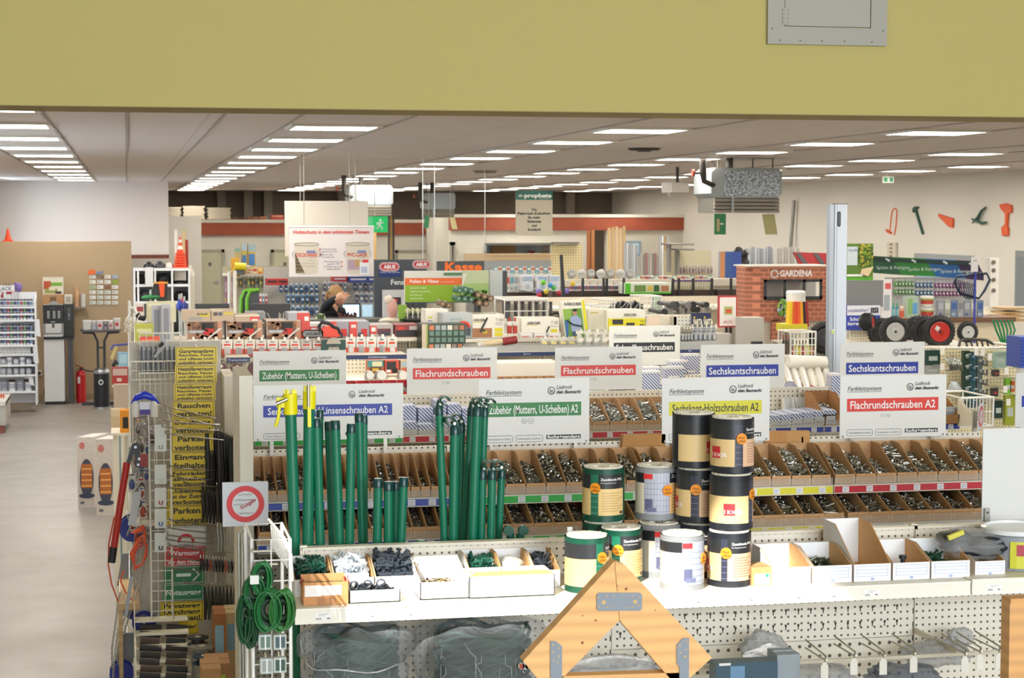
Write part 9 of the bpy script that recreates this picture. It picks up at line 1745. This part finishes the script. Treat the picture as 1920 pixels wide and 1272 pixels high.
for k in range(30):
 x,y=rnd.uniform(246,283),770+8.4*k;Yk=9.45+rnd.uniform(0,.1);w=rnd.uniform(9,16);h=rnd.uniform(22,38);X0,X1,Z0,Z1=R(x-w/2,y,x+w/2,y+h,Yk);s_=rnd.uniform(-.01,.012);b=MB()
 c=rnd.choice(('d4cfc6','c8c4bc','dcd8d0','c0bcb8','b4a49c'));b.prism([(X0+s_,Yk,Z0),(X1+s_,Yk,Z0+.004),(X1,Yk,Z1),(X0,Yk,Z1-.005)],(0,.004,0),c+':r=.35')
 b.add(*lumpy(((X0+X1)/2+s_*.6,Yk-.006,Z0+(Z1-Z0)*.4),((X1-X0)*.42,.01,(Z1-Z0)*.3),rnd.choice(('9a9894:metal=.4','b8b4ac:r=.4','5c5450:r=.5','a84c3c:r=.5','4c5c8c:r=.5','8c8884:metal=.4')),k,8),smooth=True);b.tube([((X0+X1)/2,Yk-.05,Z1+.006),((X0+X1)/2,Yk+.4,Z1)],.003,CH,5);b.face(X0+.004,X1-.004,Z1-.014,Z1-.006,Yk-.001,rnd.choice(('b83c30','3c5c9c','d8a030','8c8c88')))
 b.build('carded_part',label='small carded part hanging at the aisle beside the wire grid, %s from the top'%(ORD[k]if k<20 else['twenty-first','twenty-second','twenty-third','twenty-fourth','twenty-fifth','twenty-sixth','twenty-seventh','twenty-eighth','second lowest','lowest'][k-20]).replace('lowest from the top','lowest'),cat='pack',group='small carded parts at the aisle')
b=MB();q=at(225,1130,9.3);x0,x1=at(222,1130,9.3).x,at(262,1130,9.3).x;b.box(x0,x1,9.25,9.95,q.z-.03,q.z,'c8a878:wood,r=.6');b.box(x0,x0+.02,9.25,9.27,0,q.z-.03,'c8a878:wood,r=.6');b.box(x1-.02,x1,9.9,9.95,0,q.z-.03,'c8a878:wood');b.build('wooden_ledge',label='pale wooden ledge at the aisle below the grey board',cat='ledge')
Yr=8.4;X0,X1,Z0,Z1=R(253,1178,360,1330,Yr);t=thing('stepped_tray','cream stepped tray holding the dark rolls at the bottom left','tray',((X0+X1)/2,Yr+.2,0));b=MB()
b.box(X0,X0+.006,Yr,Yr+.6,Z0,Z1-.12,'e0dac4:r=.4');b.prism([(X0,Yr+.6,Z0),(X0,Yr+.6,Z1),(X0,Yr,Z0+.04),(X0,Yr,Z0)],(.004,0,0),'e0dac4:r=.4')
for k in range(7):y=Yr+.02+.085*k;zz=Z0+.02+(Z1-Z0-.05)*k/7;b.box(X0+.004,X1,y,y+.08,zz-.01,zz,'e0dac4:r=.4')
b.build('tray',t);b=MB();b.box(X0+.02,X1-.02,Yr+.02,Yr+.55,0,Z0,'cfc8b6:r=.5');b.build('pedestal',t)
for c_,x in enumerate((263,307)):
 for k in range(9):
  y=1170+13*k;p,q=at(x+5*c_-1.5*(k%2),y+6,Yr+.55-.06*k),at(x+40+5*c_-(k%3)*2,y+8,Yr+.55-.06*k);b=MB();m=['3c3634:r=.8,bump=90','46403c:r=.8,bump=90','52443c:r=.8,bump=90','38383a:r=.8,bump=90'][(k+c_)%4];b.tube([p,q],.0145,m,14)
  for j in range(9):v=p+(q-p)*(j+.5)/9;b.tube([v,v+(q-p).normalized()*.002],.0152,m,12)
  b.build('abrasive_roll',label='dark ribbed roll, %s from the top of the %s column'%(ORD[k],('left','right')[c_]),cat='roll',group='dark abrasive rolls in the stepped tray')
for k,(x,y,w)in enumerate(((371,1195,20),(378,1212,22),(384,1230,22))):
 p=at(x,y,8.7-.1*k);r=w*8.7/FPX;b=MB();b.lathe((p.x,p.y,p.z-.035),[(r,0),(r,.005),(r*.6,.006),(r*.6,.028),(r,.03),(r,.035),(r*.35,.036),(r*.3,.03)],('2c2c30:r=.4','8c887c:r=.4','24364c:r=.4')[k],24);b.lathe((p.x,p.y,p.z+.001),[(r*.3,0),(r*.3,.002)],'d8d4c8',12);b.lathe((p.x,p.y,0),[(.03,0),(.03,p.z-.035)],'a8a498',8);b.build('spool',label='spool of wire, %s of the three right of the dark rolls'%('back','middle','front')[k],cat='spool',group='spools beside the dark rolls')
for k,(a,b_,c,d_,Y,col)in enumerate(((401,1152,424,1222,8.6,'a0683c'),(424,1150,445,1222,8.8,'c8b488'),(385,1245,432,1330,8.0,'a87c50'),(378,1255,415,1330,7.9,'b08458'))):
 carton('brown_carton',['reddish brown carton beside the left upright','pale tan carton against the left upright','brown carton with green label at the bottom left','lower brown carton with lime label at the bottom left'][k],'carton',(a,b_,c,d_),Y,.2,col+':card',[(.1,.04,.8,.14,'80a8b8' if k<2 else '98c030')],zbase=0 if k!=9 else None)
row('grey_pack','long dark grey pack, %s of the row above the yellow signs','pack','long dark grey packs',8,262,330,645,700,YG+.55,lambda n_,w,h,v:mk_lance(n_,w,h),[(1,)])if False else None
def mk_lance(name,w,h,v):
 t=thing(name,None,None,(0,0,0));b=MB();b.prism([(-w*.45,0,0),(w*.45,0,0),(w*.45,0,h*.85),(0,0,h),(-w*.45,0,h*.85)],(0,.02,0),'a8acb4:r=.4');b.build('card',t);b=MB();b.prism([(-w*.33,-.008,h*.08),(w*.25,-.008,h*.08),(w*.25,-.008,h*.85),(-w*.04,-.008,h*.95),(-w*.33,-.008,h*.8)],(0,.008,0),'34363e:r=.4');b.build('blade_cover',t);return t
row('saw_blade_pack','long dark grey pack, %s of the row above the yellow signs','pack','long dark grey packs',8,262,332,645,702,YG+.5,mk_lance,[(1,)])
for k,(a,b_,c,d_,Y,col,dec)in enumerate(((285,574,303,640,13,'b4b4bc',[(.2,.1,.8,.95,'84868e')]),(303,572,320,640,12.9,'b8b8c0',[(.2,.1,.8,.95,'8a8c94')]),(275,566,330,600,13.4,'d8d4b0',[(.05,.1,.95,.3,'e4e0c4')]),(253,608,288,652,12.6,'b8b84c',[(.1,.2,.9,.35,'d8d8a0'),(.4,.5,.7,.8,'98a8b0')]),(261,633,300,652,11.5,'d85030',[(.1,.2,.9,.5,'e88860')]),(259,688,281,722,10.2,'d84c2c',[(.2,.1,.7,.5,'e8e0d8')]),(281,684,300,722,10.3,'dc6838',[(.2,.2,.8,.6,'e8e4dc')]),(210,690,240,722,12.5,'a83028',[(.05,.05,.95,.45,'c0a8a0'),(.3,.6,.6,.8,'d8c0b8')]),(213,722,240,770,12.3,'b8a898',[]),(208,768,236,812,12,'c8b490',[(0,0,1,.3,'d4c4a4')]),(225,770,242,812,11.6,'e0901c',[(.3,.3,.9,.8,'28241c')]),(222,662,240,690,14,'8cb4cc',[(.1,.1,.9,.7,'a8ccdc')]),(255,570,270,588,15,'d8ccc8',[(.1,.3,.9,.8,'983838')]))):
 X0,X1,Z0,Z1=R(a,b_,c,d_,Y);t=carton('boxed_goods',['tall clear grey pack, left of the pair by the blue glove','tall clear grey pack, right of the pair','wide pale yellow sheet pack','yellow green pack on the upper rack','orange red pack above the long grey packs','red pack in the wire basket, left','orange pack in the wire basket, right','red and clear box at the aisle by the partition','tan stepped box under the red box','pale wooden box at the aisle','orange and black pack near the heater cartons','small light blue pack near the bar table','two red and white tubes on the upper rack'][k],'pack',(a,b_,c,d_),Y,.1,col+':r=.5',dec)
for k,(y,Y,x0,x1)in enumerate(((652,12.6,253,288),(600,13.4,275,330),(640,12.9,285,320),(722,10.2,259,300),(812,11.6,208,242),(722,12.5,210,240),(652,11.5,261,300),(690,14,222,240),(588,15,255,270),(770,12.3,213,240))):
 z=at((x0+x1)/2,y,Y).z;b=MB();b.box(at(x0,y,Y).x,at(x1,y,Y).x,Y-.02,Y+.3,z-.015,z-.001,CREAM);b.box(at(x0,y,Y).x+.01,at(x0,y,Y).x+.03,Y+.26,Y+.28,0,z-.015,CREAM);b.box(at(x1,y,Y).x-.03,at(x1,y,Y).x-.01,Y+.26,Y+.28,0,z-.015,CREAM);b.build('small_ledge',label='narrow cream ledge at the aisle, %s'%['under the yellow green pack','under the pale sheet pack','under the tall clear packs','under the wire baskets','under the orange and black pack','under the red and clear box','under the orange red pack','under the light blue pack','under the red and white tubes','under the tan stepped box'][k],cat='ledge')
t=thing('blue_sprayer_pack','bright blue arched hanger over white bottles with a purple label','pack',tuple(at(271,790,YG+.1)));Y=YG+.1;A=lambda x,y,d=0:at(x,y,Y+d)
b=MB();b.tube([A(246,758),A(256,746),A(271,741),A(286,746),A(298,757)],[.003,.016,.02,.016,.003],'1c34c0:r=.35',8);b.build('blue_arch',t);b=MB();q=R(262,755,282,778,Y);b.box(q[0],q[1],Y,Y+.04,q[2],q[3],'d0d0dc:r=.4');b.face(q[0],q[1],q[2],q[2]+.025,Y-.001,'40308c');b.build('label',t)
for x in(254,289):b=MB();p=A(x,782);b.lathe(p,[(.018,0),(.02,.06),(.008,.08),(.008,.1)],'d8d4d0:r=.35',12);b.build('bottle',t)
b=MB();b.tube([A(271,741),A(271,738,.5)],.004,CH,5);b.build('hanger',t)
for k in range(7):
 x,y=232+6*(k%4),596+13*(k//4)+3*(k%2);q=R(x,y,x+8,y+15,13.5);b=MB();b.prism([(q[0],13.5,q[2]),(q[1]-.01,13.5,q[2]+.01),(q[1],13.5,q[3]),(q[0]+.012,13.5,q[3]-.005)],(0,.004,0),'dcd4c4:r=.5');b.face(q[0]+.01,q[1]-.014,q[2]+.02,q[2]+.03,13.499,'8c8478');b.tube([(q[1]-.01,13.5,q[3]-.01),(q[1]+.02,14.1,q[3]+.0)],.003,CH,4);b.build('price_tag',label='white price tag on a wire at the aisle, %s of the fan'%ORD[k],cat='tag',group='fan of white price tags')
b=MB();P_=lambda x,y:at(x,y,14.2);b.tube([P_(243,564),P_(243,700),Vector((P_(243,700).x,14.2,0))],.012,'d4d4d0:r=.3',8);b.tube([P_(243,577),P_(250,577),P_(257,590)],.014,'e0e0dc:r=.3',8);b.tube([P_(257,588),P_(262,596),P_(272,598)],.02,'1c1c1e:r=.4',8);b.build('display_pole',label='white upright pole with a black trigger handle at the partition edge',cat='pole')
b=MB();P_=lambda x,y:at(x,y,15);b.prism([P_(x,y)for x,y in((206,672),(217,648),(221,651),(211,675))],(0,.04,0),'c8b878:r=.5');b.tube([P_(222,660),P_(222,690),Vector((P_(222,690).x,15,0))],.012,'8ca4b4:r=.4',6);b.tube([P_(208,656),P_(212,648),P_(245,645)],.008,'3c48a0',5);b.tube([P_(212,688),P_(216,678),P_(228,686),P_(236,692)],.018,'1e1e20',6);b.build('floor_brush',label='yellowish brush on a blue handle near the bar table',cat='brush')
b=MB();b.prism([at(x,y,9.4)for x,y in((293,655),(286,660),(288,668),(299,652),(300,641),(305,636),(312,640),(310,650),(292,672),(285,668))],(0,.02,0),'9a9c9c:r=.4');b.tube([at(298,650,9.38),at(306,643,9.38)],.01,'1c1c1e',6);b.tube([at(300,650,9.42),at(300,650,9.6)],.005,CH,5);b.build('grey_clamp',label='tilted grey and black clamp above the long grey packs',cat='clamp')
Yw=5.62;t,X0,X1,Z0,Z1=wire_rack('coil_rack','white rounded wire rack with green wire coils at the left of the front shelf',(474,1012,545,1400),Yw,.3,2,10,'ecebe8:r=.35',.0042)
b=MB();P_=lambda x,y,d=0:at(x,y,Yw+d)
b.tube([P_(548,1090),P_(545,1040),P_(533,1010),P_(504,975,.3)],.005,'ecebe8:r=.35',8)
for k in range(9):u=k/8;b.tube([P_(508+30*u,985+30*u,.27-.25*u),P_(512+30*u,1030+40*u,.27-.25*u)],.003,'ecebe8:r=.35',5)
b.tube([P_(512,1028,.28),P_(546,1075,.02)],.003,'ecebe8:r=.35',5);b.build('side_basket',t)
for k,(x,y)in enumerate(((485,1035),(490,1060),(478,1085),(495,1170),(490,1205))):b=MB();b.tube([P_(x-12,y,-.02),P_(x+30,y-2,.12)],.0035,CH,6);b.tube([P_(x-12,y,-.02),P_(x-12,y-6,-.02)],.0035,CH,6);b.build('cross_hook',t)
for k,(x,y,rx,rz,n,lab,g)in enumerate(((492,1085,.034,.05,9,'upper green wire coil with white band on the rack','1c6a34'),(478,1110,.036,.05,9,'second green wire coil, left of the large ones','145a2c'),(504,1145,.045,.062,16,'large bright green wire coil, left of the two big ones','1c6430'),(530,1145,.04,.062,14,'large green wire coil at the right of the rack','2c7030'),(461,1160,.026,.075,9,'dark green coil hanging at the very left','104424'),(470,1185,.02,.05,6,'small dark green coil below the leftmost one','0c3c20'))):
 c=P_(x,y,-.04);b=MB()
 for j in range(n):o=(j-(n-1)/2);yy=c.y+.003*o;b.tube([(c.x+(rx*.6+.002*abs(o%3))*cos(a*pi/8)+.0016*o*1.2,yy-.0,c.z+rz*sin(a*pi/8))for a in range(16)],.0028,g+':r=.35',5,closed=True);b.tube([(c.x+(rx*.8-.0015*(j%4))*cos(a*pi/8),yy,c.z+(rz*.92-.002*(j%5))*sin(a*pi/8))for a in range(16)],.0028,g+':r=.35',5,closed=True)
 for f_ in(.45,.75):b.tube([(c.x+rx*f_*cos(a*pi/8),c.y+.012,c.z+rz*f_*sin(a*pi/8))for a in range(16)],.011,'0c3018:r=.6',6,closed=True)
 b.build('wire_coil',label=lab,cat='wire coil',group='green wire coils on the white rack')
b=MB();c=P_(479,1088,-.07);b.box(c.x-.016,c.x+.01,c.y,c.y+.012,c.z-.013,c.z+.013,'d8dcd8:r=.3');b.build('coil_band',label='white paper band around the upper green coils',cat='band')
for k,(x,y,c)in enumerate(((497,1205,'5c7464'),(525,1205,'3c5458'),(500,1250,'8c9490'),(525,1248,'2c4c3c'))):q=R(x-12,y-14,x+12,y+14,Yw-.04);b=MB();b.box(q[0],q[1],Yw-.04,Yw-.02,q[2],q[3],'b0b8b4:r=.4');b.face(q[0]+.006,q[1]-.004,q[2]+.006,q[3]-.006,Yw-.041,c);b.face(q[0]+.018,q[0]+.022,q[2],q[3],Yw-.042,'e0e4e4');b.tube([((q[0]+q[1])/2,Yw-.02,q[3]-.004),((q[0]+q[1])/2,Yw+.02,q[3]+.004)],.003,CH,5);b.build('tension_pack',label='small cross-banded pack, %s of four on the coil rack'%('upper left','upper right','lower left','lower right')[k],cat='pack',group='small packs on the coil rack')
b=MB();q=R(449,1000,458,1272,6.3);b.tube([(q[0],6.3,0),(q[0],6.3,q[3]),(q[0]+.03,6.3,q[3]+.01)],.006,'b8bab6:metal=.3',8);b.tube([(q[0]+.012,6.32,0),(q[0]+.012,6.32,q[3]-.04)],.005,'d0d2ce:metal=.3',8);b.build('chrome_uprights',label='pair of chrome uprights left of the coil rack',cat='upright')
for o in list(SC.objects):
 l=o.get('label')
 if l and len(l.replace('-',' ').split())>15:
  l=l.replace(' from the left',' from left').replace(' from the right',' from right')
  while len(l.replace('-',' ').split())>15 and ' the ' in l:l=l.replace(' the ',' ',1)
  o['label']=l
